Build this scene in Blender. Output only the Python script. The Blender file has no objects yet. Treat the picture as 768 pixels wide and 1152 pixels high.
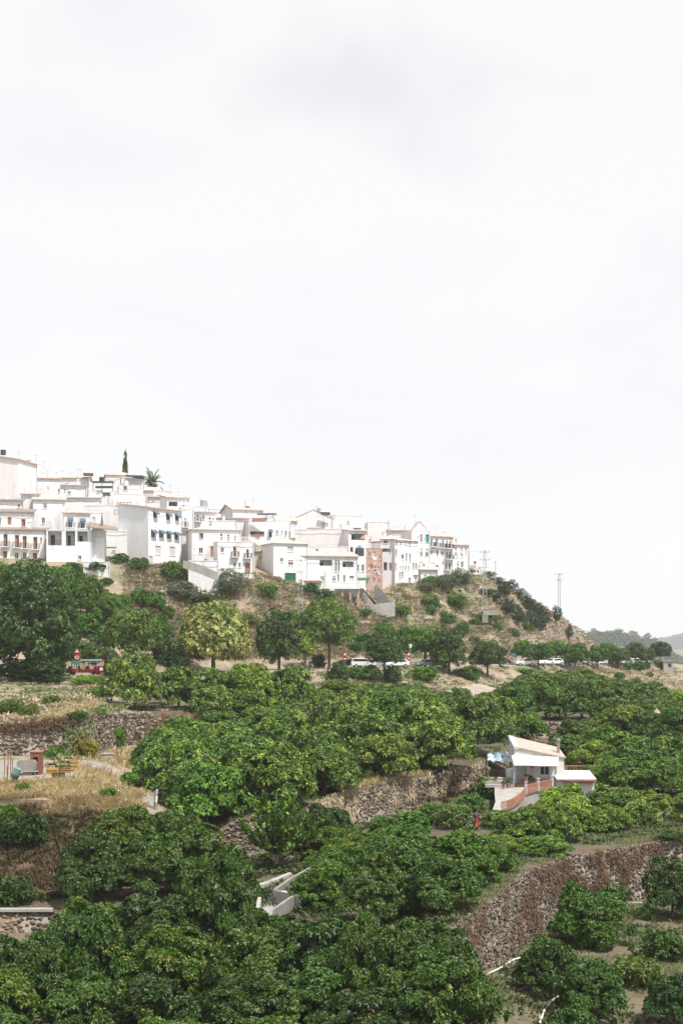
import bpy, math, random
import numpy as np
from mathutils import Vector, noise
random.seed(7); rng = np.random.default_rng(7)
sc = bpy.context.scene; COL = sc.collection
F = 1600.0; CX = 384.0; HY = 716.0; ZC = 40.0
R = math.radians
HAZE = .00011; EXPO = .42
def P(px, py, Y): return Vector(((px-CX)/F*Y, Y, ZC-(py-HY)/F*Y))
# ------------------------------------------------------------------ tagging
def tag(o, label=None, cat=None, group=None, kind=None):
    if label: o['label'] = label
    if cat: o['category'] = cat
    if group: o['group'] = group
    if kind: o['kind'] = kind
    return o
def empty(name, loc=(0,0,0), label=None, cat=None, group=None, rz=0):
    o = bpy.data.objects.new(name, None); COL.objects.link(o)
    o.location = loc; o.rotation_euler = (0,0,rz); o.empty_display_size = .3
    return tag(o, label, cat, group)
def copy_tree(o, parent=None):
    c = o.copy(); COL.objects.link(c)
    if parent: c.parent = parent
    for ch in list(o.children):
        if 'proto_child' in ch or True: copy_tree(ch, c)
    return c
# ------------------------------------------------------------------ materials
MATS = {}
def _n(nt, t, **k):
    n = nt.nodes.new(t)
    for a, v in k.items(): setattr(n, a, v)
    return n
def pm(name, c1, c2=None, scale=1.0, rough=.8, bump=0, bscale=None, spec=.3, detail=6, lo=.35, hi=.65,
       stretch=(1,1,1), objcol=False, island=0, metal=0, c3=None, c3scale=.3, c3lo=.55, c3hi=.7, vor=False):
    m = bpy.data.materials.new(name); m.use_nodes = True; nt = m.node_tree; L = nt.links
    b = nt.nodes['Principled BSDF']; b.inputs['Roughness'].default_value = rough
    b.inputs['Specular IOR Level'].default_value = spec; b.inputs['Metallic'].default_value = metal
    tc = _n(nt, 'ShaderNodeTexCoord'); mp = _n(nt, 'ShaderNodeMapping'); mp.inputs['Scale'].default_value = stretch
    L.new(tc.outputs['Object'], mp.inputs[0])
    no = _n(nt, 'ShaderNodeTexNoise'); no.inputs['Scale'].default_value = scale; no.inputs['Detail'].default_value = detail
    no.inputs['Roughness'].default_value = .6
    L.new(mp.outputs[0], no.inputs[0])
    rp = _n(nt, 'ShaderNodeValToRGB'); rp.color_ramp.elements[0].position = lo; rp.color_ramp.elements[1].position = hi
    rp.color_ramp.elements[0].color = (*c1, 1); rp.color_ramp.elements[1].color = (*(c2 or c1), 1)
    L.new(no.outputs['Fac'], rp.inputs[0]); out = rp.outputs[0]
    if c3:
        n2 = _n(nt, 'ShaderNodeTexNoise'); n2.inputs['Scale'].default_value = c3scale; n2.inputs['Detail'].default_value = 5
        L.new(mp.outputs[0], n2.inputs[0])
        mr = _n(nt, 'ShaderNodeMapRange'); mr.inputs['From Min'].default_value = c3lo; mr.inputs['From Max'].default_value = c3hi
        L.new(n2.outputs['Fac'], mr.inputs[0])
        mx = _n(nt, 'ShaderNodeMix', data_type='RGBA'); mx.inputs['B'].default_value = (*c3, 1)
        L.new(mr.outputs[0], mx.inputs['Factor']); L.new(out, mx.inputs['A']); out = mx.outputs['Result']
    if island:
        g = _n(nt, 'ShaderNodeNewGeometry'); mr = _n(nt, 'ShaderNodeMapRange')
        mr.inputs['To Min'].default_value = 1-island; mr.inputs['To Max'].default_value = 1+island
        L.new(g.outputs['Random Per Island'], mr.inputs[0])
        mx = _n(nt, 'ShaderNodeMix', data_type='RGBA', blend_type='MULTIPLY'); mx.inputs['Factor'].default_value = 1
        L.new(out, mx.inputs['A']); L.new(mr.outputs[0], mx.inputs['B']); out = mx.outputs['Result']
    if objcol:
        oi = _n(nt, 'ShaderNodeObjectInfo'); mx = _n(nt, 'ShaderNodeMix', data_type='RGBA', blend_type='MULTIPLY'); mx.inputs['Factor'].default_value = 1
        L.new(out, mx.inputs['A']); L.new(oi.outputs['Color'], mx.inputs['B']); out = mx.outputs['Result']
    L.new(out, b.inputs['Base Color'])
    if bump:
        if vor:
            bn = _n(nt, 'ShaderNodeTexVoronoi'); bn.inputs['Scale'].default_value = bscale or scale*3; L.new(mp.outputs[0], bn.inputs[0]); bo = bn.outputs['Distance']
        else:
            bn = _n(nt, 'ShaderNodeTexNoise'); bn.inputs['Scale'].default_value = bscale or scale*3; bn.inputs['Detail'].default_value = 8
            L.new(mp.outputs[0], bn.inputs[0]); bo = bn.outputs['Fac']
        bp = _n(nt, 'ShaderNodeBump'); bp.inputs['Strength'].default_value = 1; bp.inputs['Distance'].default_value = bump
        L.new(bo, bp.inputs['Height']); L.new(bp.outputs[0], b.inputs['Normal'])
    MATS[name] = m; return m
def leafmat(name, c1, c2, tip=None, tiplo=.62, tiphi=.72, tscale=.8, rough=.42, trans=.25, spec=.5):
    """leaf: colour varies by leaf and by clump; object colour tints the tree"""
    m = bpy.data.materials.new(name); m.use_nodes = True; nt = m.node_tree; L = nt.links
    b = nt.nodes['Principled BSDF']; b.inputs['Roughness'].default_value = rough; b.inputs['Specular IOR Level'].default_value = spec
    out = nt.nodes['Material Output']
    g = _n(nt, 'ShaderNodeNewGeometry'); tc = _n(nt, 'ShaderNodeTexCoord'); oi = _n(nt, 'ShaderNodeObjectInfo')
    no = _n(nt, 'ShaderNodeTexNoise', noise_dimensions='4D'); no.inputs['Scale'].default_value = tscale; no.inputs['Detail'].default_value = 3
    L.new(tc.outputs['Object'], no.inputs[0])
    mu = _n(nt, 'ShaderNodeMath', operation='MULTIPLY'); mu.inputs[1].default_value = 37; L.new(oi.outputs['Random'], mu.inputs[0]); L.new(mu.outputs[0], no.inputs['W'])
    ad = _n(nt, 'ShaderNodeMath', operation='MULTIPLY_ADD'); ad.inputs[1].default_value = .5; L.new(g.outputs['Random Per Island'], ad.inputs[0]); 
    hs = _n(nt, 'ShaderNodeMath', operation='MULTIPLY_ADD'); hs.inputs[1].default_value = 1.0; hs.inputs[2].default_value = -.25; L.new(no.outputs['Fac'], hs.inputs[0]); L.new(hs.outputs[0], ad.inputs[2])
    mx = _n(nt, 'ShaderNodeMix', data_type='RGBA'); mx.inputs['A'].default_value = (*c1,1); mx.inputs['B'].default_value = (*c2,1)
    L.new(ad.outputs[0], mx.inputs['Factor']); col = mx.outputs['Result']
    if tip:
        mr = _n(nt, 'ShaderNodeMapRange'); mr.inputs['From Min'].default_value = tiplo; mr.inputs['From Max'].default_value = tiphi
        n2 = _n(nt, 'ShaderNodeTexNoise', noise_dimensions='4D'); n2.inputs['Scale'].default_value = tscale*2.2; n2.inputs['Detail'].default_value = 2
        L.new(tc.outputs['Object'], n2.inputs[0]); L.new(mu.outputs[0], n2.inputs['W']); L.new(n2.outputs['Fac'], mr.inputs[0])
        m2 = _n(nt, 'ShaderNodeMix', data_type='RGBA'); m2.inputs['B'].default_value = (*tip,1)
        L.new(mr.outputs[0], m2.inputs['Factor']); L.new(col, m2.inputs['A']); col = m2.outputs['Result']
    mm = _n(nt, 'ShaderNodeMix', data_type='RGBA', blend_type='MULTIPLY'); mm.inputs['Factor'].default_value = 1
    L.new(col, mm.inputs['A']); L.new(oi.outputs['Color'], mm.inputs['B']); col = mm.outputs['Result']
    L.new(col, b.inputs['Base Color'])
    tr = _n(nt, 'ShaderNodeBsdfTranslucent'); L.new(col, tr.inputs['Color'])
    ms = _n(nt, 'ShaderNodeMixShader'); ms.inputs[0].default_value = trans
    L.new(b.outputs[0], ms.inputs[1]); L.new(tr.outputs[0], ms.inputs[2]); L.new(ms.outputs[0], out.inputs['Surface'])
    MATS[name] = m; return m
pm('plaster', (.74,.735,.74), (.68,.675,.675), 0.5, .9, .01, 6, stretch=(1,1,.28), c3=(.43,.42,.40), c3scale=.7, c3lo=.54, c3hi=.85)
pm('plaster_warm', (.74,.72,.71), (.68,.655,.64), 0.5, .9, .01, 6, stretch=(1,1,.28), c3=(.45,.42,.39), c3scale=.7, c3lo=.54, c3hi=.85)
pm('plaster_beige', (.56,.50,.42), (.42,.37,.31), 0.9, .95, .03, 4, c3=(.3,.27,.23), c3scale=.7)
pm('farm_plaster', (.68,.67,.64), (.56,.55,.52), 0.8, .9, .01, 9, stretch=(1,1,.3), c3=(.45,.42,.38), c3scale=.9, c3lo=.6, c3hi=.8)
pm('brick', (.40,.22,.17), (.52,.36,.30), 2.5, .9, .03, 9, stretch=(1,1,2.5), c3=(.6,.55,.5), c3scale=.7)
pm('tile', (.46,.33,.28), (.58,.46,.40), 2.2, .85, .05, 5, stretch=(3,3,1), c3=(.46,.36,.31), c3scale=.8, c3lo=.5, c3hi=.75)
pm('old_tile', (.20,.15,.12), (.34,.27,.23), 2.2, .9, .08, 5, stretch=(3,3,1), c3=(.2,.17,.15), c3scale=1.2, c3lo=.5, c3hi=.7)
pm('farm_tile', (.34,.265,.22), (.46,.38,.325), 3.5, .85, .05, 6, stretch=(3,.8,1), c3=(.46,.38,.34), c3scale=1.1)
pm('terracotta', (.30,.135,.09), (.40,.21,.15), 4, .85, .01)
pm('brown_wood', (.30,.13,.07), (.40,.19,.10), 3, .6)
pm('red_brown', (.26,.15,.12), (.34,.2,.16), 3, .7)
pm('green_paint', (.01,.10,.05), (.015,.14,.075), 2, .5)
pm('dark_teal', (.03,.055,.055), (.05,.08,.08), 2, .6)
pm('teal_cloth', (.02,.22,.22), (.03,.3,.29), 2, .8)
pm('blue_cloth', (.075,.13,.18), (.11,.18,.24), 2, .9)
pm('shutter', (.55,.54,.52), (.48,.47,.45), 3, .7, .02, 30, stretch=(.1,.1,4))
pm('white_frame', (.72,.72,.72), None, 1, .5)
pm('iron', (.04,.045,.05), (.07,.07,.075), 5, .6)
pm('galvanised', (.42,.43,.44), (.34,.35,.35), 3, .55, metal=.3)
pm('concrete', (.28,.265,.24), (.21,.195,.175), 1.1, .92, .02, 6, c3=(.24,.22,.2), c3scale=.9)
pm('pale_concrete', (.38,.365,.34), (.29,.275,.25), .8, .92, .01, 7, c3=(.36,.34,.3), c3scale=1.1)
pm('white_sheet', (.54,.535,.52), (.43,.42,.40), .9, .7, .02, 2)
pm('asphalt', (.30,.29,.275), (.24,.235,.225), .5, .9, .01, 20, c3=(.36,.34,.31), c3scale=.2)
pm('paint_white', (.75,.75,.73), (.6,.6,.58), 3, .6)
pm('stone', (.085,.068,.052), (.22,.19,.15), 1.4, .95, .03, 8, island=.6, c3=(.105,.08,.06), c3scale=.35, c3lo=.48, c3hi=.62)
pm('bark', (.10,.075,.055), (.17,.135,.105), 5, .95, .03, 14, stretch=(1,1,.3))
pm('pale_bark', (.22,.19,.15), (.32,.28,.23), 5, .95, .03, 14, stretch=(1,1,.3))
pm('roof_sheet', (.25,.21,.175), (.34,.295,.25), .6, .9, .02, 5, c3=(.24,.2,.165), c3scale=.5)
pm('tyre', (.02,.02,.02), None, 2, .9); pm('rim', (.5,.5,.5), None, 2, .4, metal=.6)
pm('skin', (.42,.26,.19), (.36,.21,.15), 4, .6); pm('hair', (.03,.02,.015), None, 3, .7)
pm('cloth', (.8,.8,.8), (.65,.65,.65), 5, .9, objcol=True)
pm('carpaint', (.85,.85,.85), None, 1, .25, spec=.6, objcol=True)
pm('red_paint', (.20,.018,.018), (.15,.012,.012), 2, .45); pm('cream_paint', (.60,.68,.66), None, 2, .5); pm('teal_paint', (.03,.2,.2), None, 2, .5)
pm('sign_red', (.36,.03,.03), None, 2, .5); pm('sign_teal', (.03,.25,.25), None, 2, .5)
pm('yellow_ply', (.42,.27,.08), (.25,.16,.06), 2, .8); pm('rust', (.15,.065,.045), (.24,.11,.07), 4, .9, .01)
pm('machine_green', (.14,.26,.21), (.1,.2,.16), 3, .7)
pm('blue_tarp', (.15,.29,.37), (.65,.68,.7), .9, .6, lo=.47, hi=.53); 
pm('hose', (.62,.6,.55), (.5,.48,.43), 3, .6)
pm('marine_plastic', (.72,.72,.7), None, 2, .5)
# ground
pm('dry_bank', (.21,.16,.115), (.34,.28,.205), .9, .98, .15, 2.2, c3=(.15,.15,.085), c3scale=.25, c3lo=.48, c3hi=.62)
pm('orchard_soil', (.075,.054,.037), (.145,.112,.08), 1.6, .98, .1, 5, c3=(.085,.09,.045), c3scale=.5, c3lo=.48, c3hi=.62)
pm('grass_soil', (.12,.095,.06), (.19,.16,.105), .9, .98, .08, 3, c3=(.095,.09,.052), c3scale=.9, c3lo=.46, c3hi=.6)
pm('rock', (.17,.145,.12), (.31,.275,.24), .5, .95, .35, 1.1, c3=(.20,.125,.075), c3scale=.25, c3lo=.5, c3hi=.62)
pm('dark_bank', (.075,.05,.033), (.14,.10,.065), .9, .98, .1, 3, c3=(.05,.065,.025), c3scale=.5)
pm('far_ground', (.09,.11,.06), (.17,.16,.10), .02, 1)
def glassmat():
    m = bpy.data.materials.new('window_glass'); m.use_nodes = True; b = m.node_tree.nodes['Principled BSDF']
    b.inputs['Base Color'].default_value = (.035,.04,.045,1); b.inputs['Roughness'].default_value = .3; b.inputs['Specular IOR Level'].default_value = .25; MATS['glass'] = m
glassmat()
# ------------------------------------------------------------------ mesh builder
class MB:
    def __init__(s): s.v = []; s.f = []
    def add(s, vs, fs):
        n = len(s.v); s.v += [tuple(v) for v in vs]; s.f += [tuple(n+i for i in f) for f in fs]; return s
    def quad(s, a, b, c, d): return s.add([a,b,c,d], [(0,1,2,3)])
    def box(s, c, size, rz=0, rx=0):
        hx, hy, hz = size[0]/2, size[1]/2, size[2]/2; vs = []
        for x,y,z in ((-1,-1,-1),(1,-1,-1),(1,1,-1),(-1,1,-1),(-1,-1,1),(1,-1,1),(1,1,1),(-1,1,1)):
            X,Y,Z = x*hx, y*hy, z*hz
            if rx: Y,Z = Y*math.cos(rx)-Z*math.sin(rx), Y*math.sin(rx)+Z*math.cos(rx)
            X,Y = X*math.cos(rz)-Y*math.sin(rz), X*math.sin(rz)+Y*math.cos(rz)
            vs.append((c[0]+X, c[1]+Y, c[2]+Z))
        return s.add(vs, [(0,3,2,1),(4,5,6,7),(0,1,5,4),(1,2,6,5),(2,3,7,6),(3,0,4,7)])
    def hexa(s, p):   # 8 points: bottom 4 ccw, top 4 ccw
        return s.add(p, [(0,3,2,1),(4,5,6,7),(0,1,5,4),(1,2,6,5),(2,3,7,6),(3,0,4,7)])
    def tube(s, a, b, r0, r1=None, n=6, caps=True):
        a = Vector(a); b = Vector(b); r1 = r0 if r1 is None else r1; d = (b-a)
        if d.length < 1e-6: return s
        d.normalize(); u = d.cross(Vector((0,0,1)))
        if u.length < .01: u = Vector((1,0,0))
        u.normalize(); w = d.cross(u); vs = []
        for k in range(n):
            t = 2*math.pi*k/n; o = u*math.cos(t)+w*math.sin(t); vs.append(a+o*r0)
        for k in range(n):
            t = 2*math.pi*k/n; o = u*math.cos(t)+w*math.sin(t); vs.append(b+o*r1)
        fs = [(k,(k+1)%n,n+(k+1)%n,n+k) for k in range(n)]
        if caps: fs += [tuple(range(n-1,-1,-1)), tuple(range(n,2*n))]
        return s.add(vs, fs)
    def path(s, pts, r, n=6):
        for i in range(len(pts)-1): s.tube(pts[i], pts[i+1], r[i] if isinstance(r,list) else r, r[i+1] if isinstance(r,list) else r, n)
        return s
    def prism(s, poly, y0, y1):   # poly in xz, extruded along y
        n = len(poly); vs = [(x,y0,z) for x,z in poly]+[(x,y1,z) for x,z in poly]
        return s.add(vs, [tuple(range(n)), tuple(range(2*n-1,n-1,-1))]+[(k,n+k,n+(k+1)%n,(k+1)%n) for k in range(n)])
    def build(s, name, mat, parent=None, org=(0,0,0), smooth=False, color=None):
        me = bpy.data.meshes.new(name); o3 = Vector(org)
        me.from_pydata([tuple(Vector(v)-o3) for v in s.v], [], s.f); me.update()
        o = bpy.data.objects.new(name, me); COL.objects.link(o)
        me.materials.append(MATS[mat] if isinstance(mat, str) else mat)
        if smooth: me.shade_smooth()
        if parent: o.parent = parent
        if color: o.color = (*color, 1)
        return o
def npmesh(name, verts, faces, mat, parent=None, loc=None):
    me = bpy.data.meshes.new(name); nv = len(verts); nf, k = faces.shape
    me.vertices.add(nv); me.vertices.foreach_set('co', verts.astype(np.float32).ravel())
    me.loops.add(nf*k); me.loops.foreach_set('vertex_index', faces.astype(np.int32).ravel())
    me.polygons.add(nf); me.polygons.foreach_set('loop_start', np.arange(0, nf*k, k, dtype=np.int32))
    me.update(calc_edges=True); me.materials.append(MATS[mat])
    o = bpy.data.objects.new(name, me); COL.objects.link(o)
    if parent: o.parent = parent
    if loc is not None: o.location = loc
    return o
# ------------------------------------------------------------------ terrain: contour lines px -> (Y, z relative to the eye)
LN = []
def line(name, pts, amp=0, mat='orchard_soil', rows=2):  # amp/mat/rows of the strip that STARTS here
    LN.append(dict(name=name, pts=sorted(pts.items()), amp=amp, mat=mat, rows=rows))
def lval(ln, px):
    p = ln['pts']
    if px <= p[0][0]: return p[0][1]
    if px >= p[-1][0]: return p[-1][1]
    for i in range(len(p)-1):
        if px <= p[i+1][0]:
            t = (px-p[i][0])/(p[i+1][0]-p[i][0]); a, b = p[i][1], p[i+1][1]
            return (a[0]+(b[0]-a[0])*t, a[1]+(b[1]-a[1])*t)
line('near', {0:(3,-1.8)}, .0, 'dark_bank', 6)
line('near_foot', {0:(30,-21)}, .3, 'orchard_soil', 6)
line('low', {0:(62,-26),500:(62,-25.5),768:(62,-25.5)}, .3, 'orchard_soil', 14)
line('low_b', {0:(88,-23.3),300:(84,-23.5),450:(76,-22.6),508:(78,-21.4),600:(88,-22.3),768:(90,-22.5)}, .25, 'grass_soil', 10)
line('w1_bot', {-400:(102.4,-21.3),0:(102.4,-21.3),60:(102.4,-21.3),200:(103.4,-22),300:(99.4,-22.4),400:(87.4,-22.2),508:(84.4,-20.4),560:(94.3,-21.8),585:(103.3,-22.7),632:(111.3,-22),741:(121.3,-22.1),1170:(130,-22)}, 0, 'rock', 1)
line('w1_top', {-400:(103,-20),0:(103,-20),60:(103,-20),200:(104,-19.6),300:(100,-19),400:(88,-18.8),508:(85,-17.4),560:(95,-17.4),585:(104,-17.4),632:(112,-17.5),741:(122,-17.6),1170:(131,-17.5)}, .05, 'orchard_soil', 8)
line('w2_bot', {-400:(106,-19.8),0:(106,-19.8),150:(112,-19.5),220:(118,-19),300:(122,-18.6),380:(131,-17.7),431:(136,-17.4),509:(150,-17.3),560:(158,-17.3),640:(165,-17.4),1170:(170,-17.6)}, .05, 'dark_bank', 8)
line('w2_top', {-400:(119,-13.6),0:(119,-13.6),120:(119,-13.8),160:(119.3,-14.8),200:(119.6,-16.2),220:(119.7,-16.8),245:(120.5,-16.6),270:(122,-15.7),300:(124,-15.7),359:(129.5,-15.2),417:(136.8,-14.4),480:(144,-14.3),540:(152,-13.8),580:(160,-15.3),620:(166,-16.8),700:(169,-16.7),768:(169.5,-16.9),1170:(171,-17)}, .12, 'dry_bank', 10)
line('w3_bot', {-400:(149,-12.5),0:(149,-12.5),100:(149,-12.5),120:(160,-12.9),150:(175,-13.3),200:(180,-13.4),240:(182,-13),300:(185,-12),450:(190,-11.3),560:(191,-12.2),600:(200,-14.3),655:(200,-14),731:(178,-15.8),768:(172,-16.2),1170:(172,-16.2)}, .1, 'rock', 3)
line('w3_top', {-400:(150,-9.3),0:(150,-9.3),100:(150.6,-8.6),120:(162,-8.9),150:(177,-9.5),200:(182,-9.7),240:(184,-10),300:(187,-11.5),450:(191,-11.1),560:(192,-11.8),600:(201,-12),655:(201,-12.2),731:(179.5,-14),768:(173.5,-14.4),1170:(174,-14.4)}, .25, 'dry_bank', 10)
line('bank', {-400:(195,-7.3),0:(195,-7.2),100:(200,-7.4),150:(208,-8.5),250:(222,-8.8),360:(232,-8.8),450:(240,-9),520:(250,-9.2),600:(285,-8.8),680:(325,-9.3),740:(340,-12.5),768:(330,-14),1170:(380,-22)}, .2, 'dry_bank', 5)
RC = {-400:(210,-5.9),0:(217,-5.9),100:(222,-6.0),200:(230,-5.8),400:(252,-5.5),500:(272,-5.8),600:(302,-6.1),640:(322,-6.4),740:(388,-7.5),768:(410,-9),1170:(700,-22)}
line('road_a', {k:(v[0]-5,v[1]) for k,v in RC.items()}, 0, 'dry_bank', 2)
line('road_b', {k:(v[0]+5,v[1]) for k,v in RC.items()}, .1, 'dry_bank', 2)
line('foot', {k:(v[0]+8,v[1]+.6) for k,v in RC.items()}, .7, 'dry_bank', 10)
line('ledge_a', {-400:(235,-1),0:(236,0),150:(246,2),300:(263,3),400:(277,2.2),560:(312,2),600:(335,0.8),650:(376,-3),700:(410,-6.8),768:(460,-12),1170:(800,-26)}, .1, 'dry_bank', 1)
line('ledge_b', {-400:(237,-1),0:(238,0),150:(248,2),300:(265,3.1),400:(279,2.3),560:(314,2.1),600:(337,1),650:(379,-3),700:(413,-6.8),768:(464,-12),1170:(805,-26)}, .6, 'dry_bank', 12)
line('town', {-400:(256,12.9),0:(256,12.9),100:(258,12.9),180:(263,12.6),215:(266,12),285:(268,11.6),325:(277,10.2),365:(280,8),400:(284,7.8),425:(296,7.6),450:(304,10.6),480:(312,12),520:(322,13.6),545:(330,14),580:(345,10.5),620:(366,6.2),655:(394,1),680:(420,-5),768:(500,-12),1170:(850,-27)}, .2, 'dry_bank', 6)
line('town_b', {-400:(300,24),0:(300,24),150:(305,24),250:(310,19),350:(325,17.5),450:(340,16),520:(350,14.2),560:(356,12.5),580:(370,9.5),620:(390,5.5),655:(415,0),680:(450,-8),768:(540,-16),1170:(900,-30)}, .6, 'dry_bank', 8)
line('behind', {-400:(420,10),400:(420,6),560:(430,-6),620:(450,-16),680:(500,-22),768:(600,-30),1170:(960,-36)}, 1, 'far_ground', 4)
line('plain', {0:(1000,-40)}, 0, 'far_ground', 4)
line('far', {0:(9500,-60)}, 0, 'far_ground', 1)
def hz(x, y, a): return a*(noise.noise(Vector((x*.11, y*.11, 3)))*1.6 + noise.noise(Vector((x*.45, y*.45, 9)))*.6) if a else 0
def H(x, y):
    """ground height (world z) at world x, y"""
    px = CX + x/y*F; prev = None
    for ln in LN:
        c = lval(ln, px)
        if prev and y <= c[0]:
            t = max(0, (y-prev[0])/max(1e-6, c[0]-prev[0])); w = min(1, 4*t, 4*(1-t))
            return ZC + prev[1] + (c[1]-prev[1])*t + hz(x, y, pa*w)
        prev = c; pa = ln['amp']
    return ZC + prev[1]
def G(px, Y): x = (px-CX)/F*Y; return Vector((x, Y, H(x, Y)))
def Yrow(name1, name2, t, px):
    a = lval(next(l for l in LN if l['name']==name1), px); b = lval(next(l for l in LN if l['name']==name2), px)
    return a[0]+(b[0]-a[0])*t
def build_terrain():
    cols = list(range(-400, -20, 20)) + list(range(-20, 800, 5)) + list(range(800, 1180, 20)); vs = []; fs = []; mi = []; mats = []
    rows = []
    for i in range(len(LN)-1):
        for k in range(LN[i]['rows']): rows.append((i, k/LN[i]['rows']))
    rows.append((len(LN)-2, 1.0))
    for (i, t) in rows:
        for px in cols:
            a = lval(LN[i], px); b = lval(LN[i+1], px); y = a[0]+(b[0]-a[0])*t; x = (px-CX)/F*y
            vs.append((x, y, ZC+a[1]+(b[1]-a[1])*t + hz(x, y, LN[i]['amp']*min(1, 4*t, 4*(1-t)))))
    nc = len(cols)
    for r in range(len(rows)-1):
        m = LN[rows[r][0]]['mat']
        for c in range(nc-1):
            q = m; px = cols[c]; ln = LN[rows[r][0]]['name']
            if ln == 'foot' and 555 < px < 690: q = 'rock'
            if ln == 'ledge_b' and 600 < px < 670: q = 'rock'
            if ln == 'w3_bot' and px > 140 and px < 260: q = 'dark_bank'
            if ln == 'w2_top' and px > 185 : q = 'orchard_soil'
            if ln == 'w3_top' and px > 150: q = 'orchard_soil'
            if ln == 'w2_bot' and px > 330: q = 'dry_bank'
            if ln == 'low' and px > 500: q = 'grass_soil'
            if q not in mats: mats.append(q)
            fs.append((r*nc+c, r*nc+c+1, (r+1)*nc+c+1, (r+1)*nc+c)); mi.append(mats.index(q))
    # sheet behind the eye
    me = bpy.data.meshes.new('ground'); me.from_pydata(vs, [], fs)
    for q in mats: me.materials.append(MATS[q])
    me.polygons.foreach_set('material_index', mi); me.shade_smooth(); me.update()
    o = bpy.data.objects.new('ground', me); COL.objects.link(o); tag(o, kind='structure')
build_terrain()
def ribbon(name, l1, l2, mat, lift, px0, px1, t0=0, t1=1, step=5):
    mb = MB(); A = next(l for l in LN if l['name']==l1); B = next(l for l in LN if l['name']==l2); pp = []
    for px in range(px0, px1+1, step):
        a = lval(A, px); b = lval(B, px); row = []
        for t in (t0, t1):
            y = a[0]+(b[0]-a[0])*t; row.append(((px-CX)/F*y, y, ZC+a[1]+(b[1]-a[1])*t+lift))
        pp.append(row)
    for i in range(len(pp)-1): mb.quad(pp[i][0], pp[i+1][0], pp[i+1][1], pp[i][1])
    return mb.build(name, mat)
tag(ribbon('road', 'road_a', 'road_b', 'asphalt', .012, -400, 1170), kind='structure')
tag(ribbon('road_marking', 'road_a', 'road_b', 'paint_white', .018, -100, 760, .49, .51), kind='structure')
# ------------------------------------------------------------------ foliage
leafmat('leaf_orchard', (.014,.044,.006), (.150,.258,.040), tip=(.31,.42,.06), tiplo=.52, tiphi=.70, rough=.42, spec=.35, trans=.15)
leafmat('leaf_near', (.007,.026,.003), (.096,.190,.024), tip=(.34,.25,.06), tiplo=.60, tiphi=.78, tscale=1.0, rough=.38, spec=.38, trans=.15)
leafmat('leaf_fine', (.034,.072,.014), (.16,.255,.055), tip=(.26,.31,.10), tiplo=.6, tiphi=.8, rough=.5, spec=.4)
leafmat('leaf_olive', (.10,.13,.075), (.24,.28,.18), rough=.55, spec=.35)
leafmat('leaf_flower', (.04,.10,.012), (.15,.25,.03), tip=(.50,.49,.17), tiplo=.45, tiphi=.55, tscale=.55, rough=.5)
leafmat('leaf_dark', (.010,.034,.005), (.078,.155,.024), tip=(.22,.28,.05), tiplo=.54, tiphi=.75, tscale=.5, rough=.45)
leafmat('leaf_pine', (.035,.065,.035), (.09,.13,.07), rough=.6, spec=.3)
leafmat('straw', (.42,.33,.17), (.66,.55,.31), rough=.8, spec=.2, trans=.3)
leafmat('straw_brown', (.34,.265,.185), (.60,.51,.37), rough=.85, spec=.1, trans=.2)
leafmat('undergrowth_leaf', (.03,.05,.015), (.12,.16,.05), rough=.6, spec=.25)
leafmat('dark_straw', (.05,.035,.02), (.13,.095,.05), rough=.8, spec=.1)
leafmat('weed', (.12,.15,.06), (.30,.33,.15), rough=.6, spec=.3, trans=.3)
def unit(v): return v/np.maximum(1e-9, np.linalg.norm(v, axis=1, keepdims=True))
def leaves(base, dirs, L, W, fold=.2, upv=None):
    """folded diamond leaves: base points, directions, lengths and widths -> verts, faces"""
    n = len(base); d = unit(dirs); up = (np.tile([0,0,1.], (n,1)) if upv is None else upv) + rng.normal(0,.35,(n,3))
    s = unit(np.cross(d, up)); nn = np.cross(s, d); L = np.broadcast_to(L, (n,))[:,None]; W = np.broadcast_to(W, (n,))[:,None]
    tip = base + d*L - np.array([0,0,1.])*L*.18
    m = base + d*L*.5
    v = np.stack([base, m + s*W*.5 + nn*W*fold, tip, m - s*W*.5 + nn*W*fold], 1).reshape(-1,3)
    i = np.arange(n)[:,None]*4
    f = np.concatenate([i+np.array([[0,1,2]]), i+np.array([[0,2,3]])], 1).reshape(-1,3)
    return v, f
def sample_lobes(lobes, n, lowcut=-.5, inner=.18, gap=.0, seed=0):
    lo = np.array(lobes, float); area = lo[:,3]*lo[:,5]+lo[:,3]*lo[:,4]; out = []; nor = []; tot = 0
    r = np.random.default_rng(seed+11)
    while tot < n:
        m = n*2; k = r.choice(len(lo), m, p=area/area.sum()); d = unit(r.normal(size=(m,3)))
        keep = d[:,2] > lowcut; k = k[keep]; d = d[keep]; m = len(k)
        rad = np.where(r.random(m) < inner, r.uniform(.45,.85,m), r.uniform(.86,1.08,m))
        p = lo[k,:3] + d*lo[k,3:6]*rad[:,None]
        q = ((p[:,None,:]-lo[None,:,:3])/lo[None,:,3:6]); q = np.sqrt((q**2).sum(2)); q[np.arange(m),k] = 9
        keep = q.min(1) > .78
        if gap:
            g = np.array([noise.noise(Vector((a*1.1+seed*7, b*1.1, c*1.3))) for a,b,c in p]); keep &= g > -(1-gap)*.45
        p = p[keep]; nr = unit(d[keep]/lo[k[keep],3:6]); out.append(p); nor.append(nr); tot += len(p)
    return np.concatenate(out)[:n], np.concatenate(nor)[:n]
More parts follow.
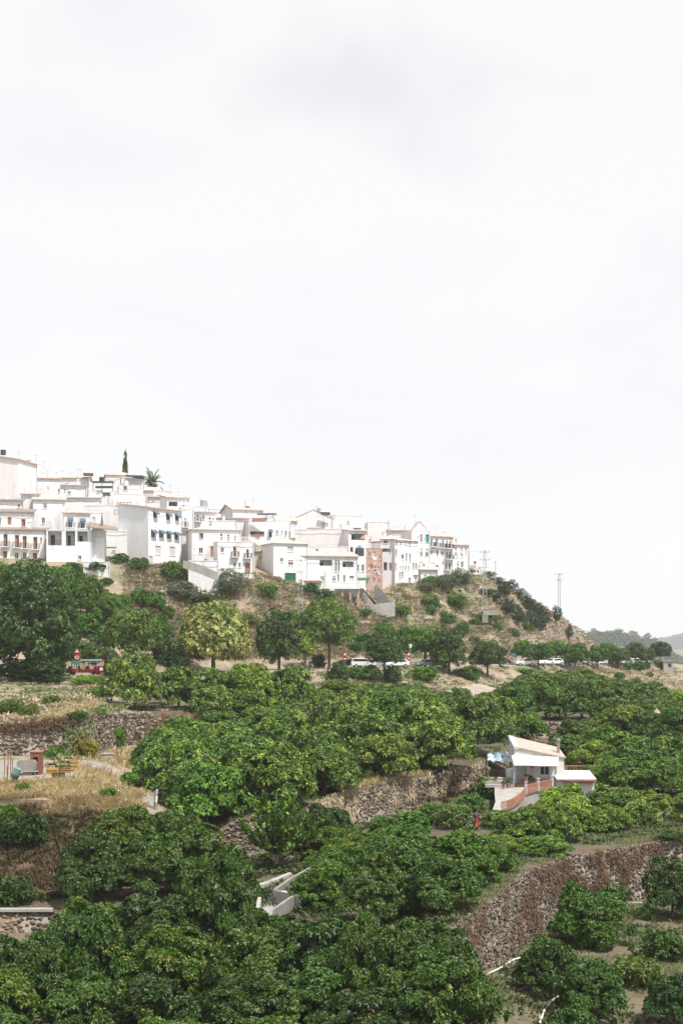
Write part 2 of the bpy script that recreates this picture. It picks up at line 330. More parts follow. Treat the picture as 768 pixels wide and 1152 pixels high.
def whorls(pts, nor, per, L, W, spread=.9, seed=0):
    r = np.random.default_rng(seed+5); n = len(pts); b = np.repeat(pts, per, 0); d = np.repeat(nor, per, 0)
    d = unit(d + r.normal(0,.3,(n,1,3)).repeat(per,1).reshape(-1,3)); off = unit(r.normal(size=(n*per,3))); tan = unit(off - d*(off*d).sum(1,keepdims=True))
    dirs = unit(tan*spread + d*r.uniform(.15,.6,(n*per,1))); b = b + tan*L*.12
    return leaves(b, dirs, L*r.uniform(.7,1.2,n*per), W*r.uniform(.8,1.2,n*per), upv=d*.8+np.array([0,0,.45]))
def limbs(root, lobes, trunk_h, r0, mat, name='trunk', lean=0):
    mb = MB(); t = Vector((lean*.3, 0, trunk_h)); mb.path([(0,0,-.6),(0.02,0,trunk_h*.5),t], [r0*1.25, r0, r0*.85], 8)
    for l in lobes:
        e = Vector(l[:3]); mid = t.lerp(e, .5)+Vector((0,0,-.12*(e-t).length))
        mb.path([t, mid, e], [r0*.6, r0*.38, r0*.12], 5)
    o = mb.build(name, mat, root); return o
def dome_lobes(r, n, rx, ry, h, base, lr):
    """n lobes filling a dome of radii rx, ry from height base to h"""
    out = [(0,0,base+(h-base)*.40, rx*.50, ry*.50, (h-base)*.38)]; n = int(n*2.1); lr *= .80
    for k in range(n):
        a = k*2.4+r.uniform(-.4,.4); el = ((k+.5)/n)**.9+r.uniform(-.06,.06); el = min(1,max(0,el)); rr = math.sqrt(max(0,1-el*el*.9))
        s = lr*r.uniform(.65,1.3)
        out.append((math.cos(a)*(rx-s*.6)*rr*r.uniform(.76,1.1), math.sin(a)*(ry-s*.6)*rr*r.uniform(.76,1.1), base+s*.7+(h-base-s*1.5)*el*r.uniform(.84,1.1), s*1.08, s*1.08, s*.8))
    return out
PROTO = {}; POOL = []
def proto(kind, i, lobes, trunk_h, r0, leaf, nw, per, L, W, bark='bark', lowcut=-.14, inner=.13, gap=.3, spread=.9, name='tree'):
    root = empty(name); seed = hash(kind) % 97 + i*13 if False else sum(map(ord, kind))+i*13
    p, n = sample_lobes(lobes, nw, lowcut, inner, gap, seed); v, f = whorls(p, n, per, L, W, spread, seed)
    npmesh('crown', v, f, leaf, root); limbs(root, lobes, trunk_h, r0, bark)
    PROTO.setdefault(kind, []).append(dict(root=root, used=False)); return root
rr = random.Random(5)
for i in range(5):   # near orchard trees, unit about 6 m wide and 5 m high
    proto('near', i, dome_lobes(rr, 11, 3.1, 3.1, 5.0, .15, 1.15), 1.3, .17, 'leaf_near', 3000, 8, .27, .11, name='orchard_tree', gap=.45)
for i in range(6):
    proto('orchard', i, dome_lobes(rr, 10, 3.2, 3.2, 4.8, .1, 1.2), 1.2, .16, 'leaf_orchard', 2500, 7, .29, .125, name='orchard_tree', gap=.42)
for i in range(4):   # street trees with round crowns
    proto('round', i, dome_lobes(rr, 10, 2.4, 2.4, 6.0, 2.0, 1.0), 2.2, .15, 'leaf_fine', 1100, 7, .30, .12, name='street_tree', gap=.35, lowcut=-.8)
for i in range(3):
    proto('olive', i, dome_lobes(rr, 8, 2.5, 2.2, 4.2, .3, 1.0), .8, .15, 'leaf_olive', 1000, 8, .26, .08, name='olive_tree', gap=.3, lowcut=-.7)
for i in range(4):
    proto('bush', i, dome_lobes(rr, 6, 1.5, 1.4, 2.0, .0, .6), .3, .06, 'leaf_fine', 420, 7, .28, .11, name='bush', gap=.3, lowcut=-.7)
for i in range(3):
    proto('pine', i, dome_lobes(rr, 9, 2.2, 2.2, 6.5, 1.2, .95), 2.2, .14, 'leaf_pine', 800, 8, .30, .08, name='pine_tree', gap=.45, lowcut=-.8)
for i in range(2):
    proto('dark', i, dome_lobes(rr, 11, 2.6, 2.6, 6.4, .8, 1.15), 1.8, .18, 'leaf_dark', 1300, 7, .34, .14, name='dark_tree', gap=.3, lowcut=-.8)
proto('flower', 0, dome_lobes(rr, 16, 7.2, 5.6, 9.6, 1.0, 2.1), 2.2, .35, 'leaf_flower', 4200, 7, .42, .2, name='flowering_tree', gap=.3, lowcut=-.6)
# the big dark tree on the left edge
bl = [(0,0,8,3.6,3.4,4.2)]
for k in range(24):
    a = k*2.4; el = (k+.5)/24; w = 5.6*math.sin(math.pi*min(1,(el*.8+.18)))**.6; s = rr.uniform(1.3,2.2)
    bl.append((math.cos(a)*(w-s*.5), math.sin(a)*(w-s*.5)*.9, 3.4+el*11.5, s*1.15, s*1.15, s))
proto('big', 0, bl, 4.5, .42, 'leaf_dark', 5200, 8, .42, .18, name='broadleaf_tree', gap=.4, lowcut=-.9, inner=.3)
# clipped dark column
proto('column', 0, [(0,0,1.0,1.35,1.3,1.2),(0,0,2.2,1.45,1.4,1.4),(.1,0,3.5,1.3,1.3,1.3),(-.1,0,4.4,.95,.95,.9)], .8, .12, 'leaf_dark', 1300, 7, .22, .1, name='clipped_tree', gap=0, lowcut=-.9)
proto('cypress', 0, [(0,0,.6+k*.8, max(.12,.85*math.sin(math.pi*(.25+.72*k/9))), max(.12,.85*math.sin(math.pi*(.25+.72*k/9))), .9) for k in range(10)], 1.5, .15, 'leaf_dark', 2200, 7, .34, .12, name='cypress_tree', gap=0, lowcut=-.9, spread=.5)
leafmat('leaf_lime', (.16,.24,.03), (.34,.42,.07), rough=.5, trans=.35)
proto('lime', 0, [(0,0,3.6,1.0,1.0,1.1),(.55,0,4.5,.8,.8,.8),(-.5,0,2.9,.8,.8,.7),(.4,.2,5.2,.5,.5,.5)], 2.6, .2, 'leaf_lime', 380, 7, .45, .2, 'pale_bark', name='small_tree', gap=.25, lowcut=-.9)
# upright leafy shoots (the fountain-like young tree by the cistern)
def shoot_tree():
    root = empty('young_tree'); B = []; D = []; mb = MB(); r = random.Random(3)
    mb.path([(0,0,-.5),(0,0,.9)], [.14,.11], 8)
    for k in range(36):
        a = k*2.4; s = r.uniform(.1,1.0); tip = Vector((math.cos(a)*2.5*s, math.sin(a)*2.3*s, 5.0-2.2*s+r.uniform(-.5,.4)))
        st = Vector((0,0,.8)); mid = st.lerp(tip,.5)+Vector((math.cos(a)*.35*s, math.sin(a)*.35*s, -.25)); mb.path([st,mid,tip],[.05,.03,.01],4)
        for q in range(80):
            t = .12+.88*q/80; p = st.lerp(mid,t*2) if t<.5 else mid.lerp(tip,t*2-1); ax = (tip-mid).normalized()
            sd = Vector((r.gauss(0,1),r.gauss(0,1),r.gauss(0,.5))); B.append(p); D.append(ax*1.0+sd.normalized()*.75)
    v, f = leaves(np.array(B), np.array(D), rng.uniform(.3,.48,len(B)), .16); npmesh('crown', v, f, 'leaf_orchard', root); mb.build('trunk','pale_bark',root)
    return root
PROTO['shoot'] = [dict(root=shoot_tree(), used=False)]
def palm():
    root = empty('palm_tree'); mb = MB(); mb.path([(0,0,-.5),(.2,0,5),(0,0,10)], [.28,.22,.2], 8); mb.build('trunk','pale_bark',root)
    B=[]; D=[]; L=[]; fb = MB()
    for k in range(26):
        a = k*2.4; el = R(75-k*4.6); prev = Vector((0,0,10)); d = Vector((math.cos(a)*math.cos(el), math.sin(a)*math.cos(el), math.sin(el)))
        for q in range(9):
            nx = prev + d*.32; fb.tube(prev, nx, .03, .02, 4, False); sd = Vector((-math.sin(a), math.cos(a), 0))
            for s in (-1,1):
                for h in (0,.5): B.append(prev.lerp(nx,h)); D.append(sd*s*1.0+d*.7); L.append(1.0-.07*q)
            prev = nx; d = (d+Vector((0,0,-.13))).normalized()
    v,f = leaves(np.array(B), np.array(D), np.array(L), .2); npmesh('crown', v, f, 'leaf_olive', root); fb.build('frond_rib','weed',root)
    return root
PROTO['palm'] = [dict(root=palm(), used=False)]
def papaya():
    root = empty('papaya_plant'); mb = MB(); mb.path([(0,0,-.3),(.05,0,1.2),(-.1,0,2.2)], [.09,.07,.05], 6); B=[];D=[]
    for k in range(11):
        a = k*2.4; s = Vector((-.05,0,2.1-.06*k)); e = s+Vector((math.cos(a)*1.0, math.sin(a)*1.0, .35-.07*k)); mb.tube(s,e,.02,.015,4)
        for q in range(13):
            b = a+(q-6)*.42; B.append(e); D.append(Vector((math.cos(b), math.sin(b), .1)))
    v,f = leaves(np.array(B), np.array(D), .7, .26); npmesh('crown', v, f, 'leaf_near', root); mb.build('trunk','weed',root); return root
PROTO['papaya'] = [dict(root=papaya(), used=False)]
def plant(kind, loc, w, h=None, label='', cat='tree', group=None, color=(1,1,1), name=None, base_w=None, rs=None):
    """one tree: w, h are scale factors on the proto of that kind"""
    ps = PROTO[kind]; r = rs or rr; p = r.choice(ps)
    for q in ps:
        if not q['used']: p = q; break
    if not p['used']: o = p['root']; p['used'] = True
    else: o = copy_tree(p['root'])
    h = h or w; o.location = loc; o.scale = (w*r.uniform(.95,1.05), w*r.uniform(.95,1.05), h); o.rotation_euler = (0,0,r.uniform(0,6.28))
    if name: o.name = name
    for k in ('label','category','group'):
        if k in o: del o[k]
    tag(o, label, cat, group)
    cc = tuple(c*r.uniform(.93,1.07) for c in color)
    for ch in o.children:
        if ch.name.startswith('crown'): ch.color = (*cc, 1)
    return o
DIM = dict(near=(6.2,5.0), orchard=(6.4,4.8), round=(4.8,6.0), olive=(5.0,4.2), bush=(3.0,2.0), pine=(4.4,6.5), dark=(5.2,6.4), flower=(14.4,9.6), big=(12,16.5),
           column=(2.9,5.3), cypress=(1.7,8.4), lime=(2.6,5.6), shoot=(5.2,4.9), palm=(5.6,12.0), papaya=(3.1,2.6))
def put(kind, px, wpx, top, Y, label, fix=False, **k):
    """place by picture column, crown width and top row at real distance Y; foot on the ground"""
    W, Hh = DIM[kind]
    if kind in ('bush','olive') and not fix:
        want = top+wpx*.62; best = min((abs(HY-(G(px,y).z-ZC)/y*F-want)*1.0+abs(y-Y)*.12, y) for y in [Y+d*1.5 for d in range(-26,14)]); Y = best[1]
    g = G(px, Y); topz = ZC-(top-HY)/F*Y
    w = wpx/F*Y/W; h = max(.35*w, (topz-g.z)/Hh)
    return plant(kind, g, w, h, label, **k)
ORD = ['first','second','third','fourth','fifth','sixth','seventh','eighth','ninth','tenth','eleventh','twelfth','thirteenth','fourteenth','fifteenth','sixteenth','seventeenth','eighteenth','nineteenth','twentieth']
ORD += ['twenty-'+o for o in ORD[:9]]+['thirtieth']+['thirty-'+o for o in ORD[:9]]
# ------------------------------------------------------------------ orchards in rows
rowr = random.Random(21)
def row(kind, px0, px1, Yf, dist, crown, label, group, hs=(.85,1.1), color=(1,1,1), skip=None, jit=.8, tints=None):
    """trees along a contour: Yf(px) gives the distance; 'dist' metres between trunks; labels count from the left"""
    px = px0; items = []
    while px < px1:
        Y = Yf(px); j = rowr.uniform(-jit, jit); y = Y+j; x = (px-CX)/F*Y
        if not (skip and skip(px, Y)): items.append((x, y))
        px += dist*rowr.uniform(.85,1.15)/Y*F
    W = DIM[kind][0]
    for i, (x, y) in enumerate(items):
        s = crown/W*rowr.uniform(.88,1.14); c = color
        if tints: c = rowr.choice(tints)
        plant(kind, (x, y, H(x, y)-.1), s, s*rowr.uniform(*hs), label % ORD[i], group=group, color=c, rs=rowr)
T1 = [(1,1,1),(1.2,1.12,1.1),(.78,.84,.85),(1.35,1.2,.95),(.95,1.05,.9),(1.05,.98,1.25)]
GO = 'green trees of the middle orchard terrace'
def between(a, b, t): return lambda px: Yrow(a, b, t, px)
# middle orchard: between the long terrace wall and the track of the road bank
def midY(t):
    def f(px):
        lo = lval(next(l for l in LN if l['name']=='w2_top'), px)[0]; hi = lval(next(l for l in LN if l['name']=='bank'), px)[0]
        return lo+(hi-lo)*t
    return f
names = ['front','second','third','fourth','fifth','sixth','seventh','eighth','ninth','tenth','back']
for k, t in enumerate((.035,.10,.165,.24,.32,.40,.48,.56,.65,.75)):
    a = (236,224,204,190,186,196,205,250,265,300)[k]+rowr.uniform(-6,6); b = (528,540,552,562,566,560,520,490,485,470)[k]
    if k in (7,): b = 585
    row('orchard', a, b, midY(t), 5.3, 7.2, 'green orchard tree, %s from left, '+names[k]+' row of the orchard above the terrace wall', GO, tints=T1, color=(1,1,1), hs=(.95,1.2) if k<5 else (.62,.8), skip=lambda px,Y: Y>188 and px>480)
row('orchard', 152, 345, lambda px: lval(next(l for l in LN if l['name']=='w3_top'), px)[0]+6, 5.2, 7.6, 'broad orchard tree, %s from left along the rim of the brown earth bank', 'orchard trees on the brown bank rim', tints=T1, hs=(1.0,1.25))
row('orchard', 576, 850, lambda px: lval(next(l for l in LN if l['name']=='w3_top'), px)[0]+5, 4.8, 6.8, 'dark orchard tree, %s from left in the hedge-like row right of the sheet roof', 'right orchard, hedge-like row', color=(.7,.78,.8), hs=(.95,1.1))
def upR(t):
    def f(px):
        lo = lval(next(l for l in LN if l['name']=='w3_top'), px)[0]+6; hi = lval(next(l for l in LN if l['name']=='bank'), px)[0]-3
        return lo+(hi-lo)*t
    return f
for k,(t,a,b) in enumerate(((.16,580,830),(.34,592,800),(.5,600,735),(.66,600,705),(.84,594,680))):
    row('orchard', a, b, upR(t), 4.9, 6.4, 'dull green orchard tree, %s from left, '+['lowest','second','third','fourth','fifth','highest'][k]+' row below the parked cars', 'right orchard below the parked cars', tints=[(.75,.85,.85),(.9,.95,.9),(.8,.85,.85)], hs=(.85,1.05) if k<3 else (.5,.62))
def farmR(t):
    def f(px):
        lo = lval(next(l for l in LN if l['name']=='w2_top'), px)[0]; hi = lval(next(l for l in LN if l['name']=='w3_bot'), px)[0]
        return lo+(hi-lo)*t
    return f
row('orchard', 588, 735, farmR(.88), 5.0, 6.4, 'orchard tree, %s from left at the foot of the wall behind the farmhouse', 'orchard behind the farmhouse', tints=T1, hs=(.7,.85), skip=lambda px,Y: px<655 and Y<190 or 590<px<660)
row('orchard', 652, 740, lambda px: 188, 5.2, 6.8, 'bright orchard tree, %s from left in the far row behind the low farm annex', 'orchard behind the farmhouse', tints=T1, hs=(.8,.95))
row('orchard', 640, 860, lambda px: 179-max(0,px-700)*.1, 5.2, 6.8, 'bright orchard tree, %s from left in the middle row behind the low farm annex', 'orchard behind the farmhouse', tints=T1, hs=(.8,1))
row('orchard', 668, 860, lambda px: 168, 5.2, 6.8, 'leafy orchard tree, %s from left in the row beside the low farm annex', 'orchard beside the farm annex', tints=T1, hs=(.8,.95))
row('orchard', 690, 860, lambda px: 157, 5.2, 6.8, 'leafy orchard tree, %s from left in the row in front of the annex corner', 'orchard beside the farm annex', tints=[(.85,.95,.85),(.95,1,.9)], hs=(.8,.95))
# farmhouse terrace, front rows
YG=[(1.25,1.2,.9),(1,1.05,.9),(1.6,1.45,.9)]
row('orchard', 634, 860, lambda px: 137, 3.9, 4.9, 'rounded orchard tree, %s from left in the row below the annex window', 'row in front of the farmhouse', tints=YG, hs=(.8,.95), jit=.4)
row('orchard', 632, 716, lambda px: 128, 3.9, 5.0, 'low orchard tree, %s from left, on the rim of the high stone wall at right', 'row above the high stone wall', tints=YG, hs=(.75,.9), jit=.4)
row('orchard', 582, 632, lambda px: 122, 3.4, 4.2, 'low orchard tree, %s from left in the row just below the farm patio', 'row in front of the farmhouse', tints=YG, hs=(.75,.88), jit=.4)
row('orchard', 560, 612, lambda px: 114.5, 3.4, 4.3, 'low orchard tree, %s from left, in the row between farm patio and high stone wall', 'row above the high stone wall', tints=YG, hs=(.5,.6))
row('near', 384, 492, lambda px: 115.5, 4.2, 5.6, 'orchard tree, %s from left in the third row above the high stone wall', 'orchard left of the high stone wall', tints=YG, hs=(.58,.7))
row('near', 384, 575, lambda px: 108, 4.4, 5.8, 'orchard tree, %s from left in the second row above the high stone wall', 'orchard left of the high stone wall', tints=[(1.4,1.35,1),(1.6,1.5,1),(1.1,1.1,1)], hs=(.68,.82), skip=lambda px,Y: 498<px<566)
row('near', 374, 538, lambda px: 99.5, 4.4, 5.8, 'orchard tree, %s from left in the front row above the high stone wall', 'orchard left of the high stone wall', tints=[(1.3,1.3,1),(1,1,1)], hs=(.7,.85))
row('near', 362, 500, lambda px: 91.0, 3.7, 5.6, 'orchard tree, %s from left at the rim right of the cement cistern', 'orchard left of the high stone wall', tints=[(1.3,1.3,1),(1,1,1)], hs=(.75,.95))
for a_ in ((368,56,903,120,'dark round tree under the left end of the long terrace wall'),(342,46,914,122,'dark low tree right behind the fountain-shaped tree')): put('near',*a_,color=(.8,.85,.8),name='orchard_tree')
put('near',246,92,948,99.5,'dark orchard tree just left of the cement cistern, behind its kerb',color=(.85,.9,.85)); put('near',330,88,1030,90.5,'dark orchard tree whose top touches the front wall of the cistern',color=(1,1,.95)); put('near',286,84,1024,91,'dark orchard tree at the left front corner of the cistern',color=(.9,.95,.9))
for a_ in ((410,84,1032,84,'dark orchard tree below the terrace rim, right of the cistern tree'),(456,86,1038,83,'dark orchard tree touching the left end of the high stone wall, left one of two')): put('near',*a_,color=(1,1,.95),name='orchard_tree')
for a_ in ((48,84,1052,88.5,'dark orchard tree under the small concrete-topped wall, nearer the middle'),(2,80,1060,87,'dark orchard tree cut by the left edge below the concrete-topped wall'),(88,86,1020,90,'dark orchard tree right of the end of the concrete-topped wall')): put('near',*a_,color=(.8,.85,.8),name='orchard_tree')
for a_ in ((562,40,912,129,'low leafy tree under the left end of the curved balustrade'),(603,52,902,123,'leafy tree at the lower right corner of the farm patio wall'),(628,50,905,121,'leafy tree below the annex stone skirting')): put('orchard',*a_,color=(1,1,.9),name='orchard_tree')
for a_ in ((520,58,941,108,'low tree just below the person in red trousers'),(552,54,944,105,'low tree to the lower right of the person in red trousers')): put('near',*a_,color=(1.2,1.15,.95),name='orchard_tree')
# lower left slope and the foreground
NG = 'dark orchard trees of the foreground slope'
TD = [(.8,.85,.85),(1,1,1),(.6,.68,.7),(1.2,1.12,.9),(1.4,1.25,.9)]
row('near', 138, 205, lambda px: 113, 4.6, 6.0, 'dark orchard tree, %s from left, below the dry grass and junk platform', NG, tints=TD, hs=(.95,1.1), color=(1,1,1))
row('near', 105, 228, lambda px: 106.5, 4.8, 6.0, 'dark orchard tree, %s from left, in the row left of the cement cistern', NG, tints=TD, hs=(.9,1.1))
row('near', 102, 256, lambda px: 98, 4.9, 6.0, 'dark orchard tree, %s from left, second row above the foreground', NG, tints=TD, hs=(.9,1.1))
row('near', 96, 282, lambda px: 91, 4.9, 5.8, 'dark orchard tree, %s from left, lowest row left of the cement cistern', NG, tints=TD, hs=(.95,1.1), skip=lambda px,Y: px<70 and px>-20)
row('near', 285, 395, lambda px: 88, 4.6, 6.2, 'dark orchard tree, %s from left directly below the cement cistern', NG, tints=TD, hs=(.98,1.12))
row('near', -12, 92, lambda px: 90, 4.6, 5.2, 'dark orchard tree, %s from left below the small concrete-topped stone wall', NG, tints=TD, hs=(1.05,1.2))
row('near', -15, 545, lambda px: 83.5, 4.9, 5.8, 'dark foreground orchard tree, %s from left, in the third row from the bottom edge', NG, tints=TD, hs=(.8,1.0), skip=lambda px,Y: px>512)
row('near', -10, 505, lambda px: 77, 4.9, 5.7, 'dark foreground orchard tree, %s from left, in the second row from the bottom edge', NG, tints=TD, hs=(.8,1.0))
row('near', -20, 720, lambda px: 70.5, 5.0, 5.7, 'dark foreground orchard tree, %s from left, along the bottom edge', NG, tints=TD, hs=(.8,1.0), skip=lambda px,Y: px>680)
# lower right terrace: single trees
for a in (('near',668,82,1000,103,'low spreading orchard tree standing alone at the foot of the high stone wall',(1.1,1.1,1)),
          ('near',620,70,1056,89,'dark bushy orchard tree where the white hose crosses the terrace',(.8,.85,.85)),
          ('near',666,78,1084,85,'dark bushy orchard tree right of the hose, near the bottom edge',(.85,.9,.85)),
          ('near',756,62,964,112,'dark orchard tree cut by the right edge, above the lower terrace path',(.75,.85,.8)),
          ('bush',726,26,1019,104,'small vase-shaped seedling tree alone on bare ground at lower right',(1.1,1.3,.8)),
          ('near',758,66,1098,84,'dark tree in the bottom right corner of the picture',(.55,.65,.6)),
          ('bush',742,60,1045,95,'dark leaning shrub by the rocks at the right edge',(.6,.75,.55)),
          ('bush',640,50,990,113,'thin shrub at the foot of the high wall behind the low spreading tree',(.8,.95,.7)),
          ('bush',690,40,995,118,'thin scrubby shrub between wall foot and kerb on the lower right terrace',(.9,1,.8)),
          ('bush',668,42,1040,97,'pale weedy bush under the low spreading tree',(1.2,1.4,.8)),
          ('near',498,84,1044,80.5,'leafy dark tree below the left end of the high stone wall',(.95,1,.95)),
          ('near',640,90,1132,76,'dark crown rising from the bottom edge right of the hose',(.8,.9,.8))):
    put(a[0], a[1], a[2], a[3], a[4], a[5], cat='tree' if a[0]!='bush' else 'bush', color=a[6], name='orchard_tree' if a[0]=='near' else None)
put('shoot', 311, 108, 888, 115, 'fountain-shaped young tree with upright leafy shoots beside the curved track', color=(.95,1.1,.75))
put('bush', 712, 55, 1075, 88, 'yellowish dry feathery bush in front of the bottom right corner tree', cat='bush', color=(1.0,.95,.65))
# shrubs around the farmhouse and at terrace walls
for px_,w_,t_,Y_,l_,c_ in ((12,30,786,172,'low green shrub on the dry slope at the left edge',(.9,1,.6)),(34,24,792,165,'brownish green shrub on the dry slope above the stone wall, left part',(1.2,1,.6)),(58,22,782,178,'dull green shrub on the dry slope above the stone wall, middle part',(1,1,.7)),
      (88,26,800,158,'dark green shrub overhanging the stone wall behind the platform',(.6,.75,.4)),(132,22,815,160,'green shrub between the tumbled rocks and the dry grass',(.9,1.1,.6)),(148,26,868,138,'green tuft bush in the dry grass beside the cement channel',(1.2,1.3,.7)),(122,24,886,126,'low green bush in the middle of the dry grass',(1.2,1.2,.7)),
      (98,30,830,149,'rusty brown bush at the foot of the wall behind the platform',(2.2,1.2,.6)),(26,20,880,122,'weedy bush at the front edge of the junk platform',(.9,1,.6))):
    put('bush', px_, w_, t_, Y_, l_, cat='bush', color=c_)
for a in ((541,40,872,150,'tall dark green shrub left of the farmhouse patio',(.9,1.25,.7)),(528,34,893,143,'dark green shrub at the end of the long terrace wall',(.8,1.1,.7)),
          (512,44,904,139,'grey-green flowering bush under the end of the terrace wall',(1.3,1.3,1.5)),(486,40,903,136,'leafy bush in front of the long terrace wall, right one',(.9,1.1,.8)),
          (462,44,912,131,'leafy bush in front of the long terrace wall, middle one',(1,1.2,.9)),(432,40,918,128,'leafy bush in front of the long terrace wall, left one',(.8,1,.8)),
          (722,44,900,140,'pale feathery bush right of the yellow-green tree below the annex',(1.8,1.6,1.5)),
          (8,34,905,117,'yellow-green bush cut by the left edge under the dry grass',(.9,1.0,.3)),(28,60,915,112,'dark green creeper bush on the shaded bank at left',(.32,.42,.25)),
          (15,48,985,107,'low green bush above the small stone wall at the left edge',(.35,.5,.3)),
          (64,24,838,140,'bushy weed behind the brick-red pillar on the platform',(.9,1.1,.6)),(97,12,842,140,'small silver-green bush behind the junk platform',(1.6,2,1.8)),
          (110,22,772,190,'small light green shrub on the slope above the stone wall',(1.3,1.5,.8)),
          (112,16,796,160,'small green weed at the path on the slope',(1.3,1.5,.8)),
          (238,50,772,182,'spiky grey-green bush between the orchard rows',(1.5,1.5,1.4))):
    put('bush', a[0], a[1], a[2], a[3], a[4], cat='bush', color=a[5])
put('papaya', 68, 28, 844, 130, 'papaya plant with big lobed leaves among yellow boards', cat='plant', color=(1.2,1.3,.9))
# ------------------------------------------------------------------ trees along the road
for px_,w_,t_,c_,l_ in ((6,50,631,(1.1,1.1,.6),'yellowish tree at the left edge, level with the lowest house windows'),(30,44,637,(.9,.95,.6),'green tree top touching the house with brown doors'),(68,42,635,(1.0,1.1,.6),'bright green tree below the open loggias'),(98,40,646,(.85,1,.6),'green tree below the low outbuilding with slit window'),(122,36,668,(1.1,1.2,.8),'pale green tree on the slope below the blank white wall')):
    put('round', px_, w_, t_, 243 if px_>60 else 246, l_, color=c_)
put('big', 32, 104, 630, 207, 'huge dark broadleaf tree with sunlit top in front of the tourist train')
put('big', 70, 36, 655, 217, 'narrow dark tree touching the huge one, left of the road sign', name='broadleaf_tree')
put('dark', 50, 50, 738, 205, 'low dark shrubby tree hiding the middle of the tourist train', color=(.6,.7,.7))
put('dark', 22, 48, 742, 206, 'dark understorey tree at the foot of the huge tree', color=(.6,.7,.6))
put('round', 150, 66, 683, 226, 'broad round tree with pale green crown right of the tourist train', color=(1.05,1.1,.8))
put('column', 126, 18, 731, 215, 'clipped column-shaped dark shrub hiding the train engine', cat='tree', color=(.7,.85,.6))
put('flower', 240, 98, 672, 232, 'large tree covered in cream-yellow blossom beside the road')
put('dark', 314, 48, 684, 240, 'dark green round tree right of the blossoming tree', color=(.95,.95,1))
put('dark', 192, 40, 718, 228, 'dark tree between the pale round tree and the blossoming tree', color=(.7,.8,.7))
put('lime', 343, 19, 711, 243, 'small lime-yellow tree with thick pale trunk')
put('round', 370, 58, 672, 246, 'tall feathery light green tree beside the road sign', color=(1.15,1.2,.9))
put('round', 432, 44, 707, 244, 'dark round-crowned tree on thin trunk before the parked white cars', color=(.7,.78,.75))
put('round', 478, 50, 703, 266, 'light green tree behind the street lamp', color=(1,1.1,.8))
put('dark', 505, 40, 703, 262, 'dark dense tree standing on the verge right of the parked cars', color=(1.1,1.1,1.1))
put('round', 548, 38, 720, 270, 'dark round-crowned tree on thin trunk before the dark parked cars', color=(.65,.75,.7))
for i,(px,w,t,Y,lb) in enumerate(((587,22,719,300,'bright green round street tree at the foot of the cliff'),(605,30,722,296,'dark round street tree beside the white car'),(625,26,720,315,'bright green street tree behind the dark one'),
      (646,30,722,312,'pale grey-green round street tree above the row of cars'),(672,25,725,330,'compact round green street tree above the row of cars'),(695,26,727,345,'olive-coloured round street tree above the row of cars'),
      (714,24,722,360,'loose dark-green street tree near the end of the row'),(727,20,728,365,'small dull street tree near the end of the row'),(742,26,721,385,'dark tall tree at the end of the parking row'))):
    put('round', px, w, t, Y, lb, color=[(.9,1.2,.6),(.6,.75,.55),(.9,1.2,.6),(.9,.95,.85),(.65,.95,.6),(.8,.8,.75),(.7,.78,.75),(.75,.78,.7),(.5,.62,.6)][i], group='street trees along the parking row')
put('round', 683, 20, 722, 352, 'bright green tree behind the compact round one', color=(.9,1.2,.6), group='street trees along the parking row')
for i,(px,w,t,Y,lb,c) in enumerate(((693,12,742,330,'dark round bush, left one below the end of the parking row',(.6,.85,.6)),(705,11,745,330,'dark round bush, right one below the end of the parking row',(.6,.85,.6)),
      (742,16,742,372,'dark bush below the end of the parking row',(.6,.8,.7)),(725,14,744,350,'flat dark hedge bush on the bank rim',(.6,.8,.6)),(717,18,744,350,'wide dark hedge bush on the bank rim',(.6,.8,.6)),
      (696,12,756,322,'green shrub on the dry slope at right, upper one',(.9,1.1,.6)),(715,14,762,318,'green shrub on the dry slope at right, middle one',(.8,1.1,.6)),(730,9,756,335,'tiny shrub on the dry slope at right',(.9,1.1,.7)),(757,26,775,300,'yellow-flowering bush by the right edge',(2.2,2.2,.7)),
      (700,12,765,312,'tiny bushy shrub at the foot of the dry slope',(.9,1.1,.7)),(380,26,743,236,'dark conical bush on the verge below the road sign',(.5,.65,.55)),
      (412,34,749,243,'low hedge in front of the parked white cars, left part',(.7,1,.5)),(398,26,750,242,'leafy hedge bush under the open hatchback',(.8,1.1,.5)),(441,22,748,244,'low hedge in front of the parked white cars, right part',(.55,.75,.5)),(476,38,749,250,'bright grassy bush on the verge by the street lamp',(1.3,1.5,.7)),
      (530,24,748,262,'grey-green bush on the verge between two dark trees',(.9,1,.9)),(516,18,752,262,'small grey bush on the verge right of the dense dark tree',(1,1,1)),(592,26,752,288,'reed-like green bush before the white car',(1.3,1.5,.8)),(610,22,755,285,'small green bush beside the reed-like one',(1,1.2,.7)),
      (94,22,760,206,'yellow-green clipped hedge below the road sign, left part',(1.7,1.8,.5)),(104,18,760,207,'yellow-green clipped hedge below the road sign, middle part',(1.5,1.7,.5)),(114,14,760,208,'green clipped hedge next to the column-shaped shrub',(1,1.3,.5)),
      (358,18,736,250,'small round bush beside the tall feathery tree',(.6,.9,.5)))):
    put('bush', px, w, t, Y, lb, cat='bush', color=c, fix=px<690)
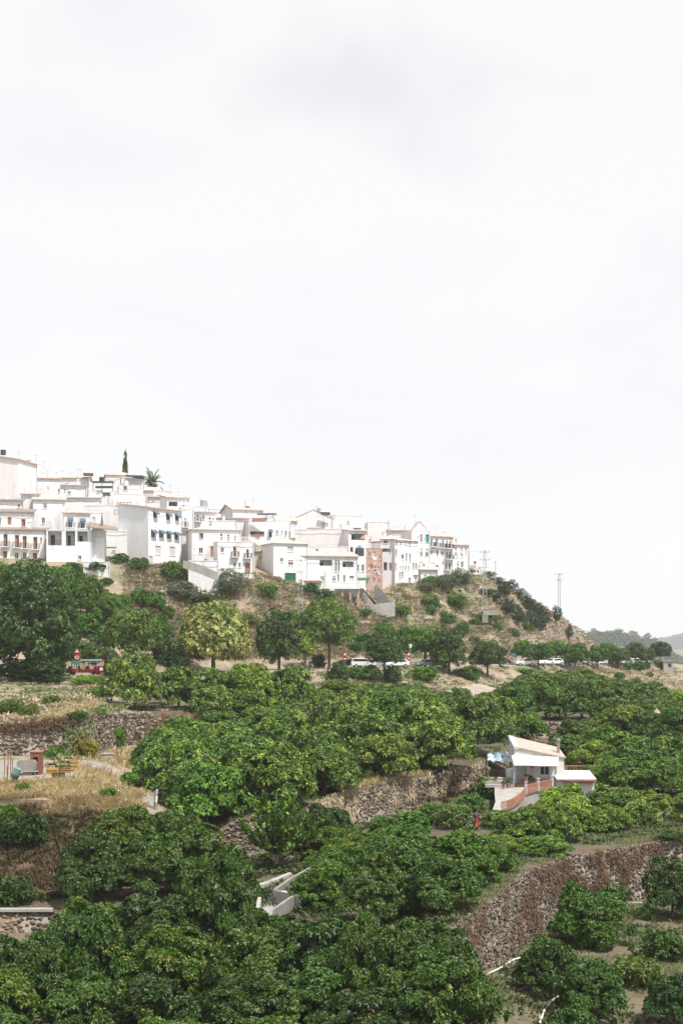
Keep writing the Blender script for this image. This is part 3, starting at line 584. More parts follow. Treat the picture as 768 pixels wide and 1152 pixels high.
# green belt between the road and the left houses, scrub on the hill
BELT = []; GB = 'trees and shrubs on the slope under the left houses'
for i,(px,t,w,c) in enumerate(((92,650,44,(.8,1,.6)),(108,660,38,(1.1,1.3,.8)),(80,640,30,(.9,1.1,.6)),(122,676,34,(1.2,1.4,.9)),(100,690,40,(.8,1.1,.6)),(118,705,34,(.7,1,.6)),(135,668,30,(1.1,1.3,.9)),
       (28,636,50,(1.2,1.2,.6)),(60,640,40,(1.2,1.3,.6)),(95,722,34,(1,1.1,.7)),(110,728,26,(1.1,1,.8)),(176,668,26,(.9,1.2,.7)),(160,662,30,(.8,1.1,.7)),(182,700,30,(.7,.9,.6)),(108,632,24,(.8,.9,.9)),(16,640,36,(1.3,1.3,.6)))):
    BELT.append((px,w,t,254-max(0,(t-632))*.28,c))
for i,(px,w,t,Y,c) in enumerate(sorted(BELT)):
    put('bush', px, w, t, Y, 'leafy shrub on the green slope between train and left houses, %s from left' % ORD[i], cat='bush', group=GB, color=c)
SH = [('olive',258,40,639,258,'large grey olive tree below the white house with balconies',(.9,.9,.9)),('olive',205,38,652,252,'grey olive tree on the dry hillside above the blossoming tree',(.95,.95,.95)),
      ('bush',195,30,631,258,'green shrub in front of the house with blue awnings',(.8,1,.7)),('bush',156,26,627,258,'dark green spiky shrub at the foot of the large white wall',(.7,.95,.7)),('bush',135,20,622,257,'dark shrub by the climbing plant',(.6,.85,.6)),
      ('bush',82,26,632,252,'dark shrub under the loggia house',(.6,.85,.6)),('bush',347,24,656,272,'dark shrub hedge under the tower house, left part',(.55,.8,.65)),('bush',362,26,662,274,'dark shrub hedge under the tower house, right part',(.55,.8,.65)),
      ('bush',424,13,650,294,'tall dark shrub beside the pink brick house',(.55,.75,.7)),('bush',429,14,651,298,'dark round shrub beside the pink brick house',(.6,.8,.75)),('bush',450,24,680,290,'bright green bush in the middle of the dry hillside',(1.2,1.5,.8)),
      ('bush',330,28,690,262,'low green bush on the dry hillside above the dark round tree',(.9,1,.8)),('bush',280,22,690,256,'dry brownish bush on the hillside',(1.2,1,.7)),('bush',400,18,722,256,'dark bush behind the road sign, left of it',(.5,.7,.6)),
      ('bush',455,28,706,262,'dark bush behind the parked cars',(.6,.8,.6)),('bush',408,22,712,262,'green bush behind the parked hatchback',(.6,.85,.6)),('bush',520,20,700,282,'green bush behind the dense dark tree',(.7,.9,.6)),('bush',533,16,716,282,'small dark bush at the cliff foot',(.6,.8,.6)),
      ('bush',482,20,648,310,'green shrub left under the balcony house',(.8,1.1,.7)),('olive',478,20,655,306,'pale grey shrub under the balcony house',(.9,.9,.9)),('olive',500,34,645,308,'broad grey-green tree under the balcony house',(.75,.8,.75)),('olive',516,30,640,312,'tall grey-green tree at the right end of the houses',(.7,.85,.7)),
      ('bush',512,26,668,298,'bright green bush under the grey-green trees',(1.1,1.3,.8)),('bush',484,24,668,300,'pale grey bush on the hillside under the houses',(1.3,1.3,1.3)),('bush',484,12,680,292,'agave-like blue-grey plant on the dry hillside',(1.2,1.4,1.6)),('bush',505,16,690,292,'small shrub on the dry hillside, near the ledge',(.9,1.1,.8)),
      ('bush',546,24,688,300,'green shrub above the ledge by the pylon',(.8,1,.7)),('bush',532,14,696,300,'small round shrub left of the pylon foot',(.6,.9,.5)),('bush',432,26,700,266,'green low bush under the ledge',(.9,1.1,.7)),('bush',392,20,690,272,'scrubby bush below the pillared terrace',(1,1.1,.8)),
      ('bush',408,20,684,286,'scrubby bush below the concrete stairs',(1,1.1,.8)),('bush',230,24,668,250,'dark scrubby bush on the dry slope left of the big olive',(.8,.9,.7)),('bush',300,26,655,270,'pale green scrub below the beige ruin',(1.2,1.3,1)),('bush',180,22,690,243,'dark bush on the left slope',(.7,.9,.6)),
      ('bush',120,16,650,258,'small shrub beside the stone heap',(.8,1,.7)),('bush',563,16,728,285,'small dark shrub at the cliff foot right',(.6,.8,.6)),('bush',575,18,706,318,'green shrub on the cliff',(.9,1,.8)),('bush',592,16,700,325,'grey shrub on the cliff',(.9,1,.9)),('bush',558,16,700,310,'green shrub left on the cliff',(.8,1,.7))]
for k,px,w,t,Y,lb,c in SH: put(k, px, w, t, Y, lb, cat='olive tree' if k=='olive' else 'bush', color=c)
hb = random.Random(12); SB = sorted((hb.uniform(150,655), hb.random()) for _ in range(36))
for i,(px,v) in enumerate(SB):
    fo = lval(next(l for l in LN if l['name']=='foot'),px)[0]; to = lval(next(l for l in LN if l['name']=='town'),px)[0]; Y = fo+4+(to-fo-8)*v; s_ = hb.uniform(.35,.95)
    g = G(px,Y); g.z -= .1; c = hb.choice([(.9,1,.8),(1.1,1.15,1),(1.25,1.2,1.1),(.75,.9,.7)])
    plant('bush', g, s_, s_*hb.uniform(.7,1.0), 'small scrubby bush on the dry slope below the town, %s counted from the left' % ORD[i], cat='bush', group='small scrubby bushes on the dry slope', color=c)
put('bush', 757, 34, 934, 124, 'dark shrub over the right end of the high stone wall', cat='bush', color=(.6,.75,.55)); put('bush', 744, 22, 946, 121.5, 'small dark shrub clinging to the wall end at right', cat='bush', color=(.5,.6,.5))
cr = random.Random(4)
for i,(px,t,w,Y) in enumerate(((550,645,18,334),(560,650,20,335),(568,655,18,333),(575,652,16,350),(583,662,20,345),(590,668,18,345),(597,672,18,345),(604,678,18,350),(612,684,16,352),(556,662,22,325),(570,672,22,325),(583,680,20,328),(598,686,18,335),(546,662,18,322),(640,702,10,372),(607,692,14,340))):
    put('pine', px, w, t, Y, 'grey-green pine on the hill crest, %s in order from the houses rightwards' % ORD[i] if i < 9 else 'lower grey-green pine below the hill crest, %s counted there' % ORD[i-9], group='pines on the hill crest', color=(.75,.85,.85))
put('pine', 626, 13, 681, 366, 'lone thin tree on the bare crest beside the antenna mast', color=(.9,.95,.95))
put('cypress', 141, 10, 512, 335, 'dark narrow cypress above the topmost roofs')
put('palm', 171, 27, 530, 330, 'palm tree above the topmost roofs')
put('olive', 293, 24, 608, 298, 'grey-green tree behind the beige ruin', color=(.8,.85,.8), cat='tree')
put('bush', 300, 12, 580, 300, 'roof garden plants under the brown pergola', cat='plants', color=(.7,.9,.8))
bpy.data.objects[-1] if False else None
# ------------------------------------------------------------------ distant hills
def hill(name, pts, Y, depth, label=None):
    vs=[]; fs=[]; n=len(pts)
    for r in range(7):
        for px, py in pts:
            y = Y - depth*.5*(1-r/3) if r<=3 else Y+depth*.5*(r-3)/3
            z = (ZC-(py-HY)/F*Y); base = -35; f = math.cos((r-3)/3*1.45); vs.append(((px-CX)/F*Y, y, base+(z-base)*f+2*noise.noise(Vector((px*.05,r*.9,Y*.01)))))
    for r in range(6):
        for c in range(n-1): fs.append((r*n+c, r*n+c+1, (r+1)*n+c+1, (r+1)*n+c))
    o = MB().add(vs, fs).build(name, 'far_ground', smooth=True); tag(o, kind='structure'); return o
pm('far_ground2', (.05,.07,.035), (.10,.11,.06), .05, 1)
h1 = hill('hill', [(600,760),(630,735),(650,722),(670,718),(690,717),(705,721),(720,727),(740,737),(760,748),(800,760),(860,775)], 2400, 600)
h2 = hill('hill', [(640,760),(680,748),(710,742),(735,735),(750,727),(770,722),(800,715),(850,705),(920,700),(1000,720)], 6000, 1800)
wr = random.Random(8); cnt = 0
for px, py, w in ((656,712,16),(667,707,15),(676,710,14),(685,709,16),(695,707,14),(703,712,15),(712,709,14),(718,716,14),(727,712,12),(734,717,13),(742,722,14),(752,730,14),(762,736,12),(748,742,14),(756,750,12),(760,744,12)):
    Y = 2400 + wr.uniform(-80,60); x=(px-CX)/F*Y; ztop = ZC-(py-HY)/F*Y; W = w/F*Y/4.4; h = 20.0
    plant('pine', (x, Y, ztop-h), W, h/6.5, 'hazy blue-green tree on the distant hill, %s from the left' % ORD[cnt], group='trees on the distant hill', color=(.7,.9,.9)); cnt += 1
# a wood covering the distant slopes reads as one mass
B=[];D=[]
r8 = np.random.default_rng(8); me = h1.data
def woods(o, n, size, seed):
    bv=[]; tri = [(p.center.copy(), p.area) for p in o.data.polygons]; r = random.Random(seed); pts=[]; V=[v.co for v in o.data.vertices]
    polys = o.data.polygons; wts = [p.area for p in polys]
    for p in r.choices(polys, wts, k=n):
        c = [V[i] for i in p.vertices]; a, b = r.random(), r.random(); q = (c[0]*(1-a)+c[1]*a)*(1-b)+(c[3]*(1-a)+c[2]*a)*b
        for k in range(60):
            d = Vector((r.gauss(0,1), r.gauss(0,1), abs(r.gauss(0,1)))).normalized(); pts.append(q+Vector((d.x*size, d.y*size, d.z*size*1.3)))
    pts = np.array(pts); dr = unit(rng.normal(size=pts.shape)); return leaves(pts, dr, size*.55, size*.35)
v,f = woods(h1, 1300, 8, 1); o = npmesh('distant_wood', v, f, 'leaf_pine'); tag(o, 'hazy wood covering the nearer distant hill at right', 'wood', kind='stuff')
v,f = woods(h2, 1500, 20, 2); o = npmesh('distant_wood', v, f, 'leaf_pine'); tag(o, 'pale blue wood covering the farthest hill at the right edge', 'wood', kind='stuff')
# ------------------------------------------------------------------ ground cover
def scatter(name, mat, regions, L, W, lean, label, cat):
    """blades and leaves rooted on the ground; regions: (px0, px1, lineA, tA, lineB, tB, n tufts, blades, spread)"""
    r = random.Random(len(name)*7+3); B=[];D=[];LL=[]
    for (p0,p1,la,ta,lb,tb,n,bl,sp) in regions:
        A = next(l for l in LN if l['name']==la); Bn = next(l for l in LN if l['name']==lb)
        for _ in range(n):
            px = r.uniform(p0,p1); ya = lval(A,px)[0]; yb = lval(Bn,px)[0]; Y = (ya+ta)+((yb+tb)-(ya+ta))*r.random(); g = G(px, Y)
            if noise.noise(g*.25+Vector((len(name),0,0))) < -.16: continue
            s = r.uniform(.5,1.3)
            for k in range(bl):
                a = r.uniform(0,6.28); q = r.random()*sp; B.append(g+Vector((math.cos(a)*q, math.sin(a)*q, 0))); D.append(Vector((math.cos(a)*lean, math.sin(a)*lean, 1+r.gauss(0,.2)))); LL.append(L*s*r.uniform(.6,1.2))
    v,f = leaves(np.array(B), np.array(D), np.array(LL), W); o = npmesh(name, v, f, mat); tag(o, label, cat, kind='stuff'); return o
scatter('dry_grass', 'straw', [(-30,160,'w2_top',-2,'w2_top',9,2600,14,.45),(60,172,'w2_top',6,'w3_bot',-3,800,12,.4),(50,108,'w3_top',0,'w3_top',18,500,10,.4),(380,560,'w2_top',-.5,'w2_top',3,420,10,.35),(95,160,'bank',0,'road_a',-1,150,10,.4),(380,560,'bank',0,'road_a',-2,300,9,.5)], .75, .06, .45, 'tall straw-coloured dry grass on banks and terrace rims', 'dry grass')
scatter('hillside_scrub', 'straw_brown', [(140,570,'foot',2,'town',3,7500,12,.9),(400,570,'town',0,'town_b',0,900,12,.9),(560,690,'foot',2,'town_b',-2,1800,12,.8),(640,790,'bank',-35,'road_a',-1,1800,10,.7),(30,240,'w2_top',10,'w3_top',5,120,10,.5),(-10,110,'w3_top',0,'w3_top',30,500,12,.5)], .8, .16, .8, 'brown dry scrub scattered over the hillside', 'scrub')
scatter('hillside_greenery', 'weed', [(140,570,'foot',2,'town',1,4200,14,1.0),(560,690,'foot',2,'town_b',-2,900,14,1.0),(640,790,'bank',-35,'road_a',-1,600,14,.8),(-10,140,'w3_top',1,'road_a',-2,700,12,.6),(280,760,'bank',0,'road_a',0,500,12,.7)], .7, .22, .9, 'low green weeds among the dry scrub of the hillside', 'weeds')
scatter('undergrowth', 'undergrowth_leaf', [(-20,520,'low',10,'w1_bot',-1,2600,16,.9),(200,520,'w1_top',1,'w2_bot',-1,1600,14,.8),(520,790,'w1_top',4,'w2_bot',-4,1500,12,.7),(190,600,'w2_top',1,'w3_bot',10,1500,14,.9),(500,790,'low_b',-8,'w1_bot',-1,600,12,.7),(140,600,'w3_top',2,'bank',0,900,14,.9),(-10,150,'w2_bot',-2,'w2_top',-1,500,14,.8)], .5, .16, .9, 'low green undergrowth and weeds on the orchard floor', 'undergrowth')
scatter('terrace_grass', 'weed', [(520,780,'low_b',0,'w1_bot',-1,4200,10,.5),(510,760,'w1_top',.5,'w1_top',10,1500,8,.45),(200,560,'w2_top',2,'w3_bot',0,500,8,.4),(390,520,'w2_bot',-4,'w2_bot',-.5,260,10,.4)], .35, .05, .6, 'short green grass on the orchard terraces', 'grass')
# ------------------------------------------------------------------ houses of the hill town
def wall_open(mb, P0, ud, nd, L, z0, z1, ops):
    """wall face with real openings; ops: (u0,u1,v0,v1,depth). nd points INTO the house"""
    us = sorted({0, L, *[o[0] for o in ops], *[o[1] for o in ops]}); zs = sorted({z0, z1, *[o[2] for o in ops], *[o[3] for o in ops]})
    pt = lambda u, z, d=0: (P0.x+ud.x*u+nd.x*d, P0.y+ud.y*u+nd.y*d, z)
    for i in range(len(us)-1):
        for j in range(len(zs)-1):
            cu, cz = (us[i]+us[i+1])/2, (zs[j]+zs[j+1])/2
            if any(o[0]<cu<o[1] and o[2]<cz<o[3] for o in ops): continue
            mb.quad(pt(us[i],zs[j]), pt(us[i+1],zs[j]), pt(us[i+1],zs[j+1]), pt(us[i],zs[j+1]))
    for (a,b,c,d,dp) in ops:
        mb.quad(pt(a,c),pt(a,d),pt(a,d,dp),pt(a,c,dp)); mb.quad(pt(b,c),pt(b,c,dp),pt(b,d,dp),pt(b,d)); mb.quad(pt(a,d),pt(b,d),pt(b,d,dp),pt(a,d,dp)); mb.quad(pt(a,c),pt(a,c,dp),pt(b,c,dp),pt(b,c))
        mb.quad(pt(a,c,dp), pt(b,c,dp), pt(b,d,dp), pt(a,d,dp))
class House:
    def __init__(s, name, label, cat='house', P0=None):
        s.root = None; s.name = name; s.label = label; s.cat = cat
    def mkroot(s, p):
        s.root = empty(s.name, tuple(p), s.label, s.cat); s.org = Vector(p)
    def put(s, mb, name, mat, parent=None, label=None):
        o = mb.build(name, mat, parent or s.root, s.org)
        if label: o['label'] = label
        return o
    def block(s, px0, Y0, px1, Y1, top, depth, base=None, wall='plaster', roof='flat', rise=.8, ops=(), roofmat='tile', eave=.35, rail=None, back=None, wlabel=None, coping=True):
        if s.name not in ('tall_house','awning_house'): Y1 = Y0+(Y1-Y0)*.35
        A = P(px0, top, Y0); z1 = A.z; B = P(px1, top, Y1); B.z = z1
        ud = Vector((B.x-A.x, B.y-A.y, 0)); L = ud.length; ud.normalize(); nd = Vector((-ud.y, ud.x, 0))
        if nd.y < 0: nd = -nd
        zb = min(H(A.x, A.y), H(B.x, B.y), H(A.x+nd.x*depth, A.y+nd.y*depth))-1 if base is None else ZC-(base-HY)/F*Y0
        if not s.root: s.mkroot((A.x, A.y, zb))
        A0 = Vector((A.x, A.y, 0)); pt = lambda u, d, z: (A.x+ud.x*u+nd.x*d, A.y+ud.y*u+nd.y*d, z)
        # openings: picture coordinates -> wall coordinates
        wo = []; todo = []
        n2 = nd.dot(Vector((A.x, A.y, 0)))
        for op in ops:
            k, cx, cy, w, h = op[:5]; extra = op[5] if len(op) > 5 else None
            def proj(px, py):
                r = Vector(((px-CX)/F, 1, 0)); t = n2/nd.dot(r); q = r*t; return (q-A0).dot(ud), ZC-(py-HY)/F*t
            u0, _ = proj(cx-w/2, cy); u1, _ = proj(cx+w/2, cy); _, v1 = proj(cx, cy-h/2); _, v0 = proj(cx, cy+h/2)
            u0 = max(.08, u0); u1 = min(L-.08, u1); v0 = max(zb+.1, v0); v1 = min(z1-.1, v1)
            if u1-u0 < .15 or v1-v0 < .15: continue
            if any(not (u1 <= o[0]+.02 or u0 >= o[1]-.02 or v1 <= o[2]+.02 or v0 >= o[3]-.02) for o in wo): continue
            wo.append((u0,u1,v0,v1, 2.2 if k == 'o' else .22)); todo.append((k,u0,u1,v0,v1,extra))
        m = MB(); wall_open(m, A0, ud, nd, L, zb, z1, wo)
        mid = L/2
        m.quad(pt(L,0,zb),pt(L,depth,zb),pt(L,depth,z1),pt(L,0,z1)); m.quad(pt(0,depth,zb),pt(0,0,zb),pt(0,0,z1),pt(0,depth,z1)); m.quad(pt(L,depth,zb),pt(0,depth,zb),pt(0,depth,z1),pt(L,depth,z1))
        e = eave; r = MB()
        def slab(c, th=.18):  # sloped roof slab from 4 corners
            lo = [(x,y,z) for x,y,z in c]; r.hexa(lo+[(x,y,z+th) for x,y,z in c])
        if roof == 'flat':
            m.quad(pt(0,0,z1-.02),pt(L,0,z1-.02),pt(L,depth,z1-.02),pt(0,depth,z1-.02))
            if coping:
                for (u,d,lu,ld) in ((L/2,.1,L+.1,.3),(L/2,depth-.1,L+.1,.3),(.1,depth/2,.3,depth-.42),(L-.1,depth/2,.3,depth-.42)):
                    c = pt(u,d,z1+.05); r.box(c, (lu,ld,.14), math.atan2(ud.y,ud.x))
        elif roof == 'shed':
            s2 = rise/depth; m.add([pt(0,0,z1),pt(0,depth,z1),pt(0,depth,z1+rise)],[(0,1,2)]); m.add([pt(L,0,z1),pt(L,depth,z1+rise),pt(L,depth,z1)],[(0,1,2)]); m.quad(pt(0,depth,z1),pt(L,depth,z1),pt(L,depth,z1+rise),pt(0,depth,z1+rise))
            slab([pt(-e,-e,z1-e*s2),pt(L+e,-e,z1-e*s2),pt(L+e,depth+.1,z1+rise+.02),pt(-e,depth+.1,z1+rise+.02)])
        elif roof == 'gable':   # ridge along the front
            s2 = rise/(depth/2)
            for u in (0, L): m.add([pt(u,0,z1),pt(u,depth,z1),pt(u,depth/2,z1+rise)],[(0,1,2)])
            slab([pt(-e,-e,z1-e*s2),pt(L+e,-e,z1-e*s2),pt(L+e,depth/2,z1+rise),pt(-e,depth/2,z1+rise)]); slab([pt(-e,depth/2,z1+rise),pt(L+e,depth/2,z1+rise),pt(L+e,depth+e,z1-e*s2),pt(-e,depth+e,z1-e*s2)])
        elif roof == 'gfront':  # gable end faces the viewer
            s2 = rise/mid
            for d in (0, depth): m.add([pt(0,d,z1),pt(L,d,z1),pt(mid,d,z1+rise)],[(0,1,2)])
            slab([pt(-e,-.1,z1-e*s2),pt(mid,-.1,z1+rise),pt(mid,depth+.1,z1+rise),pt(-e,depth+.1,z1-e*s2)],.12); slab([pt(mid,-.1,z1+rise),pt(L+e,-.1,z1-e*s2),pt(L+e,depth+.1,z1-e*s2),pt(mid,depth+.1,z1+rise)],.12)
        elif roof == 'hip':
            a = min(L,depth)/2*.98; q = [pt(-e,-e,z1),pt(L+e,-e,z1),pt(L+e,depth+e,z1),pt(-e,depth+e,z1)]
            if L >= depth: t0, t1 = pt(a,depth/2,z1+rise), pt(L-a,depth/2,z1+rise); fs = [(0,1,5,4),(2,3,4,5),(1,2,5),(3,0,4),(0,3,2,1)]
            else: t0, t1 = pt(mid,a,z1+rise), pt(mid,depth-a,z1+rise); fs = [(0,1,4),(1,2,5,4),(2,3,5),(3,0,4,5),(0,3,2,1)]
            r.add(q+[t0,t1], fs)
        elif roof == 'slope':   # flat-topped wall whose parapet falls to the right
            m.quad(pt(0,0,z1),pt(L,0,z1),pt(L,depth,z1),pt(0,depth,z1))
        s.put(m, 'wall', wall, label=wlabel)
        if r.f: s.put(r, 'coping' if roof == 'flat' else 'roof', wall if roof == 'flat' else roofmat)
        if base is None and L > 2.2:
            tr = random.Random(int(px0*31+top*7))
            if tr.random() < .55:
                q = MB(); uu = L*tr.uniform(.15,.85); w_ = tr.uniform(.4,.7); c = pt(uu, depth*.6, z1+rise*(.8 if roof != 'flat' else .0)+.4); q.box(c,(w_,w_,1.5)); q.box((c[0],c[1],c[2]+.8),(w_+.14,w_+.14,.1)); q.box((c[0],c[1],c[2]+.95),(w_*.5,w_*.5,.22)); s.put(q,'chimney',wall)
            if tr.random() < .5:
                c = pt(L*tr.uniform(.1,.9), depth*.5, z1+rise+1.6); q = MB(); q.tube((c[0],c[1],z1-.2),c,.03,.03,5); q.box((c[0],c[1],c[2]-.15),(1.0,.03,.03))
                for i in range(6): q.box((c[0]-.45+i*.18,c[1],c[2]-.15),(.02,.45,.02))
                s.put(q,'antenna','galvanised')
            if tr.random() < .6:
                q = MB(); q.tube(pt(L-.18,-.07,zb+.3),pt(L-.18,-.07,z1-.1),.045,.045,6); s.put(q,'drainpipe','galvanised')
            if tr.random() < .5:
                q = MB(); zc = z1-tr.uniform(.5,1.2); 
                for i in range(6): q.tube(pt(L*i/6,-.04,zc-.25*math.sin(math.pi*(i%3)/3)),pt(L*(i+1)/6,-.04,zc-.25*math.sin(math.pi*((i+1)%3)/3)),.018,.018,4)
                s.put(q,'cable','iron')
        rz = math.atan2(ud.y, ud.x)
        def box(u, d, z, su, sd, sz): return (pt(u,d,z), (su,sd,sz), rz)
        for (k,u0,u1,v0,v1,extra) in todo:
            uc, w, h, vc = (u0+u1)/2, u1-u0, v1-v0, (v0+v1)/2
            if k == 'o':
                if extra: 
                    q = MB(); nb = max(2, int(w/.16))
                    if extra == 'rail':
                        q.box(*box(uc,.06,v0+.95,w-.04,.06,.06))
                        for i in range(nb): q.box(*box(u0+w*(i+.5)/nb,.06,v0+.46,.035,.035,.92))
                        s.put(q, 'railing', 'iron')
                    else:
                        q.box(*box(uc,.08,v0+.4,w-.04,.12,.8)); s.put(q,'parapet',wall)
                q = MB(); q.box(*box(uc-w*.2,2.16,v0+min(1.0,h*.42),min(.9,w*.3),.06,min(2.0,h*.8))); s.put(q,'door','glass')
                if w > 3: q = MB(); q.box(*box(uc+w*.25,2.16,v0+min(1.3,h*.5),min(1.0,w*.2),.06,min(1.1,h*.4))); s.put(q,'window','glass')
                continue
            fm = {'w':'white_frame','a':'white_frame','b':'white_frame','s':'shutter','d':'brown_wood','B':'white_frame'}[k]
            col = None
            if extra in MATS: fm = extra
            if k == 's' or k == 'd':
                q = MB(); q.box(*box(uc,.17,vc,w-.02,.06,h-.02)); o = s.put(q, 'shutter' if k == 's' else 'door', fm)
                if k == 'd' and w < 2: q = MB(); q.box(*box(u1-.14,.12,v0+1.0,.06,.05,.14)); s.put(q,'handle','iron',o)
                if k == 's': q = MB(); q.box(*box(uc,-.03,v0-.04,w+.16,.12,.07)); s.put(q,'sill','white_frame')
            else:
                fw = min(.09, w*.14); q = MB(); fr = 'brown_wood' if extra == 'brown' else fm
                for (cu,cz,su,sz) in ((u0+fw/2+.005,vc,fw,h-.02),(u1-fw/2-.005,vc,fw,h-.02),(uc,v0+fw/2+.005,w-2*fw-.02,fw),(uc,v1-fw/2-.005,w-2*fw-.02,fw),(uc,vc,fw*.8,h-2*fw-.02)): q.box(*box(cu,.15,cz,su,.07,sz))
                if extra == 'brown': q.box(*box(u0+w*.3,.145,vc-h*.1,w*.34,.05,h*.62))
                o = s.put(q, 'window_frame' if k in 'wa' else 'balcony_door', fr)
                q = MB(); q.box(*box(uc,.2,vc,w-.03,.02,h-.03)); s.put(q, 'pane', 'glass', o)
                if extra == 'half': q = MB(); q.box(*box(uc,.12,v1-h*.22,w-.03,.05,h*.42)); s.put(q,'blind','shutter',o)
                if k == 'w' : q = MB(); q.box(*box(uc,-.03,v0-.04,w+.16,.14,.07)); s.put(q,'sill','white_frame',o)
            if k == 'a':   # small cloth awning
                q = MB(); q.hexa([pt(u0-.12,-.75,v1-.5),pt(u1+.12,-.75,v1-.5),pt(u1+.12,-.02,v1-.02),pt(u0-.12,-.02,v1-.02),pt(u0-.12,-.75,v1-.44),pt(u1+.12,-.75,v1-.44),pt(u1+.12,-.02,v1+.06),pt(u0-.12,-.02,v1+.06)])
                q.box(*box(uc,-.76,v1-.58,w+.24,.02,.2)); s.put(q, 'awning', 'blue_cloth')
            if k == 'b' or (k=='a' and h>1.7):
                q = MB(); q.box(*box(uc,-.36,v0-.07,w+.9,.7,.13)); sb = s.put(q, 'balcony', 'plaster')
                q = MB(); q.box(*box(uc,-.68,v0+.95,w+.86,.05,.05)); nb = int((w+.8)/.14)
                for i in range(nb+1): q.box(*box(uc-(w+.8)/2+(w+.8)*i/nb,-.68,v0+.46,.03,.03,.93))
                for sg in (-1,1):
                    q.box(*box(uc+sg*(w+.82)/2,-.34,v0+.95,.04,.62,.05))
                    for i in range(4): q.box(*box(uc+sg*(w+.82)/2,-.1-.14*i,v0+.46,.03,.03,.93))
                s.put(q, 'railing', 'iron', sb)
        if rail:
            q = MB(); hh = 1.0; mt = rail
            if rail in ('baluster','terrace_rail'):
                q.box(*box(L/2,.12,z1+hh,L,.16,.12)); nb = int(L/.28)
                for i in range(nb+1): q.box(*box(.1+(L-.2)*i/nb,.12,z1+hh/2+.04,.09,.09,hh-.1))
                mt = 'plaster'
            else:
                q.box(*box(L/2,.1,z1+hh,L,.05,.05)); nb = int(L/.3)
                for i in range(nb+1): q.box(*box(.1+(L-.2)*i/nb,.1,z1+hh/2+.1,.03,.03,hh-.1))
                mt = 'iron'
            s.put(q, 'railing', mt)
        return pt, L, z1
    def chimney(s, px, py, Y, w=.7, h=1.6, mat='plaster'):
        c = P(px, py, Y); q = MB(); q.box((c.x,c.y,c.z-h/2),(w,w,h)); q.box((c.x,c.y,c.z+.06),(w+.16,w+.16,.12)); q.box((c.x,c.y,c.z+.26),(w*.6,w*.6,.26)); s.put(q,'chimney',mat)
    def antenna(s, px, py, Y, h=2.6):
        c = P(px, py, Y); q = MB(); q.tube((c.x,c.y,c.z-h),(c.x,c.y,c.z),.035,.03,5); q.box((c.x,c.y,c.z-.2),(1.1,.04,.04))
        for i in range(7): q.box((c.x-.5+i*.17,c.y,c.z-.2),(.02,.5,.02))
        s.put(q,'antenna','galvanised')
    def dish(s, px, py, Y, r=.5):
        c = P(px, py, Y); q = MB(); n=12; vs=[(c.x,c.y,c.z)]; 
        for k in range(n): a=2*math.pi*k/n; vs.append((c.x+r*math.cos(a), c.y-.18, c.z+r*math.sin(a)))
        q.add(vs,[(0,1+(k+1)%n,1+k) for k in range(n)]); q.tube((c.x,c.y,c.z-1.1),(c.x,c.y,c.z),.03,.03,5); q.tube((c.x,c.y,c.z),(c.x+.05,c.y-.45,c.z-.05),.015,.015,4); s.put(q,'satellite_dish','marine_plastic')
    def tank(s, px, py, Y, w=1.4, h=1.2, mat='marine_plastic'):
        c = P(px, py, Y); q = MB(); q.tube((c.x,c.y,c.z-h/2),(c.x,c.y,c.z+h/2),w/2,w/2,12); s.put(q,'water_tank',mat)
    def solar(s, px, py, Y, w=1.8):
        c = P(px, py, Y); q = MB(); q.box((c.x,c.y,c.z),(w,1.3,.06),.3,R(35)); s.put(q,'solar_panel','glass'); q = MB(); q.tube((c.x-w*.5,c.y+.6,c.z+.55),(c.x+w*.5,c.y+.6,c.z+.55),.28,.28,10); s.put(q,'boiler_tank','marine_plastic')
        q = MB(); q.box((c.x-.5,c.y+.3,c.z-.35),(.05,.05,1.1)); q.box((c.x+.5,c.y+.3,c.z-.35),(.05,.05,1.1)); s.put(q,'stand','galvanised')
    def cond(s, px, py, Y):
        c = P(px, py, Y); q = MB(); q.box((c.x,c.y-.2,c.z),(.85,.34,.6)); o=s.put(q,'air_conditioner','marine_plastic'); q=MB(); q.tube((c.x-.12,c.y-.37,c.z),(c.x-.12,c.y-.39,c.z),.22,.22,12); s.put(q,'fan_grille','iron',o)
# ---- left group
h = House('tall_house','very tall windowless white house with corner towards the viewer at the left edge')
h.block(21,285,42,294,517,11,roof='gable',rise=.9,wall='plaster_warm'); h.tank(4,509,283,1.1,1.0,'iron'); h.antenna(21,508,290,2)
h = House('small_house','small white house wedged behind the tall windowless one, tiled lean-to'); h.block(27,298,34,299,518,5,roof='shed',rise=.9); h.block(35,300,48.5,303,522,6); h.antenna(50,518,302,2.5)
h = House('terraced_house','white house at left edge with brown balcony doors and tiled attic storey')
h.block(-12,262,51.5,266,596,5,roof='shed',rise=.7,roofmat='old_tile',ops=[('b',6.5,608,4.4,14,'brown'),('b',19.5,609,4.4,14,'brown'),('b',28,610,4.4,14,'brown'),('b',40,611,4.4,14,'brown'),('w',46.5,607.5,2,6),
   ('w',6,624,4.2,8,'brown'),('w',19,625,4.2,7.5),('w',28,625,4.2,8),('w',39.5,626,4.4,8,'brown')])
h.block(-12,267.5,37,270.5,576,5,roof='shed',rise=.9,roofmat='old_tile',ops=[('d',11,586,4.2,8.5,'brown_wood'),('w',26.5,588,4.4,8,'brown'),('w',0,586,3,7)])
h.block(-12,273,24,275,563,4,roof='shed',rise=.5,roofmat='old_tile',ops=[('w',21.5,569,3,4)])
h = House('white_house','white house with pale tiled eave and air conditioner above the loggias')
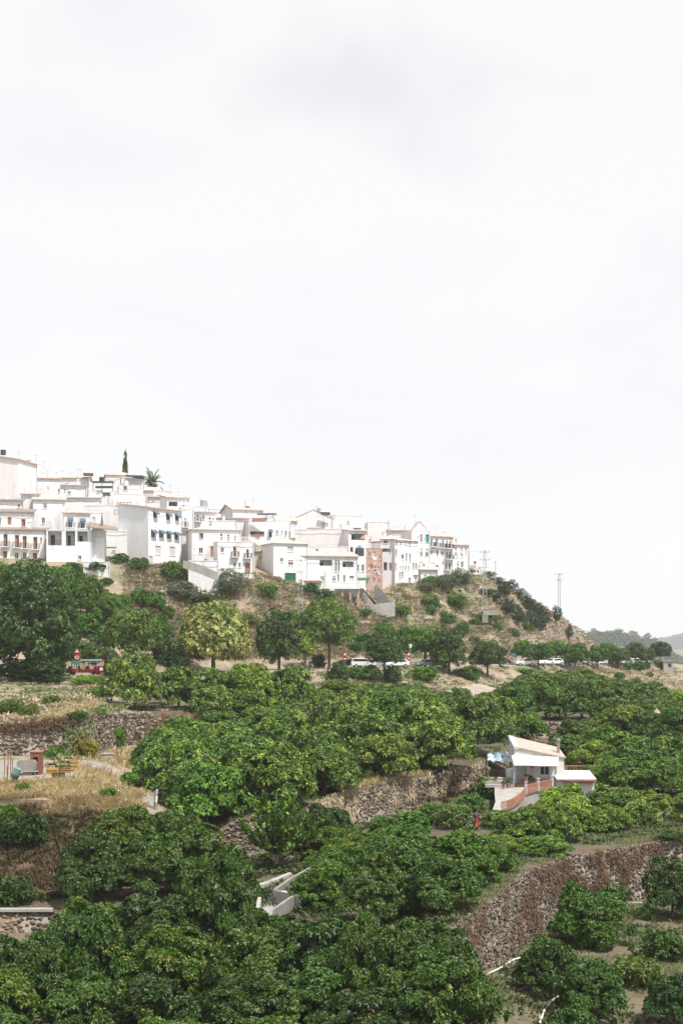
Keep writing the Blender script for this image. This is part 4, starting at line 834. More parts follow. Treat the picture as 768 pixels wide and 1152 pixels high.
h.block(37.5,276,73,279,562,6,roof='shed',rise=.9,ops=[('w',51,569,4.2,5.5,'half'),('w',49,586,3.6,7),('w',71.5,567,1,1.5)]); h.cond(59.5,571,277.5); h.antenna(28,549,278,2.2); h.antenna(53,586,272,1.5)
h.block(24,281,42,282,556,5,roof='shed',rise=.4)
h = House('loggia_house','white house with blue awnings above three wide open loggias')
h.block(72,263,101.5,266,577,6,base=600,roof='shed',rise=.7,ops=[('a',79.5,588,5,11.5,'half'),('a',93.5,589,5,11,'half')])
h.block(52.5,260,104,263,596.5,5,ops=[('o',62,605.5,15.5,16,'rail'),('o',79.5,605.5,10.5,17,'rail'),('o',93,606,11.5,16.5,'wall'),('w',90,627.5,4,5)])
h.block(104,264,117,265,577,5,ops=[('w',111.7,609.5,2,4.5),('s',106,584.5,3,6)],wall='plaster'); h.block(100,262,118,262.5,597,3)
q = MB(); a=P(101,590,261); q.hexa([tuple(P(101,594,260)),tuple(P(133,597,260)),tuple(P(133,594,264)),tuple(P(101,588,264)),tuple(P(101,593,260)),tuple(P(133,596,260)),tuple(P(133,593,264)),tuple(P(101,587,264))]); h.put(q,'lean_to_roof','old_tile')
q = MB(); c = P(115,583,262.5); q.tube((c.x,c.y,c.z-1.2),(c.x,c.y,c.z+1.1),.28,.03,8); h.put(q,'parasol','blue_cloth')
h = House('small_block','low white outbuilding with slit window below the loggia house','outbuilding'); h.block(94,256,124,258,632.5,4,ops=[('w',101,638.5,2.4,5),('o',115,637,10,2.6)])
h = House('large_white_house','large white house with blank wall and red-brown terrace railing')
h.block(95,277,166,274,569,6,wall='plaster_warm',ops=[('w',137,574.5,3,2.5),('w',144.5,577.5,2,1.2)]); h.block(117,269,170,268.5,598,5,wall='plaster',ops=[('d',136,629,3,9,'pale_bark'),('w',128,620,4,2)])
q = MB(); 
for k in range(5): c=P(132+k*4,568,276); q.box((c.x,c.y-.1,c.z+.1),(.09,.09,1.1))
for z in (565.5,570): c=P(140,z,276); q.box((c.x,c.y-.1,c.z),(2.85,.06,.08))
h.put(q,'railing','rust')
q = MB(); c = P(123,616,266.8); q.box((c.x,c.y,c.z),(2.6,1.5,.18)); h.put(q,'balcony','concrete')
h = House('awning_house','three-storey white house with four blue window awnings and closed grey shutters')
h.block(167,266,204.5,274,571,7.5,roof='shed',rise=1.0,ops=[('a',174.5,579,3.8,8,'brown'),('a',189,581,3.8,8,'brown'),('a',199,582,3.6,7.5,'brown'),('a',172.5,600.5,4.6,9,'half'),('a',181.5,601,4.6,9,'half'),('a',190,602,4.6,9,'half'),('a',198.5,603,4.4,9,'half'),
   ('s',178,619,6,10),('s',194,620,6,10),('s',169.7,632,4,13)])
h = House('narrow_house','narrow recessed white house with green door between the awning house and the two-part house')
h.block(203,278,218,279,573,6,ops=[('b',208.5,588,2.6,10,'half'),('w',210.3,606,1.8,5),('d',212.5,623,4.5,12,'green_paint')])
h = House('rear_house','white rear house with tile eave and small balcony above the two-part house'); h.block(217,287,243,291,576,6,roof='shed',rise=.5,ops=[('b',222.5,583,3,7,'half'),('w',229,582.5,2.2,5),('w',236,583.5,2,4),('w',240,584,1.6,3)])
h.block(224,300,236,301,572,5); h.tank(229.5,567,301,1.6,1.4,'galvanised'); h.block(238,286,266,288,586,5)
h = House('two_part_house','white two-part house with low tiled roof and roof terrace railing, centre left')
h.block(216,270,271,277,595.5,7,roof='hip',rise=1.0,ops=[('w',226.5,603,4.6,6,'brown'),('w',226,619.5,4.6,6.5),('d',239,621,4.4,12),('w',249,603.5,2.2,6,'brown'),('w',257,604.5,2.2,6,'brown'),('w',264.5,605.5,2,6,'brown')])
h.block(245,265.5,285.5,272,609.5,3.5,rail='baluster',ops=[('w',250,619,4,6),('b',264,621,3.2,11,'brown'),('b',278.5,623,2.8,10,'brown'),('w',264,635.5,2.8,5.5),('w',269.5,636,2.6,5.5),('d',278.5,638.5,6,11,'red_brown')])
h.block(212,262,246,265,631,2.5,coping=True,wlabel='long blank lower terrace wall')
q = MB(); c = P(239,614.5,269.6); q.box((c.x,c.y-.3,c.z),(1.4,.9,.08)); h.put(q,'door_canopy','tile')
q = MB(); 
for k in range(15): c=P(217+k*2,627,263); q.box((c.x,c.y,c.z-.1),(.03,.03,1.1))
c=P(231,624.2,263); q.box((c.x,c.y,c.z),(4.8,.04,.04)); h.put(q,'railing','galvanised')
h = House('beige_ruin','unfinished beige house with rough wall between the two-part house and the tower house')
h.block(284,285,302,286,621,6,wall='plaster_beige',roof='shed',rise=.3,roofmat='old_tile',ops=[('w',290,640,3.5,8)]); h.block(302,285.5,309,286.5,621.5,6,wall='plaster_beige',ops=[('w',305.5,628,1.8,8)])
h = House('roof_garden_house','white house with brown planters, pergola and teal-framed windows')
h.block(280,292,327,298,586,8,ops=[('o',289.5,600,16,4.5),('a',304.3,600,3,9,'teal_cloth'),('w',311.5,599,2.2,5),('w',317,598.5,1.4,3),('w',321.5,600,2.2,6),('w',326,601.5,2,7,'brown'),('w',303,613.5,2,4)],rail='terrace_rail')
for (px,py,w,hh) in ((291,585,15,4),(289.5,602.5,15.5,2.6)):
    q = MB(); c=P(px,py,291.6); q.box((c.x,c.y-.3,c.z),(w/F*292,.6,hh/F*292)); h.put(q,'planter','red_brown')
q = MB()
for px in (291,299,307): a=P(px,586,293.5); b=P(px,578.5,293.5); q.tube(a,b,.06,.06,5)
q.box(tuple(P(300,578.3,294.5)),(4.0,3.2,.12)); h.put(q,'pergola','old_tile')
h = House('gabled_house','white house with pale tiled roof sloping right behind the roof garden'); h.block(262,303,296,310,573,9,roof='gable',rise=1.3,ops=[('w',292,576,1.5,2)]); h.tank(279,567,306,1.3,1.0); h.antenna(276,562,306,2.2)
h = House('low_house','low white house row behind the two-part house, with long tile ridge'); h.block(240,296,282,298,583,5,wall='plaster_warm',roof='shed',rise=.4,ops=[('w',276,589.5,2.4,7,'half')]); h.block(236,320,263,322,573,6,ops=[('w',251,580,1.4,3)]); h.antenna(252,568,321,2.4)
h = House('tower_house','white tower house with salmon pyramid roof and dark green garage door')
h.block(307.5,279,346,287,611,7.5,roof='hip',rise=1.1,ops=[('s',326.5,618,6.6,6),('w',316.8,630,3.8,4.4),('w',327,633,6,6,'half'),('d',326.5,651,12.6,13,'green_paint')])
h.block(340,277.5,363,280,651.5,2.5,wall='plaster',coping=False); q=MB(); c=P(351,654.5,278.2); q.box((c.x,c.y-.35,c.z),(3.9,.6,.45)); h.put(q,'planter','red_brown')
h = House('arched_house','long white house with salmon roof, arched windows and terrace on brick pillars')
h.block(337,281.5,402,288.5,625.5,7,roof='shed',rise=1.2,ops=[('w',343.5,633.5,2.6,6.5),('o',366.5,635.5,14,11,'wall'),('w',377.8,636.5,2.2,13),('w',381,636.5,2.2,13),('o',391.5,637,12.5,11,'wall'),('w',362.5,651,5,5.5,'half'),('w',375.5,651,4,5.5,'half'),('w',380.3,650,2,8),('w',387,651,2.8,8),('w',395.5,649.5,5,3.5),('d',373.7,668,3.4,7,'teal_cloth')])
tp = [P(377,661,282), P(404.5,662,282)]
q=MB(); q.hexa([(tp[0].x,281.5,tp[0].z-.3),(tp[1].x,281.5,tp[0].z-.3),(tp[1].x,286.6,tp[0].z-.3),(tp[0].x,285.8,tp[0].z-.3),(tp[0].x,281.5,tp[0].z),(tp[1].x,281.5,tp[0].z),(tp[1].x,286.6,tp[0].z),(tp[0].x,285.8,tp[0].z)]); te=h.put(q,'terrace','plaster')
q=MB(); w=tp[1].x-tp[0].x; q.box((tp[0].x+w/2,281.6,tp[0].z+.95),(w,.14,.12)); q.box((tp[0].x+w/2,281.6,tp[0].z+.06),(w,.14,.1))
for k in range(18): q.box((tp[0].x+.1+(w-.2)*k/17,281.6,tp[0].z+.5),(.1 if k%4 else .3,.1,.8))
h.put(q,'balustrade','plaster',te)
for px in (385,394,403):
    q=MB(); c=P(px,662,282); q.box((c.x,282,c.z-.4-1.6),(.4,.4,3.2)); h.put(q,'pillar','brick')
h.chimney(352,622.5,286,.4,.7); 
h = House('long_gable_house','very wide white house with blank side wall and open balconies with orange parasol')
h.block(332,301,392,296,596,9,wall='plaster_warm',ops=[('w',347,619,4,2.5)]); h.block(319,312,334,304,606,6,wall='plaster_warm')
h.block(392,296,411.5,299,597,8,roof='shed',rise=.8,ops=[('o',402.5,604,15,7,'rail'),('o',395.5,620.5,3.2,10,'rail'),('o',404.5,621,10,9.5,'rail'),('w',402,639,3.6,8),('w',408,639,3.4,8),('w',390.9,618,1,2)])
q=MB(); c=P(408,606,295.5); q.tube((c.x,c.y,c.z-.1),(c.x,c.y,c.z+.8),.75,.05,10); q.tube((c.x,c.y,c.z-.9),(c.x,c.y,c.z),.03,.03,5); h.put(q,'parasol','terracotta')
h.solar(402,596,301,1.6)
h = House('lower_pink_house','low pinkish house wall behind the arched house'); h.block(345,292,391,293.5,615,3,wall='plaster_warm',ops=[('w',356.5,619,3,3)])
h = House('hilltop_gable_house','white hilltop house with two low gables and rooftop boiler, centre of the skyline'); h.block(331,330,374,333,583,8,roof='gfront',rise=2.0,ops=[('w',364,589,1.6,3),('w',368,590,1.6,3),('w',361,597,3,1.6)]); h.block(374,331,406,335,580,8,wall='plaster_warm',ops=[('w',391.5,588,1.8,2.6),('w',383,592,1,4)]); h.solar(366,578,329,2.2); h.tank(359,574,331,1.0,.9,'galvanised'); h.antenna(355,569,331)
h.block(312,322,334,324,586,6,roof='gable',rise=.8); h.block(325,315,360,317,594,4,roof='shed',rise=.4)
h = House('brick_house','bare pink brick house with few small windows')
h.block(411.5,302,430,305,617,7,wall='brick',roof='flat',ops=[('w',415,623.5,2,6),('s',420,623.5,3.6,6),('w',427.5,627,1.6,5),('s',415,638.5,2.4,5),('w',422,638,1.8,3),('w',422,642.5,1.8,3),('s',425.5,640,2,5),('w',420.5,652.5,2,6),('w',426,654,1.6,6)],rail='baluster')
h.dish(421.5,627,301.8,.5); h.cond(424.5,645,303)
h = House('pinkish_house','plain pinkish windowless house with rooftop aerial behind the brick house'); h.block(413.5,335,438,336,587.5,8,wall='plaster_warm',ops=[('w',430,599,1.2,1.5)]); h.antenna(437,584,335); h.block(406,312,418,313,603,6,wall='plaster_warm',ops=[('w',415.5,608,1.6,3)]); h.dish(410,595,330,.4)
h = House('bay_house','tall white house with pale tile hip roof right of the brick house')
h.block(428,308,444,307,606.5,7,roof='hip',rise=.9,ops=[('w',433.5,609.5,5,3.6),('o',434,621,10,8,'wall'),('o',433.3,637,4,9,'rail'),('o',439.7,637.5,4.4,9,'rail')])
h.block(444,307,470,319,607.5,8,roof='hip',rise=.8,ops=[('w',446,609.5,2,5),('w',450.8,610.5,2.4,2.2),('w',456,609.5,1.3,5),('w',461,611,1.6,6),('w',445.5,622,2,8.5),('w',452.8,626.5,3,5.5),('w',457,627,1.8,9.5),('w',461,627.5,1.8,9.5),('w',445,637.5,1.8,8),('w',450.3,638,1.2,3),('w',453,638,1.4,3),('w',456.3,639,1.4,5),('w',459.3,639,1.4,5),('w',449.5,647,1.6,7.5),('w',452.3,646,2.2,6),('w',465,637,2,8),('w',468,637.5,2,8),('d',460.5,654,3,8,'galvanised')])
q=MB(); q.box(tuple(P(463,646.5,311)),(2.8,1.6,.2)); q.box(tuple(P(463,644,310.4)),(2.8,.08,.9)); h.put(q,'balcony','plaster')
h = House('skyline_house','white house with long flat tile eave and two chimneys on the skyline'); h.block(438,328,466,330,597,6,roof='shed',rise=.3,ops=[('w',456,598.5,4,2.4)]); h.chimney(447,592.5,331,1.0,1.0); h.chimney(458,592.5,331,.8,1.0)
h = House('pointed_gable_house','white four-storey house with pointed gable and teal sunblind')
h.block(463,318,483.5,322,597,7,roof='flat',ops=[('w',473.6,605.5,2.6,9),('s',480.3,606,3.6,9.5,'teal_cloth'),('w',473.5,621.5,2.4,9.5,'half'),('w',480,622,3.6,9.5,'half'),('w',470,604,1,2.5),('w',477,606,1,2.5),('w',470.2,621,1,2.5),('w',469,625,1.4,2.6),('w',474,635,3,3)])
h.block(464,320,480,321,596.5,5,roof='gfront',rise=2.0); h.chimney(472.5,587,322,.35,1.0); h.chimney(479,592,322,.4,.8)
h = House('balcony_house','long white apartment house with rows of dark balcony doors under pale tile roof','apartment house')
h.block(483,322.5,509,331,603,7,roof='gable',rise=1.0,ops=[('b',485.2,610.5,2.4,8.5),('b',491,611,2.8,9),('b',498,612,2.2,9),('b',502.5,612.5,2,8.6),('b',506.1,613,2,8.6),('w',485.2,621,3,4),('w',491.8,622.5,2,7),('w',497.5,622.5,2.6,4.4),('b',502.5,624.7,2,8.2),('b',506.1,625.2,2,8.2),('w',491.5,637,4,2.4),('w',498,633,2,3),('b',502,637,2.2,8.4),('w',505.7,635.5,2.8,5)])
h.chimney(488.5,600,326,.5,.8); h.chimney(500.3,598.5,328,.9,1.4)
h.block(473,314,492,316,641,4,roof='shed',rise=.8,wall='plaster_warm',ops=[('w',478,648,2,3)]); h.block(474,317,489,318,633,3,coping=True,ops=[('w',476.5,636,2.4,3),('o',492,637,4,3)])
h.cond(496,623.5,325.5); h.cond(494.3,634.5,325)
h = House('lattice_house','white apartment house with pale window lattices and arched ground-floor windows','apartment house')
h.block(509,332,527,337,613,7,roof='shed',rise=.8,ops=[('s',512.2,618.3,2.6,4.4),('s',518.8,619,2.4,4.4),('s',523.5,620,2.2,7),('s',512.4,625,3.4,5),('s',519,625.5,3,5),('w',514.8,634.3,2.2,6.2,'half'),('w',519.6,635.2,3,7)]); h.block(508,338,517.5,339,605.5,5,ops=[('w',512.5,608.3,1.6,4,'half')])
h = House('end_house','small stepped white house at the right end of the town with orange awning')
h.block(528,341,538,342,620.5,5,ops=[('w',533.8,633,3.4,4.4),('w',531.5,627,.9,2)],coping=True); h.block(527,336,541.5,339,640,4,ops=[('o',530.5,642.5,2.4,2.4),('o',533.8,642.6,2.4,2.4),('o',537.5,642.6,2.2,2.4),('w',535,650,1.6,3)])
q=MB(); c=P(531,637.5,335.5); q.box((c.x,c.y,c.z),(1.7,1.0,.7)); h.put(q,'awning','tile')
h = House('end_annex','low blank white annex right of the stepped end house','outbuilding'); h.block(541.5,338,549,339,638,4); h.block(534,333,546,334.5,652,4,ops=[('w',538,655,1.4,2)])
# ---- hilltop group
h = House('hilltop_house','pale house with pinkish tiled hip roof under the cypress'); h.block(119,330,150,333,534,8,roof='hip',rise=1.2,wall='plaster_warm',ops=[('w',136,540.5,1.6,7,'half')]); h.chimney(128,531,334,.4,.8)
h = House('glazed_house','white hilltop house with dark green glazed canopy beside the palm'); h.block(137,324,163,326,538,7,wall='plaster',ops=[('w',139,547,4,5)]); q=MB(); q.hexa([tuple(P(141,536,322)),tuple(P(160,537,322)),tuple(P(164,538,326)),tuple(P(143,535,326)),tuple(P(141,534.6,322)),tuple(P(160,534.6,322)),tuple(P(164,541,326)),tuple(P(143,533.4,326))]); h.put(q,'canopy','dark_teal')
h.block(160,326,180,330,548,6,wall='plaster_warm'); h.block(163,322,188,325,552,5,roof='shed',rise=.5)
h = House('terraced_roof_house','white stepped house with dark pergola and water tank, upper left'); h.block(100,306,131,309,552,7,ops=[('w',117,556,3,3),('w',110,555,2,3)]); h.block(92,318,106,320,545,6); h.solar(99.5,534,316,2.2)
q=MB()
for px in (105,115,127): q.tube(P(px,552,305.5),P(px,543,305.5),.07,.07,5)
q.box(tuple(P(116,542.4,307)),(4.6,3.0,.14)); q.box(tuple(P(117,548,304.8)),(3.6,.1,.5)); h.put(q,'pergola','iron'); h.solar(120,556,303,1.6); h.dish(110,557,303,.6); h.tank(115,539.5,308,1.2,1.0,'iron')
h = House('two_window_house','white house with brick-edged roof and two small windows behind the tall house'); h.block(42,300,68,304,538,6,roof='shed',rise=.6,roofmat='tile',ops=[('w',54.3,550,1.6,6,'half'),('w',66.8,552,2.6,4.4)]); h.block(68,304,96,306,546,6,roof='shed',rise=.5,ops=[('w',78,554.3,3.4,3),('w',73.2,551.5,1.4,4,'half')]); h.chimney(63.5,531.5,306,.5,1.2); h.antenna(70.5,529,306,1.6); h.antenna(79,531,306,1.4)
q=MB(); 
for k in range(9): q.tube(P(42+k,556,290),P(42+k,549.5,290),.02,.02,4)
q.tube(P(42,549.3,290),P(51,550,290),.03,.03,4); h.put(q,'railing','galvanised')
h = House('ridge_house','long low white house with tile ridge on the upper left skyline'); h.block(62,316,100,318,537.5,6,roof='gable',rise=.8,wall='plaster_warm',ops=[('w',75,544,3,1.4)]); h.antenna(88,527,316,3); h.antenna(91,527,317,3)
h = House('middle_white_house','plain white house in the middle of the upper town with dark round arch'); h.block(128,298,166,301,556,6,wall='plaster_warm',ops=[('w',134.8,555.5,1.6,2.4)]); h.block(134,312,160,315,546,6,ops=[('w',141,549,4.5,6)]); h.block(70,288,112,290,560,6,wall='plaster',roof='shed',rise=.6)
h = House('pink_ridge_house','pale house with pinkish ridge above the awning house'); h.block(160,308,193,312,559,6,wall='plaster_warm',roof='shed',rise=.4,ops=[('w',166.5,563.4,3,1.4),('w',172.5,563.4,3,1.2)]); h.chimney(187,553,312,.6,1)
h = House('balustrade_house','white house with tiled roof and dark-railed balcony above the awning house'); h.block(188,301,213,306,559.5,6,roof='shed',rise=.9,ops=[('o',195,567,10,5,'rail'),('w',206.5,569,4,2.6)])
h = House('boxy_house','boxy white house on the skyline above the balcony with dark rails'); h.block(176,322,201,324,553,6,ops=[('w',187,553,4,2)]); h.antenna(192,545,322,2)
h = House('stepped_row_house','stepped white row house left of the gabled house'); h.block(204,299,232,302,570,6,wall='plaster',ops=[('w',221,575,1.6,2)]); h.block(255,312,270,313,573,5,roof='shed',rise=.5)
h = House('corner_house','plain white corner house behind the roof garden house'); h.block(300,306,322,309,590,5,wall='plaster_warm'); h.chimney(302,583,304,.3,.8); h.block(322,311,345,313,592,5)
# ---- concrete stairs below the brick house, retaining walls
def wallseg(name, label, pts, th, mat, cat='wall', coping=None):
    """wall along points (px, py_top, Y, height)"""
    mb = MB(); cp = MB()
    for i in range(len(pts)-1):
        a = P(*pts[i][:3]); b = P(*pts[i+1][:3]); d = (b-a); d.z = 0
        if d.length < .01: continue
        n = Vector((-d.y, d.x, 0)).normalized()*th; ha, hb = pts[i][3], pts[i+1][3]
        mb.hexa([a-Vector((0,0,ha)), b-Vector((0,0,hb)), b+n-Vector((0,0,hb)), a+n-Vector((0,0,ha)), a, b, b+n, a+n])
        if coping: cp.hexa([a-n*.15+Vector((0,0,.003)), b-n*.15+Vector((0,0,.003)), b+n*1.15+Vector((0,0,.003)), a+n*1.15+Vector((0,0,.003)), a-n*.15+Vector((0,0,.12)), b-n*.15+Vector((0,0,.12)), b+n*1.15+Vector((0,0,.12)), a+n*1.15+Vector((0,0,.12))])
    a = P(*pts[0][:3])
    if coping:
        r = empty(name, tuple(a-Vector((0,0,pts[0][3]))), label, cat); mb.build('wall_face', mat, r, r.location); cp.build('coping', coping, r, r.location); return r
    o = mb.build(name, mat, None, tuple(a)); o.location = a; return tag(o, label, cat)
r = empty('concrete_stairs', tuple(P(420,690,291)), 'grey concrete staircase with sloping side walls below the pink brick house', 'staircase')
for nm,pts in (('side_wall',[(405,661,287,4.5),(408,664,287,4.5),(421,680,287,3.0)]),('side_wall',[(421,655,292,3),(437,673,290,2)]),('retaining_wall',[(421,680,287,3),(444,676.5,289,3)])):
    mb = MB()
    for i in range(len(pts)-1):
        a=P(*pts[i][:3]); b=P(*pts[i+1][:3]); n=Vector((0,.35,0)); mb.hexa([a-Vector((0,0,pts[i][3])),b-Vector((0,0,pts[i+1][3])),b+n-Vector((0,0,pts[i+1][3])),a+n-Vector((0,0,pts[i][3])),a,b,b+n,a+n])
    mb.build(nm,'pale_concrete',r,r.location)
mb = MB()
for k in range(16):
    t=k/15; c=P(407+17*t,662+18*t,289.4); mb.box((c.x,c.y,c.z-2.05),(.5,4.05,4.0))
mb.build('steps','concrete',r,r.location)
mb = MB()
for k in range(8): mb.box(tuple(P(413+k*1.1,654+k*.5,289)),(.02,.5,.7))
mb.tube(P(402,653,288),P(424,655,288),.02,.02,4)
r2 = empty('clothes_line', tuple(P(412,656,289)), 'clothes line with pale washing beside the concrete stairs', 'clothes line')
m2=MB(); m2.tube(P(411,652,288.5),P(423,655,288.5),.02,.02,4); m2.tube(P(411,652,288.5),P(411,661,288.5),.04,.04,5); m2.tube(P(423,655,288.5),P(423,664,288.5),.04,.04,5); m2.build('line','galvanised',r2,r2.location)
for k in range(6): m3=MB(); m3.box(tuple(P(412.5+k*1.8,655.2+k*.4,288.5)),(.26,.03,.75)); m3.build('cloth','white_sheet',r2,r2.location)
r3 = empty('green_awning', tuple(P(407,655,287)), 'green cloth sunshade on poles in front of the brick house', 'sunshade')
m=MB(); m.hexa([tuple(P(400,653,285.5)),tuple(P(414,653,285.5)),tuple(P(416,650.5,289)),tuple(P(402,650.5,289)),tuple(P(400,652.3,285.5)),tuple(P(414,652.3,285.5)),tuple(P(416,649.8,289)),tuple(P(402,649.8,289))]); m.build('canopy','green_paint',r3,r3.location)
for px in (401,413): m=MB(); m.tube(P(px,653,286),P(px,664,286),.04,.04,5); m.build('pole','galvanised',r3,r3.location)
wallseg('retaining_wall','long low grey retaining wall with rail on the hillside below the pylon',[(543,687,303,1.0),(560,686.5,306,1.0)],.3,'concrete')
wallseg('retaining_wall','sloping stone parapet beside the footpath below the two-part house',[(206,630,257,1.4),(225,635.5,257,1.6),(245,644,257,1.6)],.4,'pale_concrete')
wallseg('retaining_wall','low pale wall along the ledge across the middle of the hillside',[(370,704.2,274,.5),(450,704.0,288,.5),(560,703.5,311,.5)],.3,'concrete')
# ------------------------------------------------------------------ dry-stone walls: real stones set in the terrace steps
def stones_on(pts_fn, n, size, seed):
    """pts_fn(r) -> (point, normal); returns verts, faces of irregular stones"""
    ph = (1+5**.5)/2; ico = np.array([(-1,ph,0),(1,ph,0),(-1,-ph,0),(1,-ph,0),(0,-1,ph),(0,1,ph),(0,-1,-ph),(0,1,-ph),(ph,0,-1),(ph,0,1),(-ph,0,-1),(-ph,0,1)])/1.9
    fc = np.array([(0,11,5),(0,5,1),(0,1,7),(0,7,10),(0,10,11),(1,5,9),(5,11,4),(11,10,2),(10,7,6),(7,1,8),(3,9,4),(3,4,2),(3,2,6),(3,6,8),(3,8,9),(4,9,5),(2,4,11),(6,2,10),(8,6,7),(9,8,1)])
    r = random.Random(seed); V=[]; Fc=[]
    for i in range(n):
        p, nn = pts_fn(r); s = size*r.uniform(.5,1.35); th = math.atan2(nn[1], nn[0])+math.pi/2
        v = ico*np.array([s*r.uniform(.5,.75), s*.4, s*r.uniform(.3,.5)])*(1+rng.normal(0,.14,(12,1)))
        a = r.uniform(-.35,.35); v = np.stack([v[:,0]*math.cos(a)-v[:,2]*math.sin(a), v[:,1], v[:,0]*math.sin(a)+v[:,2]*math.cos(a)],1)
        v = np.stack([v[:,0]*math.cos(th)-v[:,1]*math.sin(th), v[:,0]*math.sin(th)+v[:,1]*math.cos(th), v[:,2]],1)+np.array(p)
        V.append(v); Fc.append(fc+12*i)
    return np.concatenate(V), np.concatenate(Fc)
def step_wall(name, label, lb, lt, px0, px1, dens, size, seed, cat='stone wall', group=None, k0=0):
    A = next(l for l in LN if l['name']==lb); B = next(l for l in LN if l['name']==lt); N = 400; cum=[0]; P3=[]
    def at(px, t):
        a = lval(A,px); b = lval(B,px); y = a[0]+(b[0]-a[0])*t; return Vector(((px-CX)/F*y, y, ZC+a[1]+(b[1]-a[1])*t))
    for i in range(N+1):
        px = px0+(px1-px0)*i/N; P3.append((px, at(px,0), at(px,1)))
    for i in range(N): cum.append(cum[-1]+((P3[i+1][1]-P3[i][1]).length*max(.2,(P3[i][2]-P3[i][1]).length)))
    def fn(r):
        q = r.random()*cum[-1]; lo=0; hi=N
        while hi-lo>1:
            m=(lo+hi)//2
            if cum[m]<=q: lo=m
            else: hi=m
        px = P3[lo][0]+(px1-px0)/N*r.random(); t = r.uniform(0,1.02); c = at(px,t); d = at(px+1,t)-c; n = Vector((d.y,-d.x,0)).normalized(); b = .1*noise.noise(c*.5)
        return (c+n*(.05+b*.8), n)
    v,f = stones_on(fn, int(cum[-1]*dens), size, seed); org = P3[0][1]
    o = npmesh(name, v-np.array(org), f, 'stone', None, org); tag(o, label, cat, group); return o
step_wall('stone_wall','tall rubble stone terrace wall with reddish creepers, at lower right','w1_bot','w1_top',425,830,25,.27,1)
step_wall('stone_wall','long low rubble stone wall under dry grass, left of the farmhouse','w2_bot','w2_top',345,548,16,.32,2)
step_wall('stone_wall','short curved pale stone wall left of the fountain-shaped young tree','w2_bot','w2_top',232,300,16,.34,3)
step_wall('stone_wall','rubble stone wall behind the junk platform at left','w3_bot','w3_top',-20,106,18,.33,4)
step_wall('stone_wall','tumbled rocks between the junk platform and the brown earth bank','w3_bot','w3_top',107,170,7,.45,5)
step_wall('stone_wall','low stone wall behind the orchard, straight above the farmhouse roof','w3_bot','w3_top',592,662,9,.42,6)
step_wall('stone_wall','low stone wall between orchard rows at the right edge','w3_bot','w3_top',715,790,9,.42,7)
step_wall('stone_wall','small stone wall with flat concrete top at the lower left edge','w1_bot','w1_top',-20,64,15,.3,8)
m = MB(); m.hexa([tuple(P(-25,1026,102.7)),tuple(P(60,1026,102.7)),tuple(P(60,1024,104.2)),tuple(P(-25,1024,104.2)),tuple(P(-25,1023,102.7)),tuple(P(60,1023,102.7)),tuple(P(60,1021,104.2)),tuple(P(-25,1021,104.2))]); o = m.build('kerb','pale_concrete'); tag(o,'pale concrete slab topping the small stone wall at the lower left edge','kerb')
# loose rocks on the cliff and slopes
def rocks(name, label, regs, size, seed):
    def fn(r):
        px0,px1,la,lb = r.choice(regs); px = r.uniform(px0,px1); A = next(l for l in LN if l['name']==la); B = next(l for l in LN if l['name']==lb); t=r.random(); Y = lval(A,px)[0]*(1-t)+lval(B,px)[0]*t; g = G(px,Y); return g, Vector((0,-1,0))
    v,f = stones_on(fn, 650, size, seed); o = npmesh(name, v, f, 'rock'); tag(o,label,'rocks',kind='stuff')
rocks('loose_rocks','loose rocks scattered over the cliff and dry hillside',[(560,670,'foot','ledge_a'),(590,660,'ledge_b','town'),(570,660,'foot','ledge_a'),(300,560,'foot','town')],.8,3)
rocks('rubble','rubble and stones at the foot of the banks',[(380,560,'bank','road_a'),(95,180,'w3_bot','w3_top'),(120,160,'w2_bot','w2_top'),(250,300,'w2_bot','w2_bot')],.5,5)
# hanging creepers on the walls
def creepers(name, label, lb, lt, spots, mat, n, L):
    A = next(l for l in LN if l['name']==lb); Bq = next(l for l in LN if l['name']==lt); r = random.Random(n); B=[];D=[]
    for (px0,px1,t0,t1,den) in spots:
        for _ in range(int(n*den)):
            px=r.uniform(px0,px1); t=t0+(t1-t0)*r.random()**1.3; a=lval(A,px); b=lval(Bq,px); y=a[0]+(b[0]-a[0])*t; p=Vector(((px-CX)/F*y,y-.25,ZC+a[1]+(b[1]-a[1])*t))
            if noise.noise(p*.55)<-.05: continue
            for k in range(5): B.append(p+Vector((r.gauss(0,.15),r.gauss(0,.12),r.gauss(0,.2)))); D.append(Vector((r.gauss(0,.6),-.5+r.gauss(0,.4),-.9+r.gauss(0,.4))))
    v,f = leaves(np.array(B),np.array(D),L,L*.3); o=npmesh(name,v,f,mat); tag(o,label,'creeper',kind='stuff')
leafmat('creeper_leaf',(.085,.05,.03),(.20,.125,.075),rough=.8,trans=.15,spec=.2)
creepers('dry_creeper','reddish dry creeper hanging over the stone terrace walls','w1_bot','w1_top',[(508,545,.5,1.05,.3),(580,612,.15,1.0,.55),(615,645,.5,1.0,.3),(645,745,.4,1.0,1.1)],'creeper_leaf',1000,.24)
creepers('dry_creeper','brown dry growth over the long wall and the brown bank','w2_bot','w2_top',[(440,545,.4,1.1,1.2),(355,400,.2,1.1,.6)],'straw_brown',1100,.28)
creepers('dry_creeper','brown and green growth hanging over the wall at left','w3_bot','w3_top',[(-20,106,.8,1.1,.8),(150,240,.1,1.0,.8)],'creeper_leaf',900,.3)
creepers('green_creeper','dark green growth hanging over the wall at left','w3_bot','w3_top',[(75,106,.1,1.0,1.0)],'weed',400,.45)
creepers('dry_creeper','dark brown hanging growth on the shaded bank at left','w2_bot','w2_top',[(-20,100,.1,.98,2.6)],'dark_straw',900,.4)
